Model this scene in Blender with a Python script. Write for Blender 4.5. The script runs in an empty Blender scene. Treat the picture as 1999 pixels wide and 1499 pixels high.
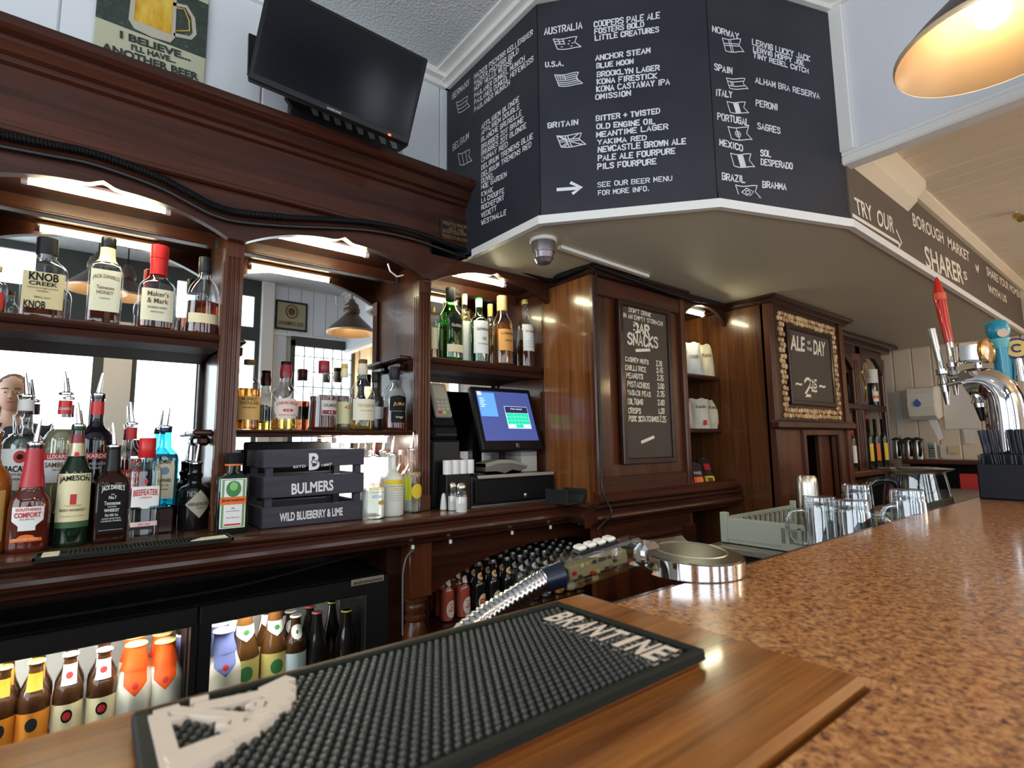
import bpy, math, random
from mathutils import Vector, Matrix
random.seed(7)
S = bpy.context.scene
col = S.collection
PI = math.pi
# ---------------------------------------------------------------- camera (image taken as 1999 x 1499)
F, YAW, PITCH, ROLL = 1030.4, .6662, .1122, -.0122
CAM = Vector((0, 0, 1.205))
_f = Vector((math.sin(YAW)*math.cos(PITCH), math.cos(YAW)*math.cos(PITCH), math.sin(PITCH)))
_r = Vector((math.cos(YAW), -math.sin(YAW), 0)); _u = _r.cross(_f)
_c, _s = math.cos(ROLL), math.sin(ROLL)
RX = _c*_r+_s*_u; UX = -_s*_r+_c*_u
cd = bpy.data.cameras.new('camera'); cam = bpy.data.objects.new('camera', cd); col.objects.link(cam)
cam.matrix_world = Matrix(((RX.x, UX.x, -_f.x, CAM.x), (RX.y, UX.y, -_f.y, CAM.y), (RX.z, UX.z, -_f.z, CAM.z), (0, 0, 0, 1)))
cd.sensor_width = 36; cd.sensor_fit = 'HORIZONTAL'; cd.lens = F/1999*36; cd.clip_start = .02
cd.dof.use_dof = True; cd.dof.focus_distance = 1.75; cd.dof.aperture_fstop = 6.5
S.camera = cam
def ray(px, py): return RX*((px-999.5)/F)-UX*((py-749.5)/F)+_f
def at(px, py, x=None, y=None, z=None):
    """the point of a real plane that a measured point of the photograph lies on"""
    d = ray(px, py)
    for i, v in enumerate((x, y, z)):
        if v is not None: return CAM+d*((v-CAM[i])/d[i])
def atd(px, py, dist): return CAM+ray(px, py)*dist
def onpl(px, py, o, n):
    d = ray(px, py); return CAM+d*((o-CAM).dot(n)/d.dot(n))
YM = 2.075                                   # mirror plane of the back bar
def refl(px, py, y):                         # a thing seen in the mirror, standing at depth y in the room
    p = at(px, py, y=2*YM-y); return Vector((p.x, y, p.z))
# ---------------------------------------------------------------- world and exposure
w = bpy.data.worlds.new('world'); S.world = w; w.use_nodes = True
w.node_tree.nodes['Background'].inputs[0].default_value = (.82, .9, 1, 1)
w.node_tree.nodes['Background'].inputs[1].default_value = 1.0
S.view_settings.view_transform = 'Standard'; S.view_settings.look = 'None'
S.view_settings.gamma = 1; S.view_settings.use_curve_mapping = False
S.view_settings.exposure = 0.22
try:
    S.cycles.max_bounces = 10; S.cycles.transparent_max_bounces = 24; S.cycles.caustics_refractive = False
    S.cycles.caustics_reflective = False; S.cycles.sample_clamp_indirect = 6
except Exception: pass
def area(name, loc, direction, sx, sy, power, colr):
    l = bpy.data.lights.new(name, 'AREA'); l.shape = 'RECTANGLE'; l.size = sx; l.size_y = sy; l.energy = power; l.color = colr
    o = bpy.data.objects.new(name, l); col.objects.link(o); o.location = loc
    o.rotation_euler = Vector(direction).to_track_quat('-Z', 'Y').to_euler(); return o
# daylight through the pub's front windows (they stand in wall_front, behind the camera, and show in the mirrors)
YF = -1.5
WIN = [(-1.9, -.47, 2.52, 2.8), (-1.9, -.06, .8, 2.09), (.245, .70, .8, 2.05), (.51, .66, 2.4, 2.75), (.9, 1.17, 2.39, 2.70), (.9, 1.19, .8, 2.25), (1.57, 2.17, .8, 2.24), (2.7, 3.6, .8, 2.1), (4.0, 4.9, .8, 2.1)]
for i, (a, b, c, d) in enumerate(WIN):
    area('window_and_fill_light', ((a+b)/2, YF-.03, (c+d)/2), (0, 1, 0), b-a, d-c, 11*(b-a)*(d-c), (.86, .93, 1))
area('window_and_fill_light', (-2.17, .1, 1.6), (1, 0, 0), 2.6, 1.3, 42, (.86, .93, 1))  # added soft side fill, set in an invented left-wall window
# ---------------------------------------------------------------- materials
MT = {}
def mat(name, c=(.5, .5, .5), rough=.5, metal=0., emit=None, es=0., trans=0., ior=1.45, coat=0., spec=.5, alpha=1.):
    if name in MT: return MT[name]
    m = bpy.data.materials.new(name); m.use_nodes = True; b = m.node_tree.nodes['Principled BSDF']; I = b.inputs
    I['Base Color'].default_value = (*c, 1); I['Roughness'].default_value = rough; I['Metallic'].default_value = metal
    I['Transmission Weight'].default_value = trans; I['IOR'].default_value = ior; I['Coat Weight'].default_value = coat
    I['Coat Roughness'].default_value = .08; I['Specular IOR Level'].default_value = spec; I['Alpha'].default_value = alpha
    if emit: I['Emission Color'].default_value = (*emit, 1); I['Emission Strength'].default_value = es
    MT[name] = m; return m
def nodes(m): return m.node_tree.nodes, m.node_tree.links, m.node_tree.nodes['Principled BSDF']
def tex(m, kind, scale, stretch=(1, 1, 1), detail=4, rgh=.6, dist=0.):
    N, L, _ = nodes(m)
    tc = N.new('ShaderNodeTexCoord'); mp = N.new('ShaderNodeMapping'); mp.inputs['Scale'].default_value = stretch
    L.new(tc.outputs['Object'], mp.inputs['Vector']); t = N.new(kind)
    t.inputs['Scale'].default_value = scale
    if kind == 'ShaderNodeTexNoise':
        t.inputs['Detail'].default_value = detail; t.inputs['Roughness'].default_value = rgh; t.inputs['Distortion'].default_value = dist
    L.new(mp.outputs[0], t.inputs['Vector']); return t
def ramp(m, src, stops):
    N, L, _ = nodes(m); r = N.new('ShaderNodeValToRGB'); e = r.color_ramp.elements
    while len(e) < len(stops): e.new(.5)
    for k, (p, c) in enumerate(stops): e[k].position = p; e[k].color = (*c, 1)
    L.new(src, r.inputs[0]); return r.outputs[0]
def mixc(m, a, b, fac, mode='MIX'):
    N, L, _ = nodes(m); x = N.new('ShaderNodeMix'); x.data_type = 'RGBA'; x.blend_type = mode
    if isinstance(fac, float): x.inputs[0].default_value = fac
    else: L.new(fac, x.inputs[0])
    L.new(a, x.inputs[6]); L.new(b, x.inputs[7]); return x.outputs[2]
def bump(m, src, strength, dist=.002):
    N, L, B = nodes(m); b = N.new('ShaderNodeBump'); b.inputs['Strength'].default_value = strength; b.inputs['Distance'].default_value = dist
    L.new(src, b.inputs['Height']); L.new(b.outputs[0], B.inputs['Normal'])
def wood(name, dark, light, axis, rough=.3, scale=14, coat=.35):
    m = mat(name, light, rough, coat=coat*.6, spec=.35); N, L, B = nodes(m)
    st = [1, 1, 1]; st[axis] = .05
    t = tex(m, 'ShaderNodeTexNoise', scale, st, 6, .65, .4); st2 = [1, 1, 1]; st2[axis] = .02
    u = tex(m, 'ShaderNodeTexNoise', scale*9, st2, 3, .6)
    a = ramp(m, t.outputs[0], [(.3, dark), (.5, tuple((x+y)/2 for x, y in zip(dark, light))), (.72, light)])
    b = ramp(m, u.outputs[0], [(.35, (.55, .55, .55)), (.6, (1, 1, 1))])
    L.new(mixc(m, a, b, .6, 'MULTIPLY'), B.inputs['Base Color']); bump(m, u.outputs[0], .12, .001); return m
mah_v = wood('mahogany_upright', (.030, .008, .004), (.150, .042, .014), 2)
mah_h = wood('mahogany_lengthwise', (.020, .006, .004), (.085, .024, .012), 0)
mah_y = wood('mahogany_crosswise', (.030, .008, .005), (.115, .034, .017), 1)
mah_s = wood('mahogany_shelf', (.018, .006, .004), (.075, .022, .012), 0, .6, 14, 0.); MT['mahogany_shelf'].node_tree.nodes['Principled BSDF'].inputs['Specular IOR Level'].default_value = .12
mah_d = wood('mahogany_dark', (.012, .004, .003), (.05, .015, .009), 0)
bar_w = wood('bar_wood', (.13, .038, .008), (.52, .20, .045), 0, .24, 26, .6)
pol_w = wood('counter_wood', (.07, .025, .012), (.20, .085, .042), 0, .22, 12, .5)
white = mat('white_paint', (.74, .76, .79), .5); cream = mat('cream_paint', (.70, .66, .58), .5)
cov = mat('gloss_white_paint', (.82, .80, .76), .35)
lowc = mat('ceiling_cream_paint', (.80, .69, .52), .5)
farw = mat('far_wall_paint', (.68, .56, .43), .5)
ctex = mat('textured_ceiling', (.62, .64, .66), .7); _t = tex(ctex, 'ShaderNodeTexVoronoi', 95); bump(ctex, _t.outputs[0], .7, .004)
sofm = mat('soffit_paint', (.58, .53, .40), .6); _t = tex(sofm, 'ShaderNodeTexNoise', 120, (1, 1, 1), 3); bump(sofm, _t.outputs[0], .5, .002)
chb = mat('chalkboard_blue_black', (.020, .021, .030), .55); _t = tex(chb, 'ShaderNodeTexNoise', 3, (1, 1, 1), 6)
nodes(chb)[1].new(ramp(chb, _t.outputs[0], [(.3, (.016, .017, .026)), (.7, (.030, .030, .040))]), nodes(chb)[2].inputs['Base Color'])
chb2 = mat('chalkboard_grey_brown', (.055, .042, .034), .6)
chalk = mat('white_chalk_paint', (.78, .78, .80), .7)
chalk_c = mat('cream_chalk_paint', (.80, .72, .60), .7)
black = mat('black_plastic', (.008, .008, .009), .35, spec=.35); blackm = mat('black_matt', (.005, .005, .006), .6, spec=.2)
dgrey = mat('dark_grey_plastic', (.022, .022, .024), .45, spec=.3)
rubber = mat('black_rubber', (.013, .014, .012), .5, spec=.3)
mirror = mat('mirror_glass', (.93, .95, .94), 0.0, 1.0)
chrome = mat('chrome', (.78, .78, .80), .06, 1.0); steel = mat('brushed_steel', (.50, .46, .40), .28, 1.0)
gold = mat('gold_metal', (.75, .50, .16), .25, 1.0); copper = mat('aged_copper', (.16, .09, .065), .35, .8)
paper = mat('white_paper', (.80, .79, .76), .6); creamp = mat('cream_label_paper', (.78, .68, .42), .5)
red = mat('red_plastic', (.62, .02, .02), .3); redp = mat('red_print', (.55, .03, .03), .5)
blk = mat('black_print', (.008, .008, .008), .5, spec=.15); brn = mat('brown_print', (.14, .07, .03), .5, spec=.2); gldp = mat('gold_print', (.6, .42, .13), .4)
yel = mat('yellow_print', (.80, .58, .03), .5); grn = mat('green_print', (.05, .22, .07), .5); org = mat('orange_print', (.80, .17, .03), .5)
blu = mat('blue_print', (.06, .14, .42), .5); wht = mat('white_print', (.82, .82, .80), .5)
def thin(name, c, refl_=.5, dens=.08):
    """thin-walled glass: tinted see-through plus a Fresnel reflection"""
    if name in MT: return MT[name]
    m = bpy.data.materials.new(name); m.use_nodes = True; N = m.node_tree.nodes; L = m.node_tree.links; N.clear()
    o = N.new('ShaderNodeOutputMaterial'); t = N.new('ShaderNodeBsdfTransparent'); g = N.new('ShaderNodeBsdfGlossy'); mx = N.new('ShaderNodeMixShader')
    lw = N.new('ShaderNodeLayerWeight'); lw.inputs[0].default_value = refl_; t.inputs[0].default_value = (*c, 1); g.inputs['Roughness'].default_value = .03
    g.inputs[0].default_value = (.95, .97, 1, 1); ma = N.new('ShaderNodeMath'); ma.operation = 'MULTIPLY_ADD'; ma.inputs[1].default_value = .75; ma.inputs[2].default_value = dens
    L.new(lw.outputs['Facing'], ma.inputs[0]); L.new(ma.outputs[0], mx.inputs[0]); L.new(t.outputs[0], mx.inputs[1]); L.new(g.outputs[0], mx.inputs[2]); L.new(mx.outputs[0], o.inputs[0])
    MT[name] = m; return m
g_clear = thin('clear_glass', (.93, .95, .95), .25, .05); g_pane = thin('glass_pane', (.95, .97, .97), .12, .02)
g_green = thin('green_glass', (.10, .60, .12), .3, .06); g_blue = thin('pale_blue_glass', (.20, .72, .80), .3, .06)
g_brown = mat('brown_glass', (.045, .018, .007), .07, coat=.3); g_dark = mat('dark_glass', (.010, .011, .010), .06, coat=.5)
g_dgreen = mat('dark_green_glass', (.006, .020, .010), .06, coat=.5); g_redbr = mat('red_brown_glass', (.085, .012, .006), .07, coat=.5)
def liq(name, c):
    return mat(name, c, .02, trans=.85, ior=1.2)
l_amber = liq('amber_spirit', (.75, .26, .035)); l_gold = liq('golden_spirit', (.95, .60, .12)); l_brown = liq('dark_spirit', (.35, .07, .02))
l_clear = liq('clear_spirit', (.93, .96, .95)); l_pale = liq('pale_yellow_spirit', (.92, .88, .50)); l_pink = liq('pink_lemonade', (.95, .22, .16)); l_pink = mat('pink_drink', (.85, .16, .10), .08, trans=.25)
# ---------------------------------------------------------------- mesh helpers
class MB:
    def __init__(s): s.v = []; s.f = []; s.sm = []
    def add(s, vs, fs, smooth=False):
        n = len(s.v); s.v += [Vector(v) for v in vs]; s.f += [tuple(i+n for i in f) for f in fs]; s.sm += [smooth]*len(fs); return s
    def box(s, a, b, c=0.):
        x0, x1 = sorted((a[0], b[0])); y0, y1 = sorted((a[1], b[1])); z0, z1 = sorted((a[2], b[2]))
        c = min(c, (x1-x0)*.45, (y1-y0)*.45, (z1-z0)*.45)
        if c <= 0:
            return s.add([(x, y, z) for z in (z0, z1) for x, y in ((x0, y0), (x1, y0), (x1, y1), (x0, y1))],
                         [(3, 2, 1, 0), (4, 5, 6, 7), (0, 1, 5, 4), (1, 2, 6, 5), (2, 3, 7, 6), (3, 0, 4, 7)])
        V = []; lo = (x0, y0, z0); hi = (x1, y1, z1); idx = {}
        for sx in (0, 1):
            for sy in (0, 1):
                for sz in (0, 1):
                    for ax in range(3):
                        p = []
                        for k, sg in enumerate((sx, sy, sz)):
                            e = (hi if sg else lo)[k]; p.append(e if k == ax else e+(-c if sg else c))
                        idx[(sx, sy, sz, ax)] = len(V); V.append(p)
        Fs = []
        def q(*k): Fs.append(tuple(idx[i] for i in k))
        for ax in range(3):
            o = [k for k in range(3) if k != ax]
            for sg in (0, 1):
                r = []
                for i, j in ((0, 0), (1, 0), (1, 1), (0, 1)):
                    t = [0, 0, 0]; t[ax] = sg; t[o[0]] = i; t[o[1]] = j; r.append((*t, ax))
                if (sg == 0) != (ax == 1): r = r[::-1]
                q(*r)
        for ax in range(3):
            o = [k for k in range(3) if k != ax]
            for i in (0, 1):
                for j in (0, 1):
                    def K(e, a):
                        t = [0, 0, 0]; t[ax] = e; t[o[0]] = i; t[o[1]] = j; return (*t, a)
                    r = [K(0, o[0]), K(1, o[0]), K(1, o[1]), K(0, o[1])]
                    if (i == j) != (ax == 1): r = r[::-1]
                    q(*r)
        for sx in (0, 1):
            for sy in (0, 1):
                for sz in (0, 1):
                    r = [(sx, sy, sz, 0), (sx, sy, sz, 1), (sx, sy, sz, 2)]
                    if (sx+sy+sz) % 2 == 0: r = r[::-1]
                    q(*r)
        return s.add(V, Fs)
    def prism(s, pts, d, smooth=False):
        """closed polygon of 3D points pushed along vector d"""
        n = len(pts); d = Vector(d); P = [Vector(p) for p in pts]
        return s.add(P+[p+d for p in P], [tuple(range(n))[::-1], tuple(range(n, 2*n))]+[(i, (i+1) % n, n+(i+1) % n, n+i) for i in range(n)], smooth)
    def sweepx(s, prof, x0, x1):
        """profile of (y, z) swept along x"""
        return s.prism([(x0, y, z) for y, z in prof], (x1-x0, 0, 0))
    def sweepy(s, prof, y0, y1): return s.prism([(x, y0, z) for x, z in prof], (0, y1-y0, 0))
    def lathe(s, prof, seg=24, c=(0, 0, 0), ax=None, cap=True):
        """prof (r, z); ax: axis direction"""
        q = Vector((0, 0, 1)).rotation_difference(Vector(ax)) if ax else None; c = Vector(c); V = []
        for r, z in prof:
            for k in range(seg):
                a = 2*PI*k/seg; p = Vector((r*math.cos(a), r*math.sin(a), z)); V.append(c+(q @ p if q else p))
        m = len(prof); Fs = [(i*seg+k, i*seg+(k+1) % seg, (i+1)*seg+(k+1) % seg, (i+1)*seg+k) for i in range(m-1) for k in range(seg)]
        s.add(V, Fs, True)
        if cap:
            n = len(s.v)-len(V)
            if prof[0][0] > 1e-5: s.f.append(tuple(n+k for k in range(seg))[::-1]); s.sm.append(False)
            if prof[-1][0] > 1e-5: s.f.append(tuple(n+(m-1)*seg+k for k in range(seg))); s.sm.append(False)
        return s
    def sup(s, prof, seg=32, cap=True):
        """stack of superellipse rings (z, rx, ry, e)"""
        V = []
        for z, rx, ry, e in prof:
            for k in range(seg):
                a = 2*PI*(k+.5)/seg; ca, sa = math.cos(a), math.sin(a)
                V.append((rx*math.copysign(abs(ca)**(2/e), ca), ry*math.copysign(abs(sa)**(2/e), sa), z))
        m = len(prof); n = len(s.v)
        s.add(V, [(i*seg+k, i*seg+(k+1) % seg, (i+1)*seg+(k+1) % seg, (i+1)*seg+k) for i in range(m-1) for k in range(seg)], True)
        if cap:
            s.f += [tuple(n+k for k in range(seg))[::-1], tuple(n+(m-1)*seg+k for k in range(seg))]; s.sm += [False, False]
        return s
    def tube(s, pts, r, seg=8, closed=False):
        P = [Vector(p) for p in pts]; R = r if isinstance(r, (list, tuple)) else [r]*len(P); V = []; up = None
        for i, p in enumerate(P):
            t = (P[min(i+1, len(P)-1)]-P[max(i-1, 0)]).normalized()
            if up is None: up = t.orthogonal().normalized()
            up = (up-t*up.dot(t)).normalized(); b = t.cross(up)
            V += [p+(up*math.cos(2*PI*k/seg)+b*math.sin(2*PI*k/seg))*R[i] for k in range(seg)]
        n = len(s.v); m = len(P)
        s.add(V, [(i*seg+k, i*seg+(k+1) % seg, (i+1)*seg+(k+1) % seg, (i+1)*seg+k) for i in range(m-1) for k in range(seg)], True)
        s.f += [tuple(n+k for k in range(seg))[::-1], tuple(n+(m-1)*seg+k for k in range(seg))]; s.sm += [False, False]
        return s
    def ball(s, c, r, seg=14, sc=(1, 1, 1)):
        h = seg//2; V = []; c = Vector(c)
        for i in range(h+1):
            t = PI*i/h
            for k in range(seg):
                a = 2*PI*k/seg; V.append(c+Vector((r*sc[0]*math.sin(t)*math.cos(a), r*sc[1]*math.sin(t)*math.sin(a), -r*sc[2]*math.cos(t))))
        return s.add(V, [(i*seg+k, i*seg+(k+1) % seg, (i+1)*seg+(k+1) % seg, (i+1)*seg+k) for i in range(h) for k in range(seg)], True)
    def mesh(s, name, m, off=None):
        me = bpy.data.meshes.new(name); o = off or Vector()
        me.from_pydata([v-o for v in s.v], [], s.f); me.polygons.foreach_set('use_smooth', s.sm)
        if m: me.materials.append(m)
        if any(s.sm): me.set_sharp_from_angle(angle=.7)
        me.update(); return me
def tag(o, label=None, cat=None, group=None, kind=None):
    for k, v in (('label', label), ('category', cat), ('group', group), ('kind', kind)):
        if v: o[k] = v
    return o
def thing(name, loc, label, cat, group=None, rz=0.):
    o = bpy.data.objects.new(name, None); col.objects.link(o); o.location = loc; o.rotation_euler = (0, 0, rz); o.empty_display_size = .05
    return tag(o, label, cat, group)
def part(name, mb, m, parent=None, world=False, label=None, kind=None):
    """one mesh object; world=True: the mesh was written in world coordinates"""
    off = None
    if world and parent is not None:
        p = parent; off = Vector()
        while p is not None: off = off+p.location; p = p.parent
    o = bpy.data.objects.new(name, mb.mesh(name, m, off)); col.objects.link(o)
    if parent is not None: o.parent = parent
    if label: o['label'] = label
    if kind: o['kind'] = kind
    return o
def solo(name, mb, m, label, cat, group=None, kind=None):
    return tag(part(name, mb, m), label, cat, group, kind)
def struct(name, mb, m): return tag(part(name, mb, m), kind='structure')
def copy_tree(o, parent=None):
    c = o.copy(); col.objects.link(c); c.parent = parent
    for ch in list(o.children): copy_tree(ch, c)
    return c
# ---------------------------------------------------------------- lettering
_fc = {}
def ftext(s, bold=0.):
    """flat mesh of a printed string, its box scaled to 1 x 1"""
    k = (s, bold)
    if k not in _fc:
        cu = bpy.data.curves.new('t', 'FONT'); cu.body = s; cu.size = 1; cu.resolution_u = 3; cu.offset = bold
        ob = bpy.data.objects.new('t', cu); me = bpy.data.meshes.new_from_object(ob)
        v = [Vector(p.co) for p in me.vertices]; f = [tuple(p.vertices) for p in me.polygons]
        bpy.data.objects.remove(ob); bpy.data.curves.remove(cu); bpy.data.meshes.remove(me)
        x0 = min(p.x for p in v); x1 = max(p.x for p in v); y0 = min(p.y for p in v); y1 = max(p.y for p in v)
        _fc[k] = ([((p.x-x0)/(x1-x0), (p.y-y0)/max(y1-y0, .2)) for p in v], f)
    return _fc[k]
GL = dict(A='002640 1232', B='0006 063645443303 033342413000', C='4536160501103041', D='0006 062645412000', E='4606 0600 0040 0333', F='4606 0600 0333',
 G='453616050110304143 4323', H='0006 4046 0343', I='2026', J='4641301001', K='0006 4603 0340', L='0600 0040', M='0006 0622 2246 4640',
 N='0006 0640 4046', O='160501103041453616', P='0006 063645443303', Q='160501103041453616 2240', R='0006 063645443303 2340', S='4536160504334241301001',
 T='0646 2620', U='060110304146', V='0620 2046', W='0610 1024 2430 3046', X='0640 0046', Y='0623 4623 2320', Z='0646 4600 0040')
GL.update({'0': GL['O'], '1': '1526 2620', '2': '051636454400 0040', '3': '051636454423 23423010 1001', '4': '3602 0242 3036', '5': '4606 0603 033342413000',
 '6': '361501103041423303', '7': '0646 4620', '8': '16051433424130100102344536', '9': '431304051636454330', '.': '2021', '+': '2125 0343', '&': '4004051626350201103043',
 '!': '2226 2021', "'": '2426', '-': '1333', '~': '0213223142', '*': '2125 0343 0145'})
def strokes(s, jit=.12):
    """handwritten capitals as centre lines, the box scaled to 1 x 1"""
    out = []; x = 0
    for ch in s:
        if ch == ' ': x += 3.2; continue
        sc = .45 if ch in "I.'!" else 1; ox = x-(2*(1-sc)*1.0 if sc < 1 else 0); dy = random.uniform(-jit, jit)*2
        for st in GL[ch].split():
            p = [Vector((ox+int(st[i])*.95+random.uniform(-jit, jit), int(st[i+1])+dy+random.uniform(-jit, jit))) for i in range(0, len(st), 2)]
            if len(p) > 4:
                q = [p[0]]
                for a, b in zip(p, p[1:]): q += [a*.75+b*.25, a*.25+b*.75]
                p = q+[p[-1]]
            out.append(p)
        x += 5.4 if sc == 1 else 3.0
    w_ = max(x-1.4, 1)
    return [[Vector((a.x/w_, a.y/6)) for a in p] for p in out]
def ribbon(mb, pts, wd, n):
    """flat brush line along 3D points lying in the plane with normal n"""
    P = []
    for p in pts:
        if not P or (p-P[-1]).length > 1e-5: P.append(p)
    if len(P) < 2: return
    V = []
    for i, p in enumerate(P):
        t = (P[min(i+1, len(P)-1)]-P[max(i-1, 0)]).normalized(); sd = n.cross(t).normalized()*wd*.5
        e = t*wd*.35*(-1 if i == 0 else 1 if i == len(P)-1 else 0); V += [p+sd+e, p-sd+e]
    mb.add(V, [(2*i, 2*i+1, 2*i+3, 2*i+2) for i in range(len(P)-1)])
ON = {}      # plane of a sign's panel -> the panel that carries its lettering
def write(parent, s, p0, p1, h, pl, m=None, hand=True, wd=.0045, bold=0., name='lettering', lift=.0015, skew=0.):
    """string from p0 to p1 (feet of the first and last letter, measured in the photograph) on the plane pl=(origin, normal)"""
    o, n = pl; n = n.normalized()
    if (CAM-o).dot(n) < 0: n = -n
    o = o+n*lift
    parent = ON.get((parent.name, tuple(round(q, 4) for q in pl[0])), parent)
    A = onpl(*p0, o, n); B = onpl(*p1, o, n); H = onpl(p0[0]+skew, p0[1]-h, o, n); U = B-A; W = H-A; mb = MB()
    if hand:
        for st in strokes(s): ribbon(mb, [A+U*q.x+W*q.y for q in st], wd*random.uniform(.85, 1.15), n)
    else:
        v, f = ftext(s, bold); mb.add([A+U*x+W*y for x, y in v], f)
    return part(name, mb, m or chalk, parent, True)
def draw(parent, lines, pl, wd, m=None, name='flag_drawing', lift=.0015):
    o, n = pl; n = n.normalized()
    if (CAM-o).dot(n) < 0: n = -n
    parent = ON.get((parent.name, tuple(round(q, 4) for q in pl[0])), parent)
    o = o+n*lift; mb = MB()
    for ln in lines: ribbon(mb, [onpl(x, y, o, n) for x, y in ln], wd, n)
    return part(name, mb, m or chalk, parent, True)
# ================================================================= the setting
CZ, SZ, LZ, FY, WX = 2.87, 1.97, 2.33, .69, 5.4
struct('floor', MB().box((-2.2, YF, -.05), (WX+.1, 2.2, 0)), wood('floor_wood', (.03, .015, .008), (.10, .05, .025), 0, .4))
struct('ceiling', MB().box((-2.2, YF-.1, CZ), (2.1, 2.2, CZ+.05)), ctex)
wb = struct('wall_back', MB().box((-2.2, 1.962, 2.16), (1.2, 2.2, CZ)).box((-2.2, 2.12, 0), (WX, 2.2, 2.16)).box((1.2, 2.12, 2.16), (WX, 2.2, CZ)), white)
frame_m0 = mat('dark_grey_green_frame', (.055, .06, .055), .45)
x = -2.2; PW = .1855
pm = None
while x < 1.17:
    x1 = min(x+PW, 1.18)
    part('plank', MB().box((x+.002, 1.952, 2.2), (x1-.002, 1.964, CZ-.02), .004), white, wb); x += PW
struct('wall_left', MB().box((-2.25, YF-.1, 0), (-2.2, 2.2, .95)).box((-2.25, YF-.1, 2.25), (-2.2, 2.2, CZ)).box((-2.25, YF-.1, .95), (-2.2, -1.2, 2.25)).box((-2.25, 1.4, .95), (-2.2, 2.2, 2.25)), cream)
w3 = struct('added_window', MB().box((-2.2, -1.22, .93), (-2.17, -1.16, 2.27)).box((-2.2, 1.36, .93), (-2.17, 1.42, 2.27)).box((-2.2, -1.2, .92), (-2.16, 1.4, .96)).box((-2.2, -1.2, 2.24), (-2.17, 1.4, 2.28)), frame_m0)  # unseen window frame added around the side fill light
part('pane', MB().box((-2.20, -1.2, .95), (-2.195, 1.4, 2.25)), g_pane, w3)
# far wall with upright boards
wr = struct('wall_right', MB().box((WX, YF-.1, 0), (WX+.08, 2.2, LZ+.1)), farw)
y = -.1
while y < 2.1:
    part('plank', MB().box((WX-.012, y+.003, .9), (WX+.002, min(y+.135, 2.12)-.003, 1.965), .005), farw, wr); y += .135
# front wall behind the camera: dark window frames, boarded white wall (all seen in the mirrors)
def holes(mb, x0, x1, z0, z1, y0, y1, hs):
    xs = sorted({x0, x1, *[h[0] for h in hs], *[h[1] for h in hs]}); xs = [v for v in xs if x0 <= v <= x1]
    for a, b in zip(xs, xs[1:]):
        m = (a+b)/2; cut = sorted((h[2], h[3]) for h in hs if h[0] < m < h[1]); z = z0
        for c, d in cut:
            if c > z: mb.box((a, y0, z), (b, y1, c))
            z = max(z, d)
        if z < z1: mb.box((a, y0, z), (b, y1, z1))
    return mb
frame_m = mat('dark_grey_green_frame', (.055, .06, .055), .45)
struct('wall_front', holes(MB(), 1.23, WX, 0, CZ, YF-.06, YF, [h for h in WIN if h[0] > 1.2]).box((.013, YF-.05, 0), (.21, YF+.01, 2.3)).box((-2.2, YF-.06, 0), (1.23, YF, .8)), cream)
wf = struct('window_1', holes(MB(), -2.2, 1.23, .8, CZ, YF-.04, YF, [h for h in WIN if h[0] < 1.2]), frame_m)
for a, b, c, d in WIN:
    part('pane', MB().box((a, YF-.012, c), (b, YF-.008, d)), g_pane, wf)
lw = struct('window_2', MB().box((1.53, YF, .8), (1.57, YF+.03, 2.30)).box((2.17, YF, .8), (2.21, YF+.03, 2.30)).box((1.53, YF, 2.24), (2.21, YF+.03, 2.34)), frame_m)
lead = mat('lead_came', (.08, .08, .08), .4, .6)
mb = MB()
for k in range(1, 6): mb.box((1.57+k*.1-.004, YF, .8), (1.57+k*.1+.004, YF+.008, 2.24))
for k in range(9): mb.box((1.57, YF, .86+k*.16-.004), (2.17, YF+.008, .86+k*.16+.004))
part('muntin', mb, lead, lw)
x = 1.36
while x < 3.4:
    if not 1.45 < x+.06 < 2.25: part('plank', MB().box((x+.002, YF+.001, 1.0), (x+.128, YF+.012, CZ-.02), .004), white, wf)
    else: part('plank', MB().box((x+.002, YF+.001, 2.345), (x+.128, YF+.012, CZ-.02), .004), white, wf)
    x += .13
struct('trim_1', MB().box((1.23, YF, 0), (1.35, YF+.05, CZ), .01).box((1.35, YF+.01, 2.335), (3.4, YF+.03, 2.36), .005), cov)
# low boarded ceiling over the customers' side, white upstand above it
lc = struct('ceiling_low', MB().box((2.145, YF-.1, LZ+.012), (WX+.1, FY+.02, LZ+.06)), lowc)
x = 2.145
while x < WX:
    part('plank', MB().box((x+.002, YF, LZ), (min(x+.118, WX)-.002, FY-.0, LZ+.013), .004), lowc, lc); x += .12
struct('wall_upstand', MB().box((2.1, YF-.1, 2.235), (2.14, FY, CZ)), mat('upstand_white', (.72, .72, .76), .55))
struct('trim_2', MB().box((2.085, YF, 2.20), (2.15, FY, 2.235), .006).box((2.09, YF, 2.235), (2.1, FY, 2.25), .003).box((2.085, FY-.045, 2.25), (2.102, FY+.01, CZ-.02), .004), cov)
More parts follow.
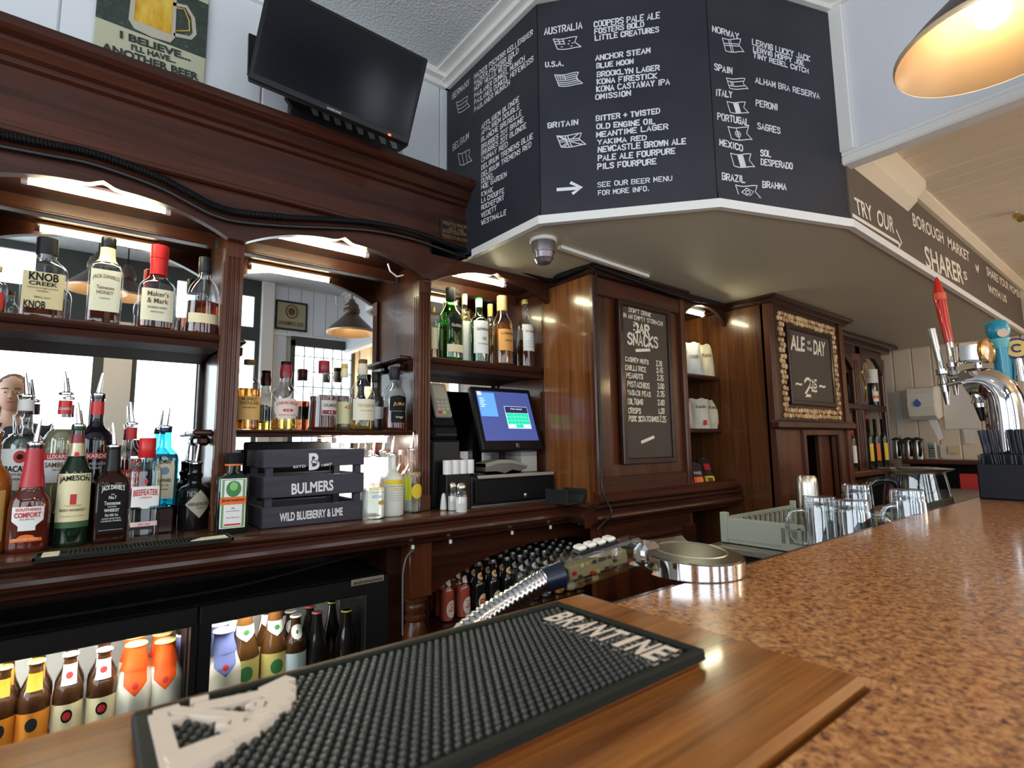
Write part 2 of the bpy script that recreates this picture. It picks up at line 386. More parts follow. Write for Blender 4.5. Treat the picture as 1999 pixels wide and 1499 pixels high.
# bulkhead over the bar with its soffit
A_, B_, C_, D_ = (1.18, 1.945), (1.187, 1.33), (1.567, .887), (2.10, .69)
poly = [(1.18, 2.12), A_, B_, C_, D_, (WX, FY), (WX, 2.12)]
struct('soffit', MB().prism([(a, b, SZ) for a, b in poly], (0, 0, .012)), sofm)
struct('bulkhead', MB().prism([(a, b, SZ+.012) for a, b in [(1.195, 2.12), (1.195, 1.945), (1.2, 1.336), (1.575, .9), (2.10, .705), (2.10, 2.12)]], (0, 0, CZ-SZ-.012)), chb)
def strip(mb, pts, z0, z1, out, inn=0.):
    """band along a polyline in plan, pushed to its right-hand side"""
    P = [Vector((a, b, 0)) for a, b in pts]; N_ = []
    for i in range(len(P)):
        n = Vector()
        if i > 0: d = (P[i]-P[i-1]).normalized(); n += Vector((d.y, -d.x, 0))
        if i < len(P)-1: d = (P[i+1]-P[i]).normalized(); n += Vector((d.y, -d.x, 0))
        n.normalize(); dd = (P[min(i+1, len(P)-1)]-P[max(i-1, 0)]).normalized()
        if 0 < i < len(P)-1: d = (P[i]-P[i-1]).normalized(); n = n/max(n.dot(Vector((d.y, -d.x, 0))), .3)
        N_.append(n)
    for i in range(len(P)-1):
        q = [P[i]+N_[i]*inn, P[i+1]+N_[i+1]*inn, P[i+1]+N_[i+1]*out, P[i]+N_[i]*out]
        mb.prism([(v.x, v.y, z0) for v in q], (0, 0, z1-z0))
    return mb
edge = [(1.18, 1.73), B_, C_, D_, (WX, FY)]
# the path goes towards the room with the wall on its left, so 'right' would be inside: negative offsets face the room
struct('trim_3', strip(MB(), edge, SZ-.008, SZ+.022, .022), cov)
cp = [A_, B_, C_, D_]
mb = MB()
strip(mb, cp, CZ-.055, CZ, .02); strip(mb, cp, CZ-.035, CZ, .045); strip(mb, cp, CZ-.012, CZ, .085)
strip(mb, [(-2.2, 1.952), (1.18, 1.952)], CZ-.055, CZ, .02); strip(mb, [(-2.2, 1.952), (1.18, 1.952)], CZ-.03, CZ, .05)
strip(mb, [D_, (2.10, YF)], CZ-.05, CZ, .02); strip(mb, [D_, (2.10, YF)], CZ-.02, CZ, .06)
struct('trim_4', mb, cov)
# ----------------------------------------------------------------- beer list boards on the bulkhead
menu = thing('beer_list_chalkboard', (1.4, 1.2, 1.99), 'large black three-sided chalkboard with the beer list by country, above the bar', 'chalkboard')
PL = {}
for nm, p, q in (('L', A_, B_), ('C', B_, C_), ('R', C_, D_)):
    d = Vector((q[0]-p[0], q[1]-p[1], 0)); n = Vector((d.y, -d.x, 0)).normalized()
    mb = MB(); o = n*.006
    a = Vector((p[0], p[1], SZ+.022)); b = Vector((q[0], q[1], SZ+.022))
    mb.prism([a-n*.006, b-n*.006, b+o, a+o], (0, 0, CZ-.06-SZ-.022))
    mb.prism([a+o, b+o, b+o*1.7, a+o*1.7], (0, 0, .030))
    b_ = part('board', mb, chb, menu, True); PL[nm] = (a+o, n); ON[(menu.name, tuple(round(q, 4) for q in a+o))] = b_
E_ = .7   # lettering slants
L = PL['L']
for s_, a, b, h in (('GERMANY', (883, 194), (916, 165), 11), ('HACKER PSCHORR KELLERBIER', (926, 154), (1040, 67), 12), ('HACKER.PSCHORR GOLD', (926, 166), (1012, 103), 12),
    ('HOPF HELLE WEISSE', (926, 178), (1000, 123), 12), ('PAULANER DUNKEL MUNICH', (926, 192), (1024, 118), 11), ('PAULANER DUNKEL HEFEWEISS', (926, 205), (1041, 119), 11),
    ('PAULANER MUNICH', (926, 219), (995, 165), 11), ('BELGIUM', (884, 295), (915, 270), 12), ('AFFLIGEM BLONDE', (940, 252), (1013, 197), 12), ('AFFLIGEM DOUBLE', (940, 264), (1014, 211), 12),
    ('BLANCHE BRUXELLE', (940, 277), (1018, 224), 11), ('BRUGGES ZOT BRUNE', (940, 292), (1022, 237), 11), ('BRUGGES ZOT BLONDE', (940, 304), (1027, 249), 11),
    ('CHIMAY RED', (940, 317), (991, 285), 11), ('DELIRIUM TREMENS BLUE', (940, 332), (1040, 269), 12), ('DELIRIUM TREMENS RED', (940, 346), (1037, 286), 12),
    ('DUVEL', (940, 358), (964, 345), 12), ('HOE GARDEN', (940, 370), (989, 344), 12), ('KWAK', (940, 384), (962, 373), 11), ('LA CHOUFFE', (940, 396), (984, 376), 11),
    ('ROCHEFORT', (940, 410), (984, 389), 12), ('VEDETT', (940, 425), (969, 410), 11), ('WESTMALLE', (940, 439), (988, 418), 12)):
    write(menu, s_, a, b, (h if len(s_) == 7 and s_[0] in 'GB' else 8.6), L, wd=.0038)
L = PL['C']
for s_, a, b, h in (('AUSTRALIA', (1063, 68), (1136, 55), 17), ('COOPERS PALE ALE', (1160, 53), (1288, 35), 15), ('FOSTERS GOLD', (1161, 66), (1257, 52), 13), ('LITTLE CREATURES', (1162, 79), (1286, 62), 13),
    ('U.S.A.', (1065, 131), (1100, 128), 13), ('ANCHOR STEAM', (1163, 118), (1269, 103), 13), ('BLUE MOON', (1165, 133), (1236, 124), 12), ('BROOKLYN LAGER', (1166, 150), (1287, 137), 13),
    ('KONA FIRESTICK', (1166, 164), (1282, 152), 13), ('KONA CASTAWAY IPA', (1165, 179), (1307, 164), 14), ('OMISSION', (1163, 194), (1231, 186), 13),
    ('BRITAIN', (1070, 250), (1128, 243), 13), ('BITTER + TWISTED', (1164, 236), (1288, 221), 13), ('OLD ENGINE OIL', (1165, 252), (1279, 241), 13), ('MEANTIME LAGER', (1165, 268), (1304, 251), 13),
    ('YAKIMA RED', (1167, 282), (1262, 273), 12), ('NEWCASTLE BROWN ALE', (1168, 297), (1339, 280), 14), ('PALE ALE FOURPURE', (1168, 314), (1318, 299), 14), ('PILS FOURPURE', (1167, 330), (1281, 320), 14),
    ('SEE OUR BEER MENU', (1167, 365), (1312, 352), 12), ('FOR MORE INFO.', (1168, 381), (1267, 372), 12)):
    write(menu, s_, a, b, h*.72, L, wd=.0044 if a[1] < 340 else .003)
L = PL['R']
for s_, a, b, h in (('NORWAY', (1391, 61), (1442, 76), 12), ('LERVIG LUCKY JACK', (1469, 87), (1581, 120), 12), ('LERVIG HOPPY JOE', (1471, 100), (1569, 128), 10), ('TINY REBEL CWTCH', (1471, 112), (1578, 143), 10),
    ('SPAIN', (1395, 136), (1429, 144), 13), ('ALHAM BRA RESERVA', (1475, 161), (1600, 193), 12), ('ITALY', (1398, 186), (1429, 190), 13), ('PERONI', (1476, 206), (1518, 215), 13),
    ('PORTUGAL', (1401, 233), (1462, 245), 14), ('SAGRES', (1479, 251), (1523, 261), 13), ('MEXICO', (1405, 283), (1450, 295), 13), ('SOL', (1485, 304), (1505, 306), 13),
    ('DESPERADO', (1486, 321), (1547, 330), 13), ('BRAZIL', (1410, 350), (1454, 356), 14), ('BRAHMA', (1489, 365), (1535, 370), 13)):
    write(menu, s_, a, b, h*.88, L, wd=.0046)
def flag(x, y, wv, h, pl, kind, sl=-.35):
    """wavy pennant drawn in outline; kind chooses the inner strokes"""
    def q(u, v): return (x+u*wv+v*.18*wv, y+v*h+sl*u*h*.5+math.sin(u*5)*h*.07)
    T = [q(i/8, 0) for i in range(9)]; Bt = [q(i/8, 1) for i in range(9)]
    ls = [T, Bt, [q(0, 0), q(0, .5), q(0, 1)], [q(1, 0), q(.82, .5), q(1, 1)]]
    if kind == 'h3': ls += [[q(i/8, .33) for i in range(8)], [q(i/8, .66) for i in range(8)]]
    if kind == 'v3': ls += [[q(.33, 0), q(.33, 1)], [q(.63, 0), q(.63, 1)]]
    if kind in ('cross', 'union'): ls += [[q(0, .42), q(.85, .42)], [q(0, .58), q(.85, .58)], [q(.33, 0), q(.33, 1)], [q(.43, 0), q(.43, 1)]]
    if kind == 'union': ls += [[q(0, 0), q(.3, .4)], [q(.9, 0), q(.5, .4)], [q(0, 1), q(.3, .6)], [q(.9, 1), q(.5, .6)], [q(.1, 0), q(.33, .3)], [q(.1, 1), q(.33, .7)]]
    if kind == 'us': ls += [[q(i/8, v) for i in range(3 if v < .5 else 0, 8)] for v in (.17, .33, .5, .67, .83)]+[[q(0, .5), q(.38, .5)], [q(.38, 0), q(.38, .5)]]+[[q(u, v), q(u+.04, v)] for u in (.08, .18, .28) for v in (.1, .22, .34)]
    if kind == 'aus': ls += [[q(0, .5), q(.4, .5)], [q(.4, 0), q(.4, .5)], [q(0, .25), q(.4, .25)], [q(.2, 0), q(.2, .5)]]+[[q(u, v), q(u+.06, v)] for u, v in ((.2, .75), (.6, .3), (.7, .55), (.6, .8), (.52, .55))]
    if kind == 'es': ls += [[q(i/8, .28) for i in range(8)], [q(i/8, .72) for i in range(8)], [q(.15, .42), q(.3, .42)], [q(.15, .58), q(.3, .58)]]
    if kind in ('it', 'mx'): ls += [[q(u, 0), q(u, 1)] for u in (.34, .38, .42, .46, .5, .54, .58)]
    if kind == 'pt': ls += [[q(.4, 0), q(.4, 1)], [q(.4+.13*math.cos(t/8*6.4), .5+.25*math.sin(t/8*6.4)) for t in range(9)], [q(.4+.05*math.cos(t/8*6.4), .5+.1*math.sin(t/8*6.4)) for t in range(9)]]
    if kind == 'br': ls += [[q(.2, .5), q(.48, .15), q(.75, .5), q(.48, .85), q(.2, .5)], [q(.48+.1*math.cos(t/8*6.4), .5+.16*math.sin(t/8*6.4)) for t in range(9)]]
    draw(menu, ls, pl, .0032)
flag(891, 200, 22, 20, PL['L'], 'h3', -1.1); flag(894, 300, 23, 22, PL['L'], 'v3', -.6)
flag(1080, 76, 46, 20, PL['C'], 'aus'); flag(1083, 146, 46, 22, PL['C'], 'us'); flag(1087, 265, 48, 22, PL['C'], 'union')
flag(1410, 74, 36, 25, PL['R'], 'cross', .3); flag(1418, 152, 36, 20, PL['R'], 'es', .25); flag(1419, 198, 36, 21, PL['R'], 'it', .25)
flag(1421, 247, 40, 24, PL['R'], 'pt', .25); flag(1426, 299, 40, 25, PL['R'], 'mx', .25); flag(1436, 361, 42, 24, PL['R'], 'br', .25)
draw(menu, [[(1089, 370), (1130, 367)]], PL['C'], .012, name='arrow_drawing'); draw(menu, [[(1115, 357), (1135, 366), (1119, 377)]], PL['C'], .011, name='arrow_drawing')
# fascia sign
sgn = mat('sign_brown_paint', (.105, .078, .062), .6)
fs = thing('fascia_sign', (3.2, FY, SZ+.02), 'long brown painted fascia sign in white hand lettering, above the beer taps', 'sign')
fsb = part('board', MB().box((2.103, FY-.012, SZ+.022), (2.80, FY+.02, 2.215)).box((2.80, FY-.012, SZ+.022), (WX, FY+.02, 2.30)), sgn, fs, True)
pl = (Vector((0, FY-.012, 0)), Vector((0, -1, 0))); ON[(fs.name, tuple(round(q, 4) for q in pl[0]))] = fsb
for s_, a, b, h, sk in (('TRY', (1672, 417), (1705, 433), 33, -5), ('OUR', (1713, 440), (1746, 456), 33, -2), ('BOROUGH', (1783, 441), (1843, 477), 27, -3), ('MARKET', (1851, 483), (1893, 512), 22, -2),
     ('SHARER', (1809, 523), (1882, 556), 45, -6), ('S', (1882, 545), (1889, 548), 17, -2), ('SHARE YOUR MOMENTS', (1927, 537), (1999, 588), 18, -2), ('WITH US', (1930, 570), (1966, 592), 16, -2)):
    write(fs, s_, a, b, h, pl, chalk_c, False, bold=.02, skew=sk)
draw(fs, [[(1665, 420), (1755, 475)]], pl, .014, chalk_c, 'arrow_drawing'); draw(fs, [[(1750, 450), (1760, 473), (1755, 482)]], pl, .013, chalk_c, 'arrow_drawing')
draw(fs, [[(1905, 519), (1908, 536)], [(1910, 520), (1908, 536)], [(1907, 522), (1908, 534)]], pl, .022, chalk_c, 'heart_drawing')
mb = MB(); pr = [(FY-.012, 2.215), (FY-.05, 2.25), (FY-.05, 2.262), (FY-.085, 2.30), (FY-.085, LZ), (FY+.02, LZ), (FY+.02, 2.215)]
mb.sweepx(pr, 2.11, 2.80); pr2 = [(FY-.012, 2.30), (FY-.03, 2.30), (FY-.06, 2.32), (FY-.06, LZ+.01), (FY+.02, LZ+.01), (FY+.02, 2.30)]; mb.sweepx(pr2, 2.80, WX)
struct('trim_5', mb, lowc)
# ================================================================= back bar joinery
PX = [-.40, .292, .985, 1.672]; PWD = .054; PF = 1.85; CT = .95
def arch_z(u): return 1.862+.075*(1-abs(u)**2.4)+.016*max(0, 1-abs(u)/.10)
hut = thing('back_bar_shelving', (.65, 1.95, CT), 'tall dark mahogany back bar with three arched mirror bays and fluted pilasters', 'shelving')
mb = MB()
mb.sweepx([(1.80, 2.195), (1.785, 2.20), (1.785, 2.215), (1.77, 2.22), (1.755, 2.24), (1.755, 2.252), (1.735, 2.258), (1.725, 2.268), (1.725, 2.292), (1.95, 2.292), (1.95, 2.195)], -2.2, 1.178)
part('cornice', mb, mah_h, hut, True)
part('frieze', MB().box((-2.2, 1.80, 2.03), (1.178, 1.83, 2.20)), mah_h, hut, True)
part('frieze_moulding', MB().sweepx([(1.80, 2.015), (1.79, 2.02), (1.79, 2.03), (1.795, 2.035), (1.80, 2.037)], -2.2, 1.178), mah_h, hut, True)
bays = [(-1.05, -.40), (-.346, .292), (.346, .985), (1.039, 1.66)]
for bi, (a, b) in enumerate(bays):
    mb = MB(); n = 48; top = 2.03 if bi < 3 else SZ-.002
    ea, eb = a-PWD/2, b+PWD/2 if bi < 3 else 1.66
    V = []; Fs = []
    xs = [ea]+[a+(b-a)*k/n for k in range(n+1)]+[eb]; zs = [1.862]+[arch_z(-1+2*k/n) for k in range(n+1)]+[1.862]
    for x_, z_ in zip(xs, zs): V += [(x_, 1.812, z_), (x_, 1.812, top), (x_, 1.84, z_), (x_, 1.84, top)]
    for k in range(len(xs)-1):
        i = 4*k; Fs += [(i, i+4, i+5, i+1), (i+3, i+7, i+6, i+2), (i, i+2, i+6, i+4)]
    mb.add(V, Fs); part('arched_fascia', mb, mah_h, hut, True)
    part('niche_ceiling', MB().box((ea, 1.84, 1.955), (eb, 2.08, 1.966)), mah_h, hut, True)
    part('mirror', MB().box((a-.02, YM, CT), (b+.02, YM+.006, 1.91)), mirror, hut, True)
    part('mirror_rail', MB().box((a, 2.055, 1.908), (b, YM+.004, 1.918), .003).box((a, 2.062, 1.918), (b, YM+.01, 1.956)), mah_h, hut, True)
for i, x_ in enumerate(PX):
    mb = MB(); w_ = PWD; g = .0045; p = [(x_, PF)]
    p = [(x_, PF+.045)]+[(x_, PF)]
    for k in range(3):
        c = x_+w_*(.26+.24*k); p += [(c-g, PF), (c-g*.5, PF+.005), (c+g*.5, PF+.005), (c+g, PF)]
    p += [(x_+w_, PF)]
    for k in range(2):
        pass
    p += [(x_+w_, PF+.045)]
    mb.prism([(a, b, CT+.06) for a, b in p], (0, 0, 1.815-CT-.06)); mb.box((x_-.003, PF-.004, CT), (x_+w_+.003, PF+.05, CT+.06), .003); mb.box((x_, PF-.002, 1.815), (x_+w_, PF+.045, 1.864))
    # flutes on the two side faces
    for sx in (x_, x_+w_):
        for k in range(3): mb.box((sx-.0025, PF+.006+.013*k, CT+.07), (sx+.0025, PF+.012+.013*k, 1.80), .001)
    part('pilaster', mb, mah_v, hut, True)
    part('divider_panel', MB().box((x_+.014, PF+.045, CT), (x_+w_-.014, YM, 1.956)), mah_v, hut, True)
def shelf(x0, x1, zt, th, y0, m=mah_s, par=hut, y1=YM-.001):
    pr = [(y0+.004, zt), (y0, zt-.004), (y0-.002, zt-th*.3), (y0+.003, zt-th*.5), (y0+.012, zt-th*.55), (y0+.012, zt-th), (y1, zt-th*.8), (y1, zt)]
    return part('shelf', MB().sweepx(pr, x0, x1), m, par, True)
shelf(-.346, .292, 1.56, .045, 1.865); shelf(.346, .985, 1.26, .018, 1.865); shelf(1.039, 1.66, 1.56, .05, 1.865)
for a, b, z_ in ((.235, .292, 1.26), (.925, .985, 1.56), (.346, .375, 1.56)): part('shelf_stub', MB().box((a, 1.9, z_-.018), (b, 2.07, z_), .006).box((a+.02, 1.95, z_-.05), (b, 2.05, z_-.018), .01), mah_h, hut, True)
# ----------------------------------------------------------------- counter
ctr = thing('back_counter', (.7, 1.9, 0), 'long polished dark wood back counter with a moulded front edge', 'counter')
part('worktop', MB().box((-2.2, 1.69, .925), (1.66, 2.11, CT)).box((1.66, 1.54, .925), (2.75, 2.11, CT)), pol_w, ctr, True)
ep = [(1.70, .951), (1.672, .951), (1.662, .947), (1.658, .941), (1.661, .935), (1.668, .931), (1.672, .928), (1.672, .922), (1.664, .917), (1.656, .908), (1.654, .898), (1.659, .888), (1.670, .881), (1.682, .878), (1.688, .873), (1.69, .865), (1.705, .858), (1.73, .854), (1.73, .92)]
ep = [(a, b) for a, b in ep]
part('edge_moulding', MB().sweepx(ep, -2.2, 1.66), mah_h, ctr, True)
part('edge_moulding', MB().sweepx([(a-.165, b) for a, b in ep], 1.60, 2.72).sweepy([(a-.10+.045, b) for a, b in ep], 1.54, 1.69), mah_h, ctr, True)
part('carcass_panel', MB().box((.83, 1.78, 0), (1.0, 2.1, .865)).box((-2.2, 2.08, 0), (2.4, 2.11, .92)).box((.97, 1.79, .50), (2.34, 2.09, .52)).box((.97, 1.80, 0), (2.34, 1.83, .50)), mah_d, ctr, True)
# arched opening over the mixer shelf
mb = MB(); n = 32; V = []; Fs = []; a, b = .985, 2.2
for k in range(n+1):
    u = -1+2*k/n; x_ = a+(b-a)*k/n; z_ = .66+.128*(1-abs(u)**2.6)
    V += [(x_, 1.755, z_), (x_, 1.755, .866), (x_, 1.775, z_), (x_, 1.775, .866)]
for k in range(n): i = 4*k; Fs += [(i, i+4, i+5, i+1), (i+3, i+7, i+6, i+2), (i, i+2, i+6, i+4)]
mb.add(V, Fs); part('arched_fascia', mb, mah_h, ctr, True)
mb = MB(); c = (.93, 1.76, 0)
mb.lathe([(.045, 0), (.045, .38), (.03, .39), (.034, .41), (.046, .44), (.05, .49), (.046, .54), (.034, .575), (.03, .585), (.037, .592), (.037, .602), (.03, .61), (.036, .625), (.036, .64), (.03, .648), (.042, .655), (.042, .67)], 24, c)
mb.box((.885, 1.715, .67), (.975, 1.80, .866), .004)
part('turned_column', mb, mah_v, ctr, True)
# base of the projecting pier, raised panel
part('pier_base', MB().box((1.655, 1.56, 0), (2.36, 1.585, .87)), mah_v, ctr, True)
part('panel_rail', MB().box((1.70, 1.548, .80), (2.32, 1.56, .865)).box((1.70, 1.535, .775), (2.25, 1.555, .79), .005).box((1.70, 1.545, 0), (1.76, 1.56, .80)).box((2.27, 1.545, 0), (2.36, 1.56, .80)), mah_h, ctr, True)
part('black_undercupboard', MB().box((2.36, 1.95, 0), (2.75, 2.1, .87)), blackm, ctr, True)
# ----------------------------------------------------------------- projecting pier with the snack board
veneer = wood('striped_veneer', (.09, .024, .008), (.30, .115, .035), 2, .18, 22, .5)
pier = thing('snack_pier', (1.98, 1.8, CT), 'projecting mahogany pier with striped veneer, to the right of the till', 'pier')
part('veneered_side', MB().box((1.657, 1.545, CT), (1.68, 1.86, 1.935)), veneer, pier, True)
part('front_face', MB().box((1.68, 1.555, CT), (2.325, 1.58, 1.935)), mah_v, pier, True)
part('corner_post', MB().box((1.655, 1.53, CT), (1.685, 1.558, 1.935), .006), mah_v, pier, True); part('corner_post', MB().box((2.30, 1.53, CT), (2.335, 1.56, 1.935), .006), mah_v, pier, True)
part('rail', MB().box((1.69, 1.54, 1.85), (2.30, 1.556, 1.93), .003), mah_h, pier, True); part('rail', MB().box((1.69, 1.54, .99), (2.30, 1.556, 1.06), .003), mah_h, pier, True)
part('core', MB().box((1.68, 1.58, CT), (2.335, 2.1, 1.935)), mah_v, pier, True)
part('top_cornice', MB().box((1.645, 1.515, 1.935), (2.345, 2.1, SZ-.001), .01).box((1.63, 1.50, 1.952), (2.345, 1.53, SZ-.001), .005), mah_d, pier, True)
part('foot_moulding', MB().sweepx([(1.53, CT), (1.515, CT+.004), (1.51, CT+.014), (1.52, CT+.03), (1.535, CT+.045), (1.555, CT+.048), (1.555, CT)], 1.645, 2.75), mah_h, pier, True)
def board_rect(px0, py0, px1, py1, Y): a = at(px0, py0, y=Y); b = at(px1, py1, y=Y); return a.x, b.x, b.z, a.z
x0, x1, z0, z1 = board_rect(1203, 583, 1318, 902, 1.535)
sb = thing('snack_price_board', ((x0+x1)/2, 1.535, z0), 'tall narrow chalkboard headed bar snacks with prices, on the mahogany pier', 'chalkboard')
pn_ = part('panel', MB().box((x0+.02, 1.530, z0+.02), (x1-.02, 1.541, z1-.02)), chb2, sb, True)
fr = lambda x0, x1, z0, z1, Y, w_, d_: MB().box((x0, Y-d_, z0), (x0+w_, Y, z1), .004).box((x1-w_, Y-d_, z0), (x1, Y, z1), .004).box((x0+w_*.8, Y-d_, z0), (x1-w_*.8, Y, z0+w_), .004).box((x0+w_*.8, Y-d_, z1-w_), (x1-w_*.8, Y, z1), .004)
part('frame', fr(x0, x1, z0, z1, 1.541, .028, .022), mah_d, sb, True)
pl = (Vector((0, 1.530, 0)), Vector((0, -1, 0))); ON[(sb.name, tuple(round(q, 4) for q in pl[0]))] = pn_
for s_, a, b, h, hd, wd in (("DON'T DRINK", (1228, 608), (1271, 619), 8, 1, .004), ('ON AN EMPTY STOMACH!', (1214, 618), (1294, 636), 8, 1, .004), ('BAR', (1238, 647), (1267, 654), 17, 1, .012), ('SNACKS', (1226, 670), (1284, 680), 21, 1, .010),
     ('CASHEW NUTS', (1221, 704), (1266, 711), 8, 1, .005), ('2.70', (1281, 714), (1292, 715), 10, 1, .005), ('CHILLI RICE', (1221, 721), (1261, 726), 9, 1, .005), ('2.45', (1282, 727), (1294, 728), 9, 1, .005),
     ('PEANUTS', (1223, 737), (1255, 740), 9, 1, .005), ('2.35', (1283, 742), (1295, 743), 10, 1, .005), ('PISTACHIOS', (1225, 754), (1268, 758), 10, 1, .005), ('3.00', (1284, 758), (1296, 759), 10, 1, .005),
     ('WASABI PEAS', (1225, 770), (1270, 774), 9, 1, .005), ('2.35', (1283, 773), (1297, 774), 10, 1, .005), ('BILTONG', (1226, 788), (1255, 790), 10, 1, .005), ('2.80', (1284, 790), (1297, 791), 10, 1, .005),
     ('CRISPS', (1227, 806), (1251, 807), 10, 1, .005), ('1.20', (1285, 807), (1297, 807), 10, 1, .005), ('PORK SCRATCHINGS', (1228, 822), (1286, 823), 10, 1, .005), ('2.35', (1288, 823), (1300, 824), 11, 1, .005)):
    write(sb, s_, a, b, h, pl, chalk_c, True, wd)
draw(sb, [[(1242, 684), (1268, 683)]], pl, .014, chalk_c, 'underline'); draw(sb, [[(1253, 863), (1276, 853)]], pl, .014, chalk_c, 'underline')
# ----------------------------------------------------------------- snack niche
ni = thing('snack_niche', (2.54, 1.8, CT), 'recessed wooden shelf niche with snack packets, right of the snack board', 'shelving')
nic = wood('niche_wood', (.045, .014, .006), (.17, .062, .020), 2, .25, 18, .4)
part('back_panel', MB().box((2.335, 1.83, CT), (2.75, 1.86, SZ)), nic, ni, True)
for z_ in (1.565, 1.272): part('shelf', MB().box((2.336, 1.60, z_-.022), (2.748, 1.83, z_), .006), mah_h, ni, True)
mb = MB(); V = []; Fs = []; n = 24
for k in range(n+1):
    u = -1+2*k/n; x_ = 2.345+(2.748-2.345)*k/n; z_ = 1.845+.085*(1-abs(u)**2.6); V += [(x_, 1.545, z_), (x_, 1.545, SZ-.001), (x_, 1.565, z_), (x_, 1.565, SZ-.001)]
for k in range(n): i = 4*k; Fs += [(i, i+4, i+5, i+1), (i+3, i+7, i+6, i+2), (i, i+2, i+6, i+4)]
part('arched_fascia', mb.add(V, Fs), mah_d, ni, True)
part('top_rail', MB().box((2.345, 1.525, 1.945), (2.75, 1.55, SZ-.001), .006), mah_d, ni, True)
# ----------------------------------------------------------------- ale pier
AY = 1.30; AX0, AX1 = 2.752, at(1650, 700, y=AY).x
ap = thing('ale_pier', (3.2, 1.7, 0), 'deep mahogany pier carrying the ale board, at the far end of the back bar', 'pier')
part('veneered_side', MB().box((AX0, AY+.03, 0), (AX0+.02, 2.1, 1.94)), nic, ap, True)
zt = at(1590, 839, y=AY).z
ox0, ox1, oz = at(1577, 850, y=AY).x, at(1640, 850, y=AY).x, at(1600, 850, y=AY).z
part('front_face', MB().box((AX0, AY+.02, 0), (ox0, AY+.05, 1.94)).box((ox0, AY+.02, oz), (AX1, AY+.05, 1.94)).box((ox1, AY+.02, 0), (AX1, AY+.05, oz)), mah_v, ap, True)
part('opening_frame', MB().box((ox0-.035, AY+.005, 0), (ox0, AY+.03, oz+.05), .005).box((ox0, AY+.005, oz), (ox1, AY+.03, oz+.05), .005).box((ox1, AY+.005, 0), (ox1+.035, AY+.03, oz+.05), .005), mah_v, ap, True)
part('recess_panel', MB().box((ox0, AY+.30, 0), (AX1, AY+.32, oz+.05)).box(((ox0+ox1)/2+.06, AY+.06, 0), (ox1, AY+.08, oz)), mah_v, ap, True)
part('corner_post', MB().box((AX0-.004, AY, 0), (AX0+.05, AY+.04, 1.94), .006), mah_v, ap, True); part('corner_post', MB().box((AX1-.05, AY, 0), (AX1, AY+.04, 1.94), .006), mah_v, ap, True)
part('ledge_moulding', MB().box((AX0-.02, AY-.03, zt), (AX1+.01, AY+.03, zt+.05), .012), mah_h, ap, True)
part('top_cornice', MB().box((AX0-.01, AY-.02, 1.925), (AX1+.02, 2.1, SZ-.001), .006).box((AX0-.03, AY-.05, 1.945), (AX1+.06, 2.1, SZ-.001), .01), mah_d, ap, True)
part('side_wall', MB().box((AX1-.03, AY+.04, 0), (AX1, 2.1, 1.94)), mah_v, ap, True)
gp = mat('grey_pipe', (.30, .31, .33), .4)
solo('pipe_boxing', MB().box((ox0+.03, AY+.14, 0), (ox0+.17, AY+.28, oz+.04)), gp, 'grey boxed-in pipe inside the opening below the ale board', 'pipe')
# ale of the day board with disc surround
x0, x1, z0, z1 = board_rect(1514, 597, 1644, 822, AY)
ab = thing('ale_board', ((x0+x1)/2, AY, z0), 'ale of the day chalkboard framed by pale wooden discs', 'chalkboard')
part('backing', MB().box((x0-.02, AY+.004, z0-.01), (x1+.02, AY+.022, z1+.01)), mah_d, ab, True)
cx0, cx1, cz0, cz1 = board_rect(1531, 632, 1630, 796, AY)
part('frame', fr(cx0, cx1, cz0, cz1, AY+.006, .026, .022), mah_d, ab, True)
pn_ = part('panel', MB().box((cx0+.02, AY-.006, cz0+.02), (cx1-.02, AY+.006, cz1-.02)), chb2, ab, True)
dm = [MB().lathe([(.0135, 0), (.0145, .002), (.0145, .007), (.0125, .009)], 12, ax=(0, -1, 0)).mesh('disc', mat('cut_wood_%d' % k, c, .6)) for k, c in enumerate(((.55, .36, .17), (.42, .25, .11), (.62, .44, .24)))]
n = 0; zz = z0+.02; row = 0
while zz < z1-.012 and n < 296:
    xx = x0+.018+(.0155 if row % 2 else 0)
    while xx < x1-.012:
        if not (cx0-.016 < xx < cx1+.016 and cz0-.016 < zz < cz1+.016) and n < 296:
            o = bpy.data.objects.new('disc', random.choice(dm)); col.objects.link(o); o.parent = ab
            o.location = Vector((xx+random.uniform(-.003, .003), AY+.004, zz+random.uniform(-.003, .003)))-ab.location; sc = random.uniform(.85, 1.12); o.scale = (sc, 1, sc*random.uniform(.9, 1.1)); n += 1
        xx += .031
    zz += .029; row += 1
pl = (Vector((0, AY-.006, 0)), Vector((0, -1, 0))); ON[(ab.name, tuple(round(q, 4) for q in pl[0]))] = pn_
for s_, a, b, h, hd in (('ALE', (1543, 683), (1571, 687), 30, 0), ('OF', (1576, 672), (1582, 673), 7, 0), ('THE', (1575, 684), (1585, 686), 7, 0), ('DAY', (1588, 692), (1611, 696), 29, 0), ('2', (1571, 772), (1583, 772), 33, 1), ('85', (1582, 757), (1594, 757), 15, 1), ('~', (1554, 752), (1566, 752), 8, 1), ('~', (1600, 757), (1611, 757), 8, 1), ('~', (1585, 766), (1595, 766), 8, 1)):
    write(ab, s_, a, b, h, pl, chalk_c, bool(hd), .012 if s_ != '2' else .016, bold=.03)
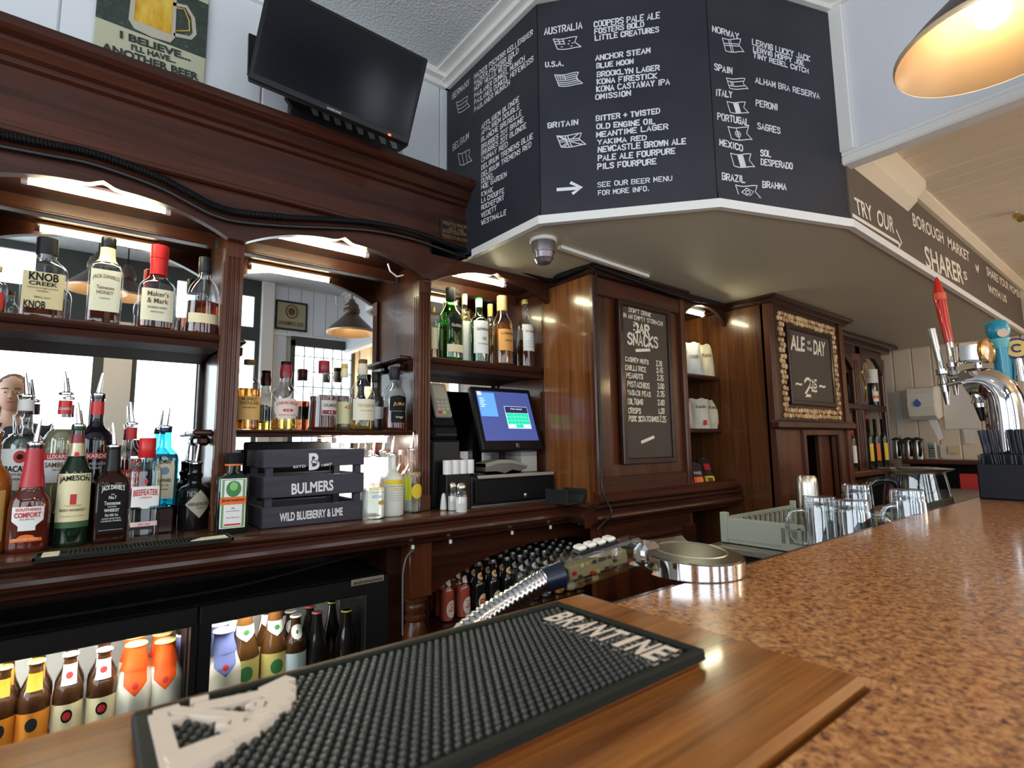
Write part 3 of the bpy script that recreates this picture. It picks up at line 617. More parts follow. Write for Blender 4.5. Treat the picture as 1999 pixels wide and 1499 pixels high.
# ----------------------------------------------------------------- far hutch
HY = 1.5
fh = thing('far_shelving', (4.6, 1.8, .93), 'small mahogany arched shelving with wine bottles, beyond the ale board', 'shelving')
hx0 = AX1+.03
def xz(px, py, Y=HY): p = at(px, py, y=Y); return p.x, p.z
p1 = xz(1672, 800)[0]; p2 = xz(1729, 800)[0]; p3 = min(xz(1741, 800)[0], WX-.02)
for a, b in ((p1, p1+.16), (p2, p3-.08)):
    mb = MB().box((a, HY, .93), (b, HY+.035, 1.86), .006)
    for k in range(3): mb.box((a+(b-a)*(.2+.22*k), HY-.006, 1.0), (a+(b-a)*(.3+.22*k), HY, 1.80), .003)
    part('pilaster', mb, mah_v, fh, True)
zs_ = at(1700, 790, y=HY).z
for a, b in ((hx0, p1), (p1+.16, p2)):
    mb = MB(); V = []; Fs = []; n = 20
    for k in range(n+1):
        u = -1+2*k/n; x_ = a+(b-a)*k/n; z_ = 1.72+.13*(1-abs(u)**2.4); V += [(x_, HY, z_), (x_, HY, 1.93), (x_, HY+.03, z_), (x_, HY+.03, 1.93)]
    for k in range(n): i = 4*k; Fs += [(i, i+4, i+5, i+1), (i+3, i+7, i+6, i+2), (i, i+2, i+6, i+4)]
    part('arched_fascia', mb.add(V, Fs), mah_h, fh, True)
part('shelf', MB().box((hx0, HY-.01, zs_-.05), (p2, HY+.3, zs_), .01), mah_h, fh, True)
part('top_cornice', MB().box((hx0, HY-.04, 1.90), (p3-.05, 2.1, 1.94), .01).box((hx0, HY-.09, 1.93), (p3-.01, 2.1, SZ-.001), .012), mah_d, fh, True)
fc = thing('far_counter', (4.6, 1.7, 0), 'wooden counter under the far wine shelves', 'counter')
zc2 = at(1690, 918, y=HY-.02).z
part('worktop', MB().box((hx0, HY-.05, zc2-.04), (WX-.02, 2.1, zc2), .008), pol_w, fc, True)
part('carcass', MB().box((hx0, HY+.03, 0), (WX-.02, 2.1, zc2-.04)), blackm, fc, True); part('edge_rail', MB().box((hx0, HY-.02, zc2-.11), (WX-.02, HY+.03, zc2-.06), .006), mah_h, fc, True)
# side counter on the far wall
q = at(1850, 898, x=5.1); sc_ = thing('side_counter', (5.2, 1.0, 0), 'dark wooden side counter under the cream boarded wall, behind the straws', 'counter')
part('worktop', MB().box((5.1, .72, q.z-.035), (WX-.02, HY-.06, q.z), .006), mah_y, sc_, True); part('lower_shelf', MB().box((5.08, .72, q.z-.25), (WX-.02, HY-.06, q.z-.22)), steel, sc_, True)
part('carcass', MB().box((5.3, .72, 0), (WX-.02, HY-.06, q.z-.035)).box((5.12, .72, 0), (5.3, HY-.06, q.z-.30)), blackm, sc_, True)
# ================================================================= bottles
SH = dict(
 spirit=[(0, .9), (.012, .98), (.03, 1), (.56, 1), (.61, .97), (.655, .85), (.69, .66), (.73, .47), (.78, .37), (.84, .34), (.97, .33), (.975, .38), (1, .38)],
 tall=[(0, .9), (.012, .98), (.03, 1), (.60, 1), (.64, .95), (.68, .78), (.71, .55), (.74, .41), (.80, .36), (.97, .34), (.975, .39), (1, .39)],
 taper=[(0, .90), (.02, .98), (.04, .99), (.30, 1), (.50, .975), (.585, .95), (.63, .85), (.68, .68), (.74, .50), (.80, .41), (.88, .36), (.97, .33), (.975, .38), (1, .38)],
 squat=[(0, .92), (.02, .99), (.05, 1), (.59, 1), (.64, .94), (.68, .79), (.72, .58), (.76, .44), (.97, .40), (.975, .44), (1, .44)],
 flare=[(0, .88), (.02, .98), (.05, 1), (.40, 1), (.47, .95), (.52, .82), (.555, .66), (.60, .58), (.70, .52), (.80, .43), (.97, .40), (1, .42)],
 boxy=[(0, .95), (.01, 1), (.66, 1), (.70, .94), (.73, .66), (.76, .46), (.97, .44), (1, .46)],
 dome=[(0, .92), (.02, .98), (.05, 1), (.40, .92), (.46, .97), (.52, .94), (.60, .82), (.67, .62), (.72, .42), (.76, .33), (.96, .31), (.965, .36), (1, .36)],
 bulb=[(0, .86), (.02, .96), (.06, 1), (.42, 1), (.52, .94), (.60, .80), (.66, .60), (.70, .42), (.74, .34), (.80, .36), (.86, .40), (.90, .34), (.97, .32), (1, .34)],
 neck=[(0, .88), (.02, .97), (.04, 1), (.48, 1), (.53, .96), (.57, .82), (.61, .60), (.66, .44), (.74, .40), (.84, .46), (.90, .38), (.97, .36), (1, .38)],
 apoth=[(0, .95), (.02, 1), (.56, 1), (.60, .98), (.64, .86), (.67, .60), (.70, .44), (.76, .40), (.80, .48), (.84, .50), (.86, .40), (.97, .38), (1, .42)],
 beer=[(0, .85), (.015, .95), (.03, 1), (.50, 1), (.57, .96), (.64, .80), (.71, .60), (.80, .46), (.93, .42), (.94, .47), (.97, .47), (1, .44)],
 sleek=[(0, .85), (.015, .95), (.03, 1), (.38, 1), (.48, .92), (.58, .76), (.68, .64), (.82, .52), (.94, .44), (.95, .49), (.98, .49), (1, .45)],
 mixer=[(0, .88), (.02, .98), (.04, 1), (.46, 1), (.54, .97), (.60, .86), (.66, .64), (.72, .48), (.80, .42), (.94, .38), (1, .38)],
 wine=[(0, .9), (.012, .98), (.02, 1), (.58, 1), (.63, .96), (.67, .80), (.71, .52), (.75, .40), (.96, .36), (.965, .40), (1, .40)])
def prof_at(sh, t):
    P = SH[sh]
    for (a, ra), (b, rb) in zip(P, P[1:]):
        if t <= b: return ra+(rb-ra)*(t-a)/max(b-a, 1e-6)
    return P[-1][1]
HW = dict(rect=lambda v: 1, oval=lambda v: math.sqrt(max(0, 1-(2*v-1)**2)), diamond=lambda v: 1-abs(2*v-1), arch=lambda v: 1 if v < .8 else math.sqrt(max(0, 1-((v-.8)/.2)**2)),
          shield=lambda v: 1 if v > .42 else (.55 if v < .2 else .55+.45*((v-.2)/.22)), point=lambda v: min(1, v/.45), mound=lambda v: 1 if v < .5 else math.sqrt(max(0, 1-((v-.5)/.5)**2))*.55)
def place(px, Y, z, pyt, wpx, pxt=None):
    top = at(pxt or px, pyt, y=Y); m_ = at(px, (pyt+900)/2 if False else pyt+30, y=Y)
    p = Vector((m_.x, Y, z)); H = top.z-z; d = (Vector((p.x, Y, z+H/2))-CAM).dot(_f); c = 1/math.sqrt(1+((px-999.5)/F)**2)
    return p, H, wpx/2*d/F*c
def make_bottle(p, H, R, sh, glass, label, name='spirit_bottle', group=None, rz=0., e=2., ry=1., liquid=None, labels=(), texts=(), cap=None, pour=0, cat='bottle', seg=28, bands=()):
    t = thing(name, p, label, cat, group, rz)
    prof = [(z*H, R*r*(1 if True else 1), R*r*ry if r > .6 else R*r*(ry+(1-ry)*min(1, (.6-r)/.2)), e if r > .6 else 2.) for z, r in SH[sh]]
    part('glass_body', MB().sup(prof, seg), glass, t)
    if liquid:
        lm, lv = liquid; ts = [q for q in SH[sh] if .012 < q[0] < lv]; ts = [(.014, ts[0][1]*.95)]+ts+[(lv, prof_at(sh, lv))]
        part('liquid', MB().sup([(z*H, R*r*.93, (R*r*ry if r > .6 else R*r)*.93, e if r > .6 else 2.) for z, r in ts], seg), lm, t)
    def S_(x_, z_, off):
        r = prof_at(sh, z_/H)*R; ryy = r*(ry if r > .6*R else 1); ee = e if r > .6*R else 2.
        if ee == 2. and ry == 1.: a = x_/r; return Vector(((r+off)*math.sin(a), -(r+off)*math.cos(a), z_))
        u = min(abs(x_)/r, .985); return Vector((x_, -ryy*(1-u**ee)**(1/ee)-off, z_))
    lab0 = t
    for k, lb in enumerate(labels):
        z0, z1, hw, m_ = lb[:4]; shp = lb[4] if len(lb) > 4 else 'rect'; xo = lb[5] if len(lb) > 5 else 0; mb = MB(); nu = 14; nv = 10 if shp == 'rect' else 16; V = []
        for j in range(nv+1):
            v = j/nv; h_ = max(HW[shp](v), .02)*hw*R
            for i in range(nu+1): V.append(S_(xo*R+h_*(2*i/nu-1), (z0+(z1-z0)*v)*H, .0006+.0003*k))
        mb.add(V, [(j*(nu+1)+i, j*(nu+1)+i+1, (j+1)*(nu+1)+i+1, (j+1)*(nu+1)+i) for j in range(nv) for i in range(nu)], True)
        q_ = part('label' if k == 0 else 'label_detail', mb, m_, t if k == 0 else lab0)
        if k == 0: lab0 = q_
    for tx in texts:
        s_, zc, h_, w_, m_ = tx[:5]; b_ = tx[5] if len(tx) > 5 else .01; cu = tx[6] if len(tx) > 6 else 0; xo = tx[7] if len(tx) > 7 else 0
        v, f = ftext(s_, b_); part('lettering', MB().add([S_((xo+(a-.5)*w_)*R, (zc+(b-.5)*h_+cu*(1-(2*a-1)**2))*H, .0022) for a, b in v], f), m_, lab0)
    for z0, z1, k_, m_ in bands:
        n = 4; part('neck_band', MB().lathe([(prof_at(sh, z0+(z1-z0)*i/n)*R*k_+.0006, (z0+(z1-z0)*i/n)*H) for i in range(n+1)], seg, cap=False), m_, t)
    if cap:
        z0, z1, k_, m_ = cap; r = prof_at(sh, min(z0+.01, 1))*R*k_; part('cap', MB().lathe([(r*.96, z0*H), (r, z0*H+.001), (r, z1*H-.002), (r*.93, z1*H)], 20), m_, t)
    if pour:
        r = prof_at(sh, 1)*R; mb = MB().lathe([(r*.8, H-.002), (r*1.08, H), (r*1.08, H+.004), (r*.55, H+.008)], 16)
        a = Vector((0, 0, H+.006)); d = Vector((-.12 if pour == 1 else .10, -.05, 1)).normalized(); L_ = .062
        mb.tube([a, a+d*L_*.35, a+d*L_*.7, a+d*L_], [.0062, .0052, .004, .0026], 10)
        part('pourer', mb, chrome, t)
    return t
def B(label, px, Y, z, pyt, wpx, sh, glass, pxt=None, **k):
    p, H, R = place(px, Y, z, pyt, wpx, pxt); return make_bottle(p, H, R, sh, glass, label, **k)
# --- top shelf, left bay
zA, zB, zC = 1.5605, 1.2605, 1.5605
g1 = 'whiskeys on the upper left shelf'
B('bottle cut by the left edge of the picture on the upper shelf', -6, 1.93, zA, 520, 46, 'spirit', g_clear, group=g1, liquid=(l_amber, .3), cap=(.9, 1.0, 1.1, gldp), labels=[(.12, .45, .9, redp)])
B('square whiskey bottle with black wax top and kraft label, on the upper left shelf', 92, 1.93, zA, 468, 92, 'squat', g_clear, group=g1, e=5., ry=.55, liquid=(l_brown, .28), cap=(.80, 1.01, 1.15, black),
  labels=[(.12, .56, .88, mat('kraft_label', (.60, .50, .28), .6))], texts=[('KNOB', .50, .10, 1.25, blk, .03), ('CREEK', .415, .05, 1.2, blk, .02), ('Kentucky straight bourbon', .36, .03, 1.3, brn, 0), ('WHISKEY', .325, .02, .5, brn), ('SMALL batch', .25, .022, .7, brn), ('KNOB', .16, .09, .9, blk, .02, 0, -.3)])
B('square honey whiskey bottle with cream label and black cap, second on the upper shelf', 211, 1.93, zA, 466, 68, 'squat', g_clear, group=g1, pxt=216, e=6., ry=.9, liquid=(l_brown, .18), cap=(.88, 1.0, 1.12, black), bands=[(.70, .88, 1.02, creamp)],
  labels=[(.14, .60, .86, mat('pale_cream_label', (.76, .72, .52), .5))], texts=[("JACK DANIEL'S", .50, .055, 1.5, brn, .01, .02), ('Tennessee', .40, .04, 1.0, brn), ('HONEY', .345, .04, .95, brn, .01), ('LIQUEUR', .28, .018, .6, brn)])
B('whiskey bottle with dripping red wax neck, upper left shelf', 311, 1.93, zA, 485, 74, 'neck', g_clear, group=g1, pxt=315, e=3.2, ry=.8, liquid=(l_brown, .16), cap=(.86, 1.02, 1.2, red), bands=[(.66, .88, 1.08, red)],
  labels=[(.10, .47, .84, mat('pale_cream_label', (.7, .6, .3)))], texts=[("Maker's", .41, .06, 1.1, brn, .01), ('& Mark', .33, .06, 1.1, brn, .01), ('BOURBON WHISKY', .25, .025, 1.0, brn), ('KENTUCKY', .20, .02, .7, brn)])
B('half-full clear flask bottle with tall neck, beside the first pilaster on the upper shelf', 400, 1.93, zA, 505, 70, 'dome', g_clear, group=g1, pxt=408, e=2.4, ry=.75, liquid=(l_brown, .42), cap=(.80, 1.0, 1.15, dgrey), labels=[(.14, .26, .84, creamp)])
# --- left bay on the counter
zR = CT+.0006
step = solo('bottle_step', MB().box((-.345, 1.93, CT), (.20, 2.06, CT+.075), .004), mah_d, 'dark wooden step raising the back row of bottles in the left bay', 'step')
zS = CT+.0756
g2 = 'bottles standing in the left counter bay'
B('amber bottle with ochre label, cut by the left edge of the picture', -12, 1.86, zR, 845, 88, 'spirit', mat('amber_glass', (.30, .085, .008), .07, coat=.5), group=g2, labels=[(.1, .52, .9, mat('ochre_label', (.60, .34, .10)))], pour=1)
B('red-brown liqueur bottle with a red foil neck and white shield label', 67, 1.835, zR, 868, 86, 'flare', g_redbr, group=g2, pxt=72, rz=-.05, e=2.6, ry=.7, cap=(.97, 1.02, 1.0, black), bands=[(.60, .96, 1.03, mat('red_foil', (.50, .03, .045), .35))], pour=2,
  labels=[(.20, .42, .72, wht, 'shield'), (.10, .165, .72, org, 'mound')], texts=[('SOUTHERN', .395, .028, 1.15, redp, .02), ('COMFORT', .345, .048, 1.22, redp, .03), ('70cl 35% Vol.', .305, .015, .7, brn), ('SPIRIT OF NEW ORLEANS', .125, .016, 1.1, creamp)])
B('dark green whiskey bottle with cream label and green band, largest in the front row', 152, 1.865, zR, 832, 72, 'taper', g_dgreen, group=g2, pxt=161, rz=.02, cap=(.965, 1.0, 1.1, mat('dark_green_cap', (.01, .06, .03), .3)), pour=1,
  bands=[(.855, .93, 1.03, mat('maroon_foil', (.25, .02, .03), .3)), (.745, .855, 1.02, mat('silver_gold_foil', (.6, .52, .35), .35, .4))], labels=[(.20, .60, 1.12, mat('jam_cream', (.80, .73, .45), .5)), (.155, .205, 1.12, mat('band_green', (.05, .12, .05))), (.345, .43, .17, redp, 'rect'), (.74, .78, .13, redp, 'oval')],
  texts=[('JAMESON', .545, .055, 1.75, blk, .02, .012), ('IRISH WHISKEY', .30, .022, 1.4, brn, .01), ('Triple Distilled', .335, .022, .9, gldp), ('JOHN JAMESON & SON LIMITED', .25, .014, 1.3, gldp)])
B('square black-labelled whiskey bottle with black neck, fourth in the front row', 221, 1.87, zR, 872, 66, 'squat', mat('cola_glass', (.022, .006, .003), .07, spec=.4), group=g2, pxt=228, rz=.10, e=7., ry=.95, bands=[(.74, .97, 1.03, black)], cap=(.97, 1.02, 1.0, black), pour=1,
  labels=[(.10, .60, .84, blk)], texts=[("JACK DANIEL'S", .55, .065, 1.35, wht, .02, .02), ('OLD', .50, .014, .2, wht), ('No.7', .468, .035, .45, wht, .02), ('Tennessee', .41, .04, .95, wht, .01), ('SOUR MASH', .372, .014, .5, wht), ('WHISKEY', .335, .034, .9, wht, .02), ('70cl 40% Vol.', .285, .028, .8, wht, .01), ('DISTILLED AND BOTTLED BY', .25, .014, 1.1, wht), ('LYNCHBURG TENNESSEE', .225, .014, 1.2, wht), ('--------------', .59, .006, 1.4, wht), ('--------------', .135, .006, 1.4, wht)])
B('clear gin bottle with red cap and red-coated figure on a white label', 287, 1.855, zR, 855, 64, 'boxy', g_clear, group=g2, pxt=287, rz=.05, e=5., ry=.7, cap=(.80, 1.0, 1.2, red),
  labels=[(.32, .52, .84, wht, 'rect'), (.30, .36, .35, wht, 'oval'), (.53, .60, .12, redp, 'diamond'), (.60, .625, .06, blk, 'oval'), (.13, .175, .80, mat('pink_label', (.75, .55, .55)))], texts=[('BEEFEATER', .455, .06, 1.5, redp, .02, .008), ('LONDON', .41, .018, .7, redp), ('DRY GIN', .15, .02, .7, redp)])
B('tall clear rum bottle with round red emblem, back row left', 50, 1.985, zS, 775, 84, 'apoth', g_clear, group=g2, pxt=53, liquid=(mat('rum_pale', (.80, .93, .78), .03, trans=.9, ior=1.2), .66), bands=[(.88, .975, 1.03, paper)], pour=1,
  labels=[(.22, .56, 1.05, wht), (.44, .545, .30, redp, 'oval'), (.47, .515, .15, blk, 'oval')], texts=[('BACARDI', .395, .05, 1.35, blk, .02), ('CARTA BLANCA', .35, .02, 1.0, brn), ('SUPERIOR', .31, .018, .8, brn)])
sam = dict(bands=[(.83, .945, 1.03, red)])
B('tall aniseed liqueur bottle with a pale body and red collar, back row', 127, 1.985, zS, 770, 76, 'tall', g_clear, group=g2, pxt=131, liquid=(mat('anise_liquid', (.72, .66, .38), .03, trans=.6), .70), pour=1,
  labels=[(.26, .48, 1.1, wht), (.445, .50, 1.1, red)], texts=[('LUXARDO', .472, .035, 1.35, wht, .03), ('SAMBUCA', .405, .042, 1.6, brn, .01), ('DEI CESARI', .365, .016, .7, brn), ('LUXARDO', .875, .022, .55, wht, .02)], **sam)
B('tall black liqueur bottle with a red collar, back row middle', 190, 1.985, zS, 772, 76, 'tall', mat('black_liqueur_glass', (.01, .008, .014), .06, coat=.4), group=g2, pxt=190, pour=2,
  labels=[(.445, .50, 1.1, red)], texts=[('LUXARDO', .472, .035, 1.5, wht, .03), ('SAMBUCA WITH LIQUORICE', .405, .025, 1.6, wht, .01), ('LIQUEUR', .37, .025, .8, wht), ('PASSIONE NERA', .26, .025, 1.1, wht)], **sam)
B('gold tequila bottle with red neck band and red label, behind the gin', 256, 1.985, zS, 828, 62, 'spirit', g_clear, group=g2, pxt=254, liquid=(l_brown, .58), bands=[(.82, .96, 1.03, redp)], pour=1, labels=[(.20, .46, 1.0, redp)], texts=[('OLMECA', .40, .06, 1.3, creamp, .02), ('TEQUILA', .31, .05, 1.2, creamp, .02)])
B('pale blue square gin bottle with ornate cream label', 322, 1.975, zS, 835, 58, 'squat', g_blue, group=g2, pxt=320, e=5., ry=.65, rz=.08, liquid=(mat('blue_tint', (.25, .78, .85), .03, trans=.8), .66), cap=(.94, 1.0, 1.1, mat('navy', (.01, .02, .08), .3)), pour=2,
  labels=[(.10, .60, .66, mat('map_label', (.66, .64, .46)), 'arch'), (.40, .50, .3, mat('blue_grey_print', (.18, .28, .40)), 'oval')], texts=[('BOMBAY', .55, .05, .85, blk, .01, .02), ('SAPPHIRE', .33, .045, .9, blk, .01), ('DRY GIN', .27, .025, .6, brn), ('DISTILLED', .22, .02, .5, brn)])
B('black apothecary-style gin bottle with diamond label, beside the first pilaster', 381, 1.965, zR, 905, 62, 'apoth', g_dark, group=g2, pxt=386, pour=2, labels=[(.18, .60, .95, mat('grey_cream_label', (.60, .56, .42)), 'diamond', .25)], texts=[("HENDRICK'S", .39, .05, 1.35, blk, .01, 0, .25), ('GIN', .33, .03, .4, blk, 0, 0, .25)])
B('dark green liqueur bottle with white label and orange band, before the first pilaster', 456, 1.79, zR, 884, 64, 'boxy', mat('jaeger_glass', (.004, .012, .007), .08, coat=.5), pxt=456, rz=-.06, e=5., ry=.55, cap=(.86, 1.0, 1.15, blackm), bands=[(.84, .862, 1.2, org)],
  labels=[(.07, .68, .78, wht), (.08, .67, .70, mat('leaf_green_print', (.16, .34, .14))), (.09, .66, .56, wht), (.45, .655, .46, grn, 'oval'), (.53, .64, .24, mat('light_green_print', (.25, .55, .15)), 'oval'), (.36, .455, .80, org), (.105, .125, .5, redp)],
  texts=[('Jägermeister', .41, .055, 1.42, blk, .02), ('56', .315, .022, .2, brn), ('KRÄUTERLIKÖR', .28, .014, .8, brn), ('70cl 35% Vol', .2, .014, .8, brn)])
# --- middle bay shelf
g3 = 'whiskies on the middle bay shelf'
B('amber whisky bottle with parchment label and wood stopper, left end of middle shelf', 486, 1.95, zB, 702, 50, 'squat', g_clear, group=g3, pxt=482, liquid=(l_amber, .58), cap=(.93, 1.0, 1.1, brn), labels=[(.14, .47, 1.25, mat('parchment', (.72, .43, .14), .6))], texts=[('MONKEY', .43, .045, 1.3, brn, .01), ('SHOULDER', .375, .045, 1.5, brn, .01), ('BLENDED MALT', .31, .02, 1.1, brn)])
B('rounded blended whisky bottle with a dark red foil neck and oval label', 558, 1.935, zB, 706, 54, 'neck', g_clear, group=g3, pxt=559, liquid=(l_gold, .17), cap=(.95, 1.0, 1.1, blk), bands=[(.76, .95, 1.05, mat('maroon_foil', (.25, .02, .03)))], labels=[(.15, .46, 1.1, mat('pinkish_label', (.72, .62, .56)), 'oval'), (.255, .30, .4, redp, 'oval')], texts=[('CHIVAS REGAL', .365, .045, 1.7, redp, .01, .02), ('12', .278, .03, .3, wht), ('BLENDED SCOTCH WHISKY', .21, .016, 1.3, redp)])
B('round-shouldered dark whisky bottle with maroon neck and a small plaque label', 632, 1.945, zB, 705, 58, 'dome', g_clear, group=g3, pxt=634, liquid=(l_brown, .48), cap=(.82, 1.0, 1.2, mat('maroon_foil', (.25, .02, .03))), labels=[(.21, .42, .62, mat('silver_label', (.62, .58, .55)), 'rect', .25), (.22, .28, .58, mat('maroon_print', (.22, .02, .04)), 'rect', .25)], texts=[('DALMORE', .35, .045, 1.0, brn, .01, 0, .25), ('15', .25, .03, .3, wht, 0, 0, .25)])
B('slim pale whisky bottle with yellow stopper, behind the cream-labelled one', 672, 1.975, zB, 710, 36, 'bulb', g_clear, group=g3, pxt=671, liquid=(l_pale, .2), cap=(.93, 1.0, 1.15, gldp), bands=[(.80, .93, 1.05, creamp)], labels=[(.10, .42, 1.1, mat('pale_yellow_label', (.74, .70, .40)))], texts=[('43', .34, .05, .5, redp)])
B('cream-labelled whisky bottle with ridged neck and tan stopper', 708, 1.94, zB, 702, 50, 'bulb', g_clear, group=g3, pxt=708, liquid=(l_gold, .17), cap=(.94, 1.0, 1.1, brn), bands=[(.78, .94, 1.04, mat('grey_cream_label', (.6, .56, .42)))], labels=[(.14, .43, 1.15, mat('cream_label_pale', (.74, .70, .56)))], texts=[('PENDERYN', .34, .045, 1.4, gldp, .01), ('SINGLE MALT', .27, .02, 1.0, gldp)])
B('slim-necked dark stoppered bottle standing behind at the right of the middle shelf', 733, 2.0, zB, 726, 34, 'neck', mat('smoky_glass', (.03, .028, .02), .08, coat=.4), group=g3, cap=(.82, 1.0, 1.1, black), labels=[(.2, .4, 1, paper)])
B('pot-bellied whisky bottle with black collar and black label, right end of the middle shelf', 770, 1.935, zB, 716, 50, 'dome', g_clear, group=g3, pxt=768, liquid=(l_brown, .36), cap=(.80, 1.0, 1.25, dgrey), labels=[(.30, .54, .75, blk, 'arch'), (.12, .29, .66, blk)], texts=[('JURA', .40, .06, .95, gldp, .02), ('Origin', .20, .04, .6, creamp)])
# --- middle bay, lit vodkas on the counter
g4 = 'clear vodka bottles beside the crate'
sq = dict(pour=2)
B('clear vodka bottle printed in orange and yellow, nearest to the crate', 728, 1.80, zR, 892, 50, 'spirit', g_clear, group=g4, pxt=722, liquid=(l_clear, .5), texts=[('ABSOLUT', .56, .055, 1.3, org, .02), ('MANDRIN', .49, .055, 1.3, yel, .02), ('Country of Sweden', .43, .03, 1.2, blu), ('VODKA', .36, .05, .9, blu)], labels=[(.22, .30, .35, gldp, 'oval', .4)], **sq)
B('frosted white vodka bottle with yellow lettering, middle of the vodkas', 765, 1.815, zR, 888, 48, 'spirit', mat('frosted_glass', (.90, .92, .90), .45, trans=.5), group=g4, pxt=763, labels=[(.52, .60, 1.0, yel)], texts=[('Country of Sweden', .49, .03, 1.3, brn), ('CITRON', .44, .05, 1.1, yel, .02), ('-------------', .38, .008, 1.3, brn), ('------------', .34, .008, 1.2, brn), ('-------------', .30, .008, 1.3, brn), ('-----------', .26, .008, 1.2, brn)], **sq)
B('clear vodka bottle with a yellow lemon print, right end beside the second pilaster', 803, 1.855, zR, 878, 42, 'spirit', g_clear, group=g4, pxt=806, liquid=(l_clear, .4), labels=[(.22, .46, .62, yel, 'oval', .15), (.20, .56, .3, mat('lime_print', (.55, .62, .03)), 'rect', -.75)], texts=[('ABSOLUT', .62, .05, 1.1, gldp, .02)], **sq)
B('clear vodka bottle with a pourer, second row of the vodkas', 748, 1.90, zR, 882, 42, 'spirit', g_clear, group=g4, liquid=(l_clear, .4), **sq)
B('clear bottle with a pale pink cap, back row of the vodkas', 785, 1.93, zR, 878, 36, 'spirit', g_clear, group=g4, liquid=(l_pale, .55), cap=(.92, 1.0, 1.2, mat('pale_pink_plastic', (.80, .62, .58), .4)), labels=[(.3, .55, .8, mat('lime_print', (.5, .6, .03)))])
B('slim clear bottle with pourer, behind the crate corner', 697, 1.99, zR, 895, 26, 'spirit', g_clear, group=g4, liquid=(l_clear, .4), **sq)
# --- right bay top shelf
g5 = 'bottles on the right bay shelf'
B('orange-labelled bottle half hidden by the second pilaster', 846, 1.95, zC, 600, 20, 'spirit', g_clear, group=g5, liquid=(l_amber, .6), cap=(.9, 1.0, 1.1, gldp), labels=[(.2, .6, .9, creamp)])
B('green triangular whisky bottle with black label, leftmost green one', 880, 1.925, zC, 562, 46, 'taper', g_green, group=g5, pxt=877, e=2.5, cap=(.82, 1.0, 1.15, blk), liquid=(mat('green_spirit', (.10, .42, .04), .03, trans=.8), .45), labels=[(.34, .56, .6, blk, 'point'), (.10, .20, .8, creamp)], texts=[('Glenfiddich', .46, .045, 1.0, creamp)])
B('clear bottle with a plain white label, between the two green bottles', 907, 1.99, zC, 575, 28, 'tall', g_clear, group=g5, cap=(.85, 1.0, 1.1, creamp), labels=[(.05, .60, 1.2, wht)])
B('green whisky bottle with large white label', 935, 1.925, zC, 582, 36, 'tall', g_green, group=g5, pxt=934, cap=(.85, 1.0, 1.1, wht), liquid=(mat('green_spirit', (.1, .4, .04)), .55), labels=[(.14, .63, 1.2, wht)], texts=[('LAPHROAIG', .50, .045, 1.6, blk, .01), ('10', .36, .05, .4, blk, .01), ('ISLAY SINGLE MALT', .28, .018, 1.3, brn)])
B('slim clear bottle with amber spirit, behind the orange-labelled one', 957, 1.99, zC, 594, 26, 'tall', g_clear, group=g5, cap=(.80, 1.0, 1.15, gldp), liquid=(l_amber, .6))
B('amber whisky bottle with orange label and ribbed orange base', 980, 1.925, zC, 578, 42, 'taper', g_clear, group=g5, pxt=977, liquid=(l_amber, .60), cap=(.78, 1.0, 1.15, mat('tan_foil', (.65, .42, .18), .4)), labels=[(.20, .50, 1.0, mat('orange_label', (.75, .36, .10)))], texts=[('GLENMORANGIE', .44, .035, 1.5, brn), ('ORIGINAL', .34, .025, .8, brn)])
B('tall clear bottle with long white label and dark base, right end of the shelf', 1025, 1.935, zC, 584, 34, 'taper', g_clear, group=g5, pxt=1018, liquid=(l_brown, .40), cap=(.93, 1.0, 1.1, gldp), labels=[(.24, .62, .95, wht)], texts=[('CRAGGANMORE', .52, .03, 1.3, brn), ('- - - - - -', .38, .01, 1.2, brn), ('- - - - - -', .34, .01, 1.2, brn), ('- - - - - -', .30, .01, 1.2, brn)])
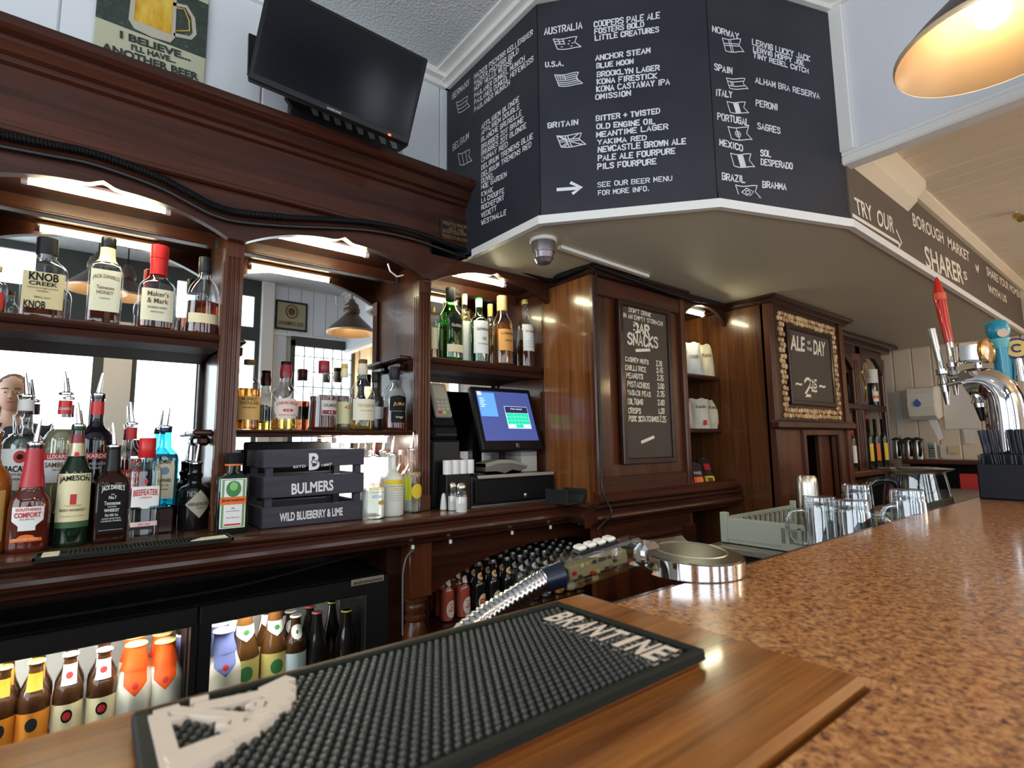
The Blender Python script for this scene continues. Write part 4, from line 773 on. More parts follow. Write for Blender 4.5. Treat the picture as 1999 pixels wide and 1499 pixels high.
# --- fridges
cap_m = dict(g=gldp, w=wht, r=mat('red_crown', (.55, .10, .08), .4), y=mat('yellow_crown', (.75, .60, .15), .4))
def crown(t, H, R, m_): part('crown_cap', MB().lathe([(R*.50, H*.972), (R*.56, H*.974), (R*.54, H*.99), (R*.48, H*1.0)], 18), m_, t)
FS = .485
fcount = {}; fo = ['one', 'two', 'three', 'four', 'five', 'six', 'seven', 'eight', 'nine']
def beer(label, px, Y, pyt, wpx, kind, group, rows=1, dy=.078, z=FS):
    p, H, R = place(px, Y, z, pyt, wpx); kw = dict(name='beer_bottle', group=group); side_ = 'left' if group == gf1 else 'right'; n_ = fcount.get(side_, 0); fcount[side_] = n_+1
    if kind == 'orange': t = make_bottle(p, H, R, 'beer', g_brown, label, labels=[(.06, .42, 1.3, mat('orange_beer_label', (.70, .24, .02))), (.20, .36, .36, dgrey, 'oval'), (.66, .86, .5, mat('orange_beer_label', (.7, .24, .02)))], **kw); c = 'y'
    if kind == 'cream': t = make_bottle(p, H, R, 'beer', g_brown, label, labels=[(.06, .42, 1.3, creamp), (.20, .36, .36, blk, 'oval'), (.23, .33, .25, redp, 'oval'), (.64, .88, .5, wht), (.71, .79, .22, redp, 'oval')], **kw); c = 'w'
    if kind in ('red', 'violet'):
        fm = mat('red_foil_bright', (.85, .10, .015), .35) if kind == 'red' else mat('blue_foil', (.20, .24, .55), .35)
        t = make_bottle(p, H, R, 'sleek', mat('cream_stoneware', (.78, .74, .62), .4), label, bands=[(.66, .97, 1.03, fm)], labels=[(.34, .68, .58, fm, 'point'), (.43, .52, .14, redp, 'oval')], **kw); c = 'y' if kind == 'red' else 'w'
    if kind == 'green': t = make_bottle(p, H, R, 'sleek', mat('amber_brown_glass', (.10, .042, .012), .07, coat=.4), label, labels=[(.05, .38, 1.3, mat('yellow_label', (.72, .60, .20))), (.10, .30, .45, grn, 'oval'), (.60, .80, .72, wht, 'point'), (.68, .75, .18, grn, 'oval')], **kw); c = None
    if kind == 'white': t = make_bottle(p, H, R, 'beer', g_brown, label, labels=[(.06, .40, 1.3, mat('ice_blue_label', (.5, .6, .65))), (.62, .86, .55, wht, 'oval'), (.70, .77, .12, grn, 'oval')], **kw); c = 'w'
    if kind in ('rcap', 'gcap'): t = make_bottle(p, H, R, 'sleek', g_dark, label, **kw); c = 'r' if kind == 'rcap' else 'y'
    if c: crown(t, H, R, cap_m[c])
    for k in range(1, rows):
        d = copy_tree(t); d.location = p+Vector((0, dy*k, 0)); d['label'] = 'bottle in the %s row, file %s from the left in the %s fridge' % (('second', 'third')[k-1], fo[n_], side_)
    return t
gf1, gf2 = 'beer bottles in the left fridge', 'beer bottles in the right fridge'
beer('brown beer bottle with orange label, cut by the left edge of the picture', 8, 1.83, 1300, 62, 'orange', gf1, 2)
beer('brown beer bottle with orange label and round seal, second file in the left fridge', 70, 1.83, 1288, 68, 'orange', gf1, 2)
beer('brown beer bottle with cream label, third file in the left fridge', 137, 1.83, 1274, 62, 'cream', gf1, 2)
beer('brown beer bottle with cream label, next to the red-necked bottles', 203, 1.83, 1265, 62, 'cream', gf1, 2)
beer('cream bottle with bright red foil neck, left of the two red-necked files', 265, 1.84, 1254, 84, 'red', gf1, 2)
beer('cream bottle with bright red foil neck, right of the two red-necked files', 322, 1.85, 1248, 80, 'red', gf1, 2)
beer('cream bottle with violet-blue foil neck, at the right end of the left fridge', 358, 1.93, 1236, 60, 'violet', gf1, 1)
beer('cream bottle with blue foil neck, at the left end of the right fridge', 436, 1.83, 1228, 80, 'violet', gf2, 2)
beer('large brown bottle with pointed white neck label and yellow body label, left of two', 478, 1.845, 1188, 62, 'green', gf2, 2)
beer('large brown bottle with pointed white neck label and yellow body label, right of two', 537, 1.85, 1180, 56, 'green', gf2, 2)
beer('brown bottle with white crown cap and round white neck label', 577, 1.83, 1200, 44, 'white', gf2, 3, .06)
beer('dark bottle with a dull red crown cap', 619, 1.83, 1193, 40, 'rcap', gf2, 2)
beer('dark bottle with a yellow crown cap, back of the right fridge', 648, 1.95, 1174, 32, 'gcap', gf2)
beer('dark bottle with a yellow-brown crown cap, front right of the right fridge', 676, 1.83, 1190, 40, 'gcap', gf2)
# --- mixers on the low arched shelf
gm = 'small mixer bottles on the low arched shelf'
kinds = [('pink lemonade bottle with oval white label', l_pink, 2, 'P'), ('near-black ginger beer bottle', None, 3, 'G'), ('clear tonic bottle with pale oval label', l_clear, 3, 'T'), ('orange mandarin drink bottle with oval white label', mat('orange_drink', (.85, .36, .02), .08, trans=.2), 3, 'O')]
pxs = [(872, 1113), (904, 1107), (934, 1102), (962, 1096), (990, 1090), (1015, 1086), (1040, 1081), (1063, 1076), (1089, 1070), (1110, 1066), (1130, 1063)]
ordn = ['first', 'second', 'third', 'fourth', 'fifth']; i = 0
whl = mat('oval_white_label', (.74, .70, .66), .5)
for lab, lq, cnt, kd in kinds:
    for k in range(cnt):
        px, py = pxs[i]; i += 1; p, H, R = place(px, 1.86, .5205, py, 35)
        H = .200; R = .0285
        lb = [(.07, .40, .82, creamp if kd == 'G' else whl, 'oval'), (.66, .80, .5, creamp if kd == 'G' else whl, 'oval')]
        if kd == 'G': lb += [(.18, .30, .6, redp), (.70, .77, .28, org, 'oval')]
        if kd == 'O': lb += [(.22, .30, .5, org, 'oval')]
        tx = {'P': [('FENTIMANS', .33, .02, .9, redp), ('ROSE', .265, .03, .5, redp, .02), ('LEMONADE', .215, .03, 1.1, redp, .02)], 'G': [('GINGER', .26, .035, .95, creamp, .02), ('BEER', .21, .03, .6, creamp, .02)], 'T': [('TONIC', .24, .03, .8, brn), ('WATER', .20, .025, .7, brn)], 'O': [('MANDARIN', .2, .03, .9, brn)]}[kd]
        t = make_bottle(p, H, R, 'mixer', g_dark if kd == 'G' else g_clear, '%s, %s from the left in the front row' % (lab, ordn[k]), name='mixer_bottle', group=gm, liquid=(lq, .60) if lq else None, labels=lb, texts=tx, cap=(.93, 1.0, 1.12, mat('dull_silver', (.62, .62, .62), .35, .7)), rz=.25, seg=20)
        for r_ in range(1, 4):
            d = copy_tree(t); d.location = p+Vector((.012*r_, .066*r_, 0)); d['label'] = '%s, %s, %s row back' % (lab, ordn[k]+' from the left', ordn[r_])
# ================================================================= lights of the place, plus added fill lights
tube_m = mat('fluorescent_tube', (1, 1, 1), .5, emit=(1., .96, .60), es=85)
def strip_light(a, b, label, tube_m=tube_m):
    a = Vector(a); b = Vector(b); t = thing('strip_light', (a+b)/2, label, 'strip light'); d = (b-a).normalized()
    part('tube', MB().tube([a+d*.012, b-d*.012], .008, 12), tube_m, t, True)
    part('end_cap', MB().tube([a, a+d*.014], .011, 12), cov, t, True); part('end_cap', MB().tube([b-d*.014, b], .011, 12), cov, t, True)
    u = Vector((0, 0, .018)); mb = MB().box((a.x, a.y-.012, a.z+.012), (b.x, b.y+.012, a.z+.026), .003); part('batten', mb, cov, t, True); return t
strip_light((-.20, 1.875, 1.928), (.14, 1.875, 1.928), 'fluorescent strip light under the arch of the left bay')
strip_light((.44, 1.875, 1.928), (.78, 1.875, 1.928), 'fluorescent strip light under the arch of the middle bay')
strip_light((1.10, 1.875, 1.928), (1.44, 1.875, 1.928), 'fluorescent strip light under the arch of the right bay')
strip_light((2.40, 1.60, 1.90), (2.62, 1.60, 1.90), 'short strip light at the top of the snack niche')
strip_light((.70, 1.99, 1.225), (.93, 1.99, 1.225), 'strip light fixed under the middle shelf, above the vodkas', mat('bright_tube', (1, 1, 1), .5, emit=(1., .97, .80), es=230))
lp_ = thing('added_glow_panel', (.84, 2.05, CT+.0006), 'small lit white panel added for glow behind the vodka bottles, against the middle mirror', 'light')  # added panel that brightens the vodkas, not a known fitting
part('lit_face', MB().box((.735, 2.045, CT+.012), (.965, 2.05, CT+.20)), mat('lit_white', (1, 1, 1), .5, emit=(1., .98, .86), es=1.3), lp_, True)
part('casing', MB().box((.73, 2.05, CT+.001), (.97, 2.068, CT+.205), .002).box((.73, 2.035, CT+.001), (.97, 2.05, CT+.011), .001), white, lp_, True)
cable_w = mat('white_cable', (.75, .73, .66), .4)
solo('lamp_flex', MB().tube([at(757, 515, y=1.80), at(762, 530, y=1.79), at(775, 540, y=1.79), at(787, 537, y=1.80)], .003, 6), cable_w, 'loop of white flex hanging below the arch of the middle bay', 'cable')
# pendants
shade_o = mat('aged_bronze_enamel', (.13, .085, .065), .4, .6); shade_i = mat('warm_copper_enamel', (.34, .23, .14), .35, .5)
bulb_m = mat('warm_bulb', (1, 1, 1), .4, emit=(1., .78, .46), es=150)
def pendant(c, r, label, ceil):
    t = thing('pendant_lamp', c, label, 'pendant lamp')
    o = [(r, 0), (r*1.005, .012), (r*.97, .02), (r*.80, .055), (r*.55, .10), (r*.36, .135), (r*.30, .15), (r*.34, .16), (r*.34, .195), (r*.30, .205), (r*.28, .23), (r*.16, .25), (r*.10, .275)]
    part('shade', MB().lathe(o, 48, cap=False), shade_o, t)
    part('shade_lining', MB().lathe([(r*.995, .001), (r*.94, .012), (r*.77, .05), (r*.52, .094), (r*.33, .13), (.001, .14)], 48, cap=False), shade_i, t)
    part('rim', MB().lathe([(r*1.0, 0), (r*1.012, .004), (r*1.012, .012), (r*1.0, .014), (r*.985, .008), (r*1.0, 0)], 48, cap=False), mat('pale_rim', (.75, .55, .35), .35, .4), t)
    part('bulb', MB().ball((0, 0, .075), .032), bulb_m, t)
    part('chain', MB().tube([(0, 0, .27), (0, 0, ceil-c[2])], .005, 6), black, t); part('ceiling_rose', MB().lathe([(.05, ceil-c[2]-.03), (.055, ceil-c[2]-.002)], 20), shade_o, t)
    return t
pendant((1.525, .180, 2.075), .185, 'large bronze pendant lamp at the upper right, near the white upstand', CZ)
pendant((-.06, -.46, 2.30), .18, 'pendant lamp behind the camera, reflected in the left mirror', CZ)
pendant((.12, -1.0, 2.40), .18, 'pendant lamp near the front windows, reflected beside the first pilaster', CZ)
pendant((3.3, -.35, 1.98), .18, 'pendant lamp over the customers side, out of the picture to the right', LZ)
pendant((4.7, -.30, 1.98), .18, 'pendant lamp near the far wall, out of the picture to the right', LZ)
globe = mat('fill_globe', (1, .9, .75), .4, emit=(1., .72, .42), es=26)  # unseen globes added to warm the low ceiling and far wall
for gx_, lb_ in ((2.45, 'added warm fill globe nearest the leaded window on the front wall'), (3.8, 'added warm fill globe in the middle of the front wall'), (5.1, 'added warm fill globe at the far end of the front wall')):
    t = thing('added_fill_globe', (gx_, YF+.14, 1.9), lb_, 'fill light'); part('globe', MB().ball((0, 0, 0), .095, 24), globe, t); part('bracket', MB().tube([(0, -.02, -.10), (0, -.10, -.13), (0, -.139, -.10)], .012, 8), gold, t)
# ================================================================= wall pieces
tv0 = [at(520, -60, y=1.62), at(850, 100, y=1.72), at(797, 283, y=1.74), at(483, 153, y=1.66)]
cen = sum(tv0, Vector())/4
# a flat set tilted forward and turned a little on its bracket
bl, br, tr = at(483, 152, y=1.68), at(797, 283, y=1.60), at(850, 99, y=1.50)
ux = (br-bl); wd_ = ux.length; ux.normalize(); uy = (tr-br); uy = (uy-ux*uy.dot(ux)); hh = wd_*.585; uy.normalize(); nz = ux.cross(uy).normalized()
def slab(o, a0, a1, b0, b1, c0, c1, c=.0):
    m_ = MB().box((a0, b0, c0), (a1, b1, c1), c); m_.v = [o+ux*v.x+uy*v.y+nz*v.z for v in m_.v]; return m_
tv = thing('television', bl, 'black flat television tilted forward on a wall bracket, left of the beer list', 'television')
part('casing', slab(bl, 0, wd_, 0, hh, -.035, 0, .004), black, tv, True)
part('screen', slab(bl, .012, wd_-.012, .022, hh-.012, 0, .001), mat('tv_screen', (.006, .006, .009), .16, spec=.4), tv, True)
part('brand_plate', MB().add([bl+ux*(wd_*.5+(a-.5)*.045)+uy*(.007+b*.007)+nz*.0015 for a, b in ftext('SAMSUNG', .02)[0]], ftext('SAMSUNG', .02)[1]), steel, tv, True)
part('standby_light', slab(bl, wd_-.075, wd_-.065, .004, .010, 0, .003), mat('red_led', (1, 0, 0), .5, emit=(1, .05, .02), es=6), tv, True)
part('back_box', slab(bl, .15, wd_-.15, .08, hh-.08, -.075, -.034, .01), blackm, tv, True)
wm = bl+ux*wd_*.5+uy*.2-nz*.075
part('bracket_arm', MB().tube([wm, Vector((wm.x, 1.93, wm.z))], .018, 8).box((wm.x-.1, 1.925, wm.z-.1), (wm.x+.1, 1.951, wm.z+.1), .004), black, tv, True)
# fretted bracket below the set
YB = 1.775
cp0 = [(557, 188), (572, 208), (590, 226), (612, 244), (660, 266), (710, 283), (745, 294), (768, 298), (784, 293), (797, 284), (797, 262), (740, 240), (660, 205), (600, 180)]
mb = MB(); P = [at(a, b, y=YB) for a, b in cp0]; top_ = [at(600+(797-600)*k/9, 180+(262-180)*k/9, y=YB) for k in range(10)]; bot_ = [at(a, b, y=YB) for a, b in cp0[:10]]
for k in range(9): mb.prism([bot_[k], bot_[k+1], top_[k+1], top_[k]], (0, .018, 0))
part('fret_opening', MB().prism([at(609, 213, y=YB-.001), at(623, 216, y=YB-.001), at(624, 228, y=YB-.001), at(612, 224, y=YB-.001)], (0, .001, 0)), cream, tv, True) if False else None
for k in range(8):
    x_ = 607+22*k; y_ = 210+9.2*k; q4 = [(x_, y_), (x_+13, y_+4), (x_+15, y_+17), (x_+5, y_+14)]
    part('fret_panel', MB().prism([at(a, b, y=YB-.002) for a, b in q4], (0, .0015, 0)), mat('fret_grey', (.16, .17, .15), .5), tv, True)
part('fretted_bracket', mb, black, tv, True)
part('rear_plate', MB().prism([at(486, 64, y=1.80), at(486, 64, y=1.80)+Vector((.14, 0, 0)), at(484, 142, y=1.80)+Vector((.14, 0, 0)), at(484, 142, y=1.80)], (0, .015, 0)), black, tv, True)
# tin poster
YP_ = 1.944
x0, x1 = at(184, 60, y=YP_).x, at(402, 100, y=YP_).x; z0, z1 = 2.285, at(190, 0, y=YP_).z+.32
ps = thing('tin_poster', ((x0+x1)/2, YP_, z0), 'worn cream and dark green tin poster of a glass mug of beer', 'poster')
part('plate', MB().box((x0, YP_-.004, z0), (x1, YP_, z1), .002), mat('poster_cream', (.50, .49, .34), .5), ps, True)
pl = (Vector((0, YP_-.004, 0)), Vector((0, -1, 0)))
def poly_px(par, pts, m_, name='print', lift=.001):
    o = pl[0]+Vector((0, -lift, 0)); return part(name, MB().add([onpl(a, b, o, pl[1]) for a, b in pts], [tuple(range(len(pts)))]), m_, par, True)
pgr = mat('poster_green', (.035, .050, .040), .55); _t = tex(pgr, 'ShaderNodeTexNoise', 60, (1, 1, 1), 6, .8); nodes(pgr)[1].new(ramp(pgr, _t.outputs[0], [(.35, (.02, .035, .028)), (.62, (.05, .065, .05)), (.72, (.35, .36, .27))]), nodes(pgr)[2].inputs['Base Color'])
za_, zb_ = at(187, 34, y=YP_).z, at(187, 34, y=YP_).z+.20
part('print', MB().box((x0, YP_-.0052, za_), (x1, YP_-.004, zb_)), pgr, ps, True, 'dark green printed band')
mug = mat('beer_print', (.62, .36, .03), .5); _t = tex(mug, 'ShaderNodeTexNoise', 22, (1, 1, .3), 3); nodes(mug)[1].new(ramp(mug, _t.outputs[0], [(.3, (.32, .10, .01)), (.5, (.66, .36, .02)), (.7, (.80, .60, .12))]), nodes(mug)[2].inputs['Base Color'])
gl = mat('mug_outline_print', (.50, .45, .36), .5)
mx0, mx1 = at(256, 30, y=YP_).x, at(341, 40, y=YP_).x; mz0 = at(300, 76, y=YP_).z; H_ = .26
part('mug_print', MB().prism([(mx0-.006, YP_-.0062, mz0+.03), (mx1+.004, YP_-.0062, mz0+.03), (mx1, YP_-.0062, mz0+H_), (mx0, YP_-.0062, mz0+H_)], (0, .0009, 0)).prism([(mx0-.004+(mx1-mx0+.006)*k/10, YP_-.0062, mz0+.008*abs(k-5)/5*0+mz0*0+.03*(1-math.sin(PI*k/10))*.5) for k in range(0, 11)]+[(mx1+.004, YP_-.0062, mz0+.03), (mx0-.006, YP_-.0062, mz0+.03)] if False else [(mx0-.006, YP_-.0062, mz0+.03), (mx0+.01, YP_-.0062, mz0+.006), ((mx0+mx1)/2, YP_-.0062, mz0), (mx1-.008, YP_-.0062, mz0+.006), (mx1+.004, YP_-.0062, mz0+.03)], (0, .0009, 0)), gl, ps, True)
part('beer_print', MB().box((mx0+.008, YP_-.0072, mz0+.035), (mx1-.008, YP_-.0062, mz0+H_-.05)), mug, ps, True)
part('foam_print', MB().box((mx0-.008, YP_-.0080, mz0+H_-.055), (mx1+.012, YP_-.0072, mz0+H_+.02), .0003), wht, ps, True)
draw(ps, [[(340, 8), (364, 13), (377, 35), (380, 66), (372, 74), (342, 68)]], pl, .012, gl, 'mug_handle_print', .0022); draw(ps, [[(340, 14), (360, 18), (369, 40), (370, 60), (345, 60)]], pl, .004, mug, 'mug_handle_print', .003)
dk = mat('poster_ink', (.03, .04, .03), .6)
for s_, a, b, h in (('I BELIEVE...', (234, 74), (372, 120), 15), ("I'LL HAVE...", (256, 97), (343, 124), 12), ('ANOTHER BEER', (198, 97), (388, 158), 16)): write(ps, s_, a, b, h, pl, dk, False, bold=.04, lift=.003)
# plaque on the frieze
x0, x1, z0, z1 = board_rect(860, 420, 922, 476, 1.795)
plq = thing('brass_plaque', (x0, 1.795, z0), 'small dark engraved plaque on the frieze beside the beer list', 'plaque')
part('plate', MB().box((x0, 1.79, z0), (min(x1, 1.176), 1.80, z1), .002), mat('plaque_brown', (.022, .012, .008), .35), plq, True)
pl = (Vector((0, 1.79, 0)), Vector((0, -1, 0)))
for s_, a, b in (('WEIGHTS & MEASURES', (864, 437), (914, 448)), ('ACT 1985', (876, 449), (906, 455)), ('GIN RUM VODKA WHISKY', (864, 453), (914, 463)), ('PRODUCTS SALE 25ML', (864, 463), (914, 474))): write(plq, s_, a, b, 7, pl, mat('dull_gold_print', (.30, .17, .08), .5), False)
# conduit and cables along the frieze
cp_ = [(0, 262), (90, 280), (170, 296), (250, 322), (320, 350), (380, 382), (420, 402), (470, 415), (560, 424), (640, 428), (720, 434), (800, 450), (880, 478), (925, 494)]
pts = [at(a, b, y=1.79) for a, b in [(-60, 250)]+cp_]
def smooth(P, n=5):
    out = []
    for i in range(len(P)-1):
        p0, p1, p2, p3 = P[max(i-1, 0)], P[i], P[i+1], P[min(i+2, len(P)-1)]
        for k in range(n):
            t = k/n; out.append(.5*((2*p1)+(p2-p0)*t+(2*p0-5*p1+4*p2-p3)*t*t+(3*p1-p0-3*p2+p3)*t**3))
    return out+[P[-1]]
sp = smooth(pts, 44)
solo('corrugated_conduit', MB().tube(sp[:44*9], [.010+.0022*((i % 4) < 2) for i in range(44*9)], 8).tube(sp[44*9-1:], .010, 8), blackm, 'black corrugated cable conduit looping along the frieze above the bays', 'conduit')
solo('black_cable', MB().tube([p+Vector((0, .008, -.028)) for p in smooth(pts, 6)], .006, 6), black, 'thin black cable running under the corrugated conduit', 'cable')
for k, i in enumerate((120, 205, 260, 330, 470, 560)):
    pass
solo('black_trunk_cable', MB().tube(smooth([at(925, 494, y=1.78), at(1000, 520, y=1.78), at(1075, 548, y=1.78), at(1090, 540, y=1.70), at(1150, 518, y=1.53), at(1163, 520, y=1.51), at(1250, 552, y=1.51), at(1335, 580, y=1.51), at(1400, 592, y=1.51)], 5), .011, 8), blackm, 'black cable bundle following the soffit line over the snack board pier', 'cable')
solo('black_power_cable', MB().tube(smooth([at(1163, 528, y=1.52), at(1168, 700, y=1.522), at(1173, 860, y=1.522), at(1176, 955, y=1.50), at(1194, 1000, y=1.478), at(1178, 1020, y=1.47), at(1165, 1035, y=1.47)], 6), .0045, 8), black, 'thin black power cable down the corner of the snack board pier', 'cable')
# dome camera, trunking on the soffit
q = at(1061, 492, z=1.92); cam_o = thing('security_camera', (q.x, q.y, SZ), 'grey dome security camera on the soffit', 'camera')
part('mount', MB().lathe([(.050, -.001), (.052, -.012), (.046, -.016)], 28), cov, cam_o)
part('dome', MB().lathe([(.047, -.012), (.047, -.035), (.044, -.055), (.041, -.056), (.037, -.078), (.034, -.079), (.026, -.094), (.012, -.099), (.001, -.1)], 28), mat('gunmetal', (.20, .17, .19), .3, .7), cam_o)
a, b = at(1092, 486, z=1.955), at(1264, 543, z=1.955); d = (b-a).normalized(); s_ = Vector((-d.y, d.x, 0))*.011
solo('cable_trunking', MB().prism([Vector((p.x, p.y, SZ-.014)) for p in (a-s_, b-s_, b+s_, a+s_)], (0, 0, .013)), cov, 'white cable trunking on the soffit, right of the security camera', 'trunking')
# ================================================================= counter things
crn = mat('crate_blue_black', (.034, .032, .048), .6); _t = tex(crn, 'ShaderNodeTexNoise', 30, (.1, 1, 1), 5, .7, .3); nodes(crn)[1].new(ramp(crn, _t.outputs[0], [(.3, (.026, .024, .038)), (.7, (.055, .050, .070))]), nodes(crn)[2].inputs['Base Color']); bump(crn, _t.outputs[0], .2, .001)
ca, cb = at(515, 1036, z=CT), at(703, 1012, z=CT); YC = (ca.y+cb.y)/2; xa, xb = ca.x, cb.x
cr = thing('wooden_crate', ((xa+xb)/2, YC, CT), 'blue-black slatted wooden crate with white lettering on the counter', 'crate')
zz = [(CT+.006, at(520, 970, y=YC).z), (at(515, 1000, y=YC).z, 0), (0, 0)]
zl = [(at(600, y0, y=YC).z, at(600, y1, y=YC).z) for y0, y1 in ((1024, 985), (968, 927), (911, 877))]
zl[0] = (CT+.001, zl[0][1])
for z0, z1 in zl:
    part('front_slat', MB().box((xa, YC, z0), (xb, YC+.010, z1), .002), crn, cr, True)
    part('side_slat', MB().box((xa-.002, YC+.010, z0), (xa+.008, YC+.235, z1), .002), crn, cr, True); part('side_slat', MB().box((xb-.008, YC+.010, z0), (xb+.002, YC+.235, z1), .002), crn, cr, True)
    part('rear_slat', MB().box((xa, YC+.235, z0), (xb, YC+.245, z1), .002), crn, cr, True)
for x_ in (xa+.008, xb-.030):
    for y_ in (YC+.011, YC+.212): part('corner_post', MB().box((x_, y_, CT+.001), (x_+.022, y_+.022, zl[2][1]-.004)), crn, cr, True)
part('bottom_board', MB().box((xa+.01, YC+.012, CT+.002), (xb-.01, YC+.233, CT+.012)), crn, cr, True)
pl = (Vector((0, YC, 0)), Vector((0, -1, 0)))
for s_, a, b, h, bo in (('ESTD', (573, 914), (597, 912), 5, .01), ('1887', (628, 911), (648, 908), 5, .01), ('BULMERS', (569, 966), (651, 957), 22, .03), ('WILD BLUEBERRY & LIME', (546, 1019), (669, 1006), 17, .03), ('B', (603, 918), (624, 916), 33, .03)):
    write(cr, s_, a, b, h, pl, chalk, False, bold=bo)
draw(cr, [[(612, 895), (608, 902), (612, 909), (618, 907), (619, 900), (614, 899)]], pl, .003, crn, 'apple_mark', .003)
solo('black_file_box', MB().box((xa+.0, YC+.255, CT+.002), (xb-.03, 2.06, at(580, 862, y=YC+.28).z), .004), blackm, 'black box standing behind the crate against the mirror', 'box')
solo('reflection_slab', MB().box((.66, 2.035, 1.2605), (.78, 2.05, 1.40), .003), mat('reflection_brown', (.12, .045, .025), .5), 'brown slab standing in for a reflection at the back of the middle shelf', 'menu')  # solid slab in place of a brown reflection in the middle mirror
# ribbed spill mat on the back counter
a = [at(60, 1097, z=CT+.008), at(440, 1052, z=CT+.008)]; sm = thing('spill_mat', (a[0].x, 1.72, CT), 'long narrow ribbed black rubber mat with cream end panels, before the spirits', 'bar mat')
X0, X1, Y0, Y1 = a[0].x, a[1].x+.02, a[1].y-.005, a[1].y+.085
part('base', MB().box((X0, Y0, CT+.0005), (X1, Y1, CT+.005)).box((X0, Y0, CT+.004), (X1, Y0+.005, CT+.011)).box((X0, Y1-.005, CT+.004), (X1, Y1, CT+.011)).box((X0, Y0, CT+.004), (X0+.005, Y1, CT+.011)).box((X1-.005, Y0, CT+.004), (X1, Y1, CT+.011)), rubber, sm, True)
rm = MB().box((0, 0, 0), (.0042, Y1-Y0-.016, .006), .001).mesh('rib', rubber); x_ = X0+.06; n = 0
while x_ < X1-.075: o = bpy.data.objects.new('rib', rm); col.objects.link(o); o.parent = sm; o.location = Vector((x_, Y0+.008, CT+.004))-sm.location; x_ += .0083
lab = mat('mat_cream_rubber', (.72, .68, .50), .6)
part('end_panel', MB().box((X0+.014, Y0+.01, CT+.004), (X0+.045, Y1-.01, CT+.011), .001), lab, sm, True); part('end_panel', MB().prism([(X1-.10, Y0+.015, CT+.004), (X1-.012, Y0+.012, CT+.004), (X1-.012, Y1-.03, CT+.004), (X1-.07, Y1-.035, CT+.004)], (0, 0, .0075)), lab, sm, True)
# shakers
sg = g_clear
def shaker(px, py, pyt, w_, fill, label):
    b = at(px, py, z=CT); d = (b-CAM).dot(_f); R = w_/2*d/F; H = at(px, pyt, y=b.y).z-CT; t = thing('shaker', (b.x, b.y, CT+.0006), label, 'shaker', 'salt and pepper shakers by the till')
    P = [(0, 1), (.03, 1.02), (.55, .98), (.68, .80), (.74, .66), (.80, .66)]
    part('glass_jar', MB().lathe([(R*r, z*H) for z, r in P], 10), sg, t); part('contents', MB().lathe([(R*.9, .01*H), (R*.92, .5*H)], 10), fill, t)
    part('cap', MB().lathe([(R*.74, .76*H), (R*.80, .80*H), (R*.78, .92*H), (R*.55, .985*H), (R*.1, H)], 18), steel, t)
salt = mat('salt_grains', (.85, .84, .82), .8); pep = mat('pepper_grains', (.12, .09, .06), .9)
shaker(850, 992, 940, 20, pep, 'glass pepper shaker with dark contents beside the second pilaster'); shaker(884, 996, 941, 20, salt, 'glass salt shaker, the left of the pair in front'); shaker(901, 1000, 943, 24, salt, 'glass salt shaker, the right of the pair in front')
b = at(866, 996, z=CT); solo('salt_sachet', MB().lathe([(.010, 0), (.014, .004), (.012, .03), (.009, .05), (.006, .062), (.001, .066)], 10, (b.x, b.y, CT+.0006)), paper, 'slim white plastic salt pot between the shakers', 'shaker')
# ----------------------------------------------------------------- till group
da, db = at(930, 993, z=CT), at(1106, 972, z=CT); YD = (da.y+db.y)/2; db.x = 1.648; zd = at(1010, 925, y=YD).z
dr = thing('cash_drawer', ((da.x+db.x)/2, YD, CT), 'low black metal cash drawer with a round lock', 'cash drawer')
part('body', MB().box((da.x, YD+.012, CT+.006), (db.x, 2.045, zd), .004), black, dr, True); part('drawer_front', MB().box((da.x+.012, YD-.002, CT+.014), (db.x-.008, YD+.012, zd-.016), .003), blackm, dr, True)
part('base_rail', MB().box((da.x+.004, YD+.02, CT+.0006), (db.x-.004, 2.04, CT+.006)), mat('grey_rail', (.2, .2, .22), .4, .5), dr, True)
lk = at(1025, 966, y=YD); part('lock', MB().lathe([(.009, -.012), (.009, 0), (.006, .001), (.006, .004), (.003, .005)], 18, (lk.x, YD-.004, lk.z), (0, -1, 0)), steel, dr, True)
part('top_lip', MB().box((da.x+.03, YD-.001, zd-.012), (db.x-.005, YD+.02, zd+.001), .002), mat('lip_grey', (.35, .30, .26), .4), dr, True)
zt_ = zd+.0015
# touch screen
s_bl, s_br, s_tr = at(944, 880, y=YD+.06), at(1063, 878, y=YD+.06), at(1028, 756, y=YD+.16)
s_tl = at(905, 752, y=YD+.16)
ux = (s_br-s_bl); sw = ux.length; ux.normalize(); ux = Vector((1, 0, 0)); sw = s_br.x-s_bl.x; uy = Vector((0, s_tl.y-s_bl.y, s_tl.z-s_bl.z)); sh_ = uy.length; uy.normalize()
nz = ux.cross(uy).normalized(); o_ = s_bl.copy()
ts = thing('touch_screen_till', (o_.x+sw/2, YD+.1, zt_), 'black touch screen till with a blue lit screen, on the cash drawer', 'till')
part('bezel', slab(o_, 0, sw, 0, sh_, -.03, 0, .006), black, ts, True)
def emi(name, c, s): return mat(name, c, .5, emit=c, es=s)
part('screen', slab(o_, .022, sw-.022, .045, sh_-.022, 0, .0012), emi('till_screen_blue', (.045, .060, .20), 1.1), ts, True)
part('screen_panel', slab(o_, .026, .026+sw*.27, .045+(sh_-.067)*.48, sh_-.03, .0012, .002), emi('till_panel_blue', (.10, .28, .65), 1.0), ts, True)
part('screen_panel', slab(o_, .026, .048, sh_-.044, sh_-.026, .002, .0026), emi('till_pink', (.75, .55, .55), .9), ts, True)
kx0, kx1, ky0, ky1 = sw*.47, sw*.86, .045+(sh_-.067)*.24, .045+(sh_-.067)*.70
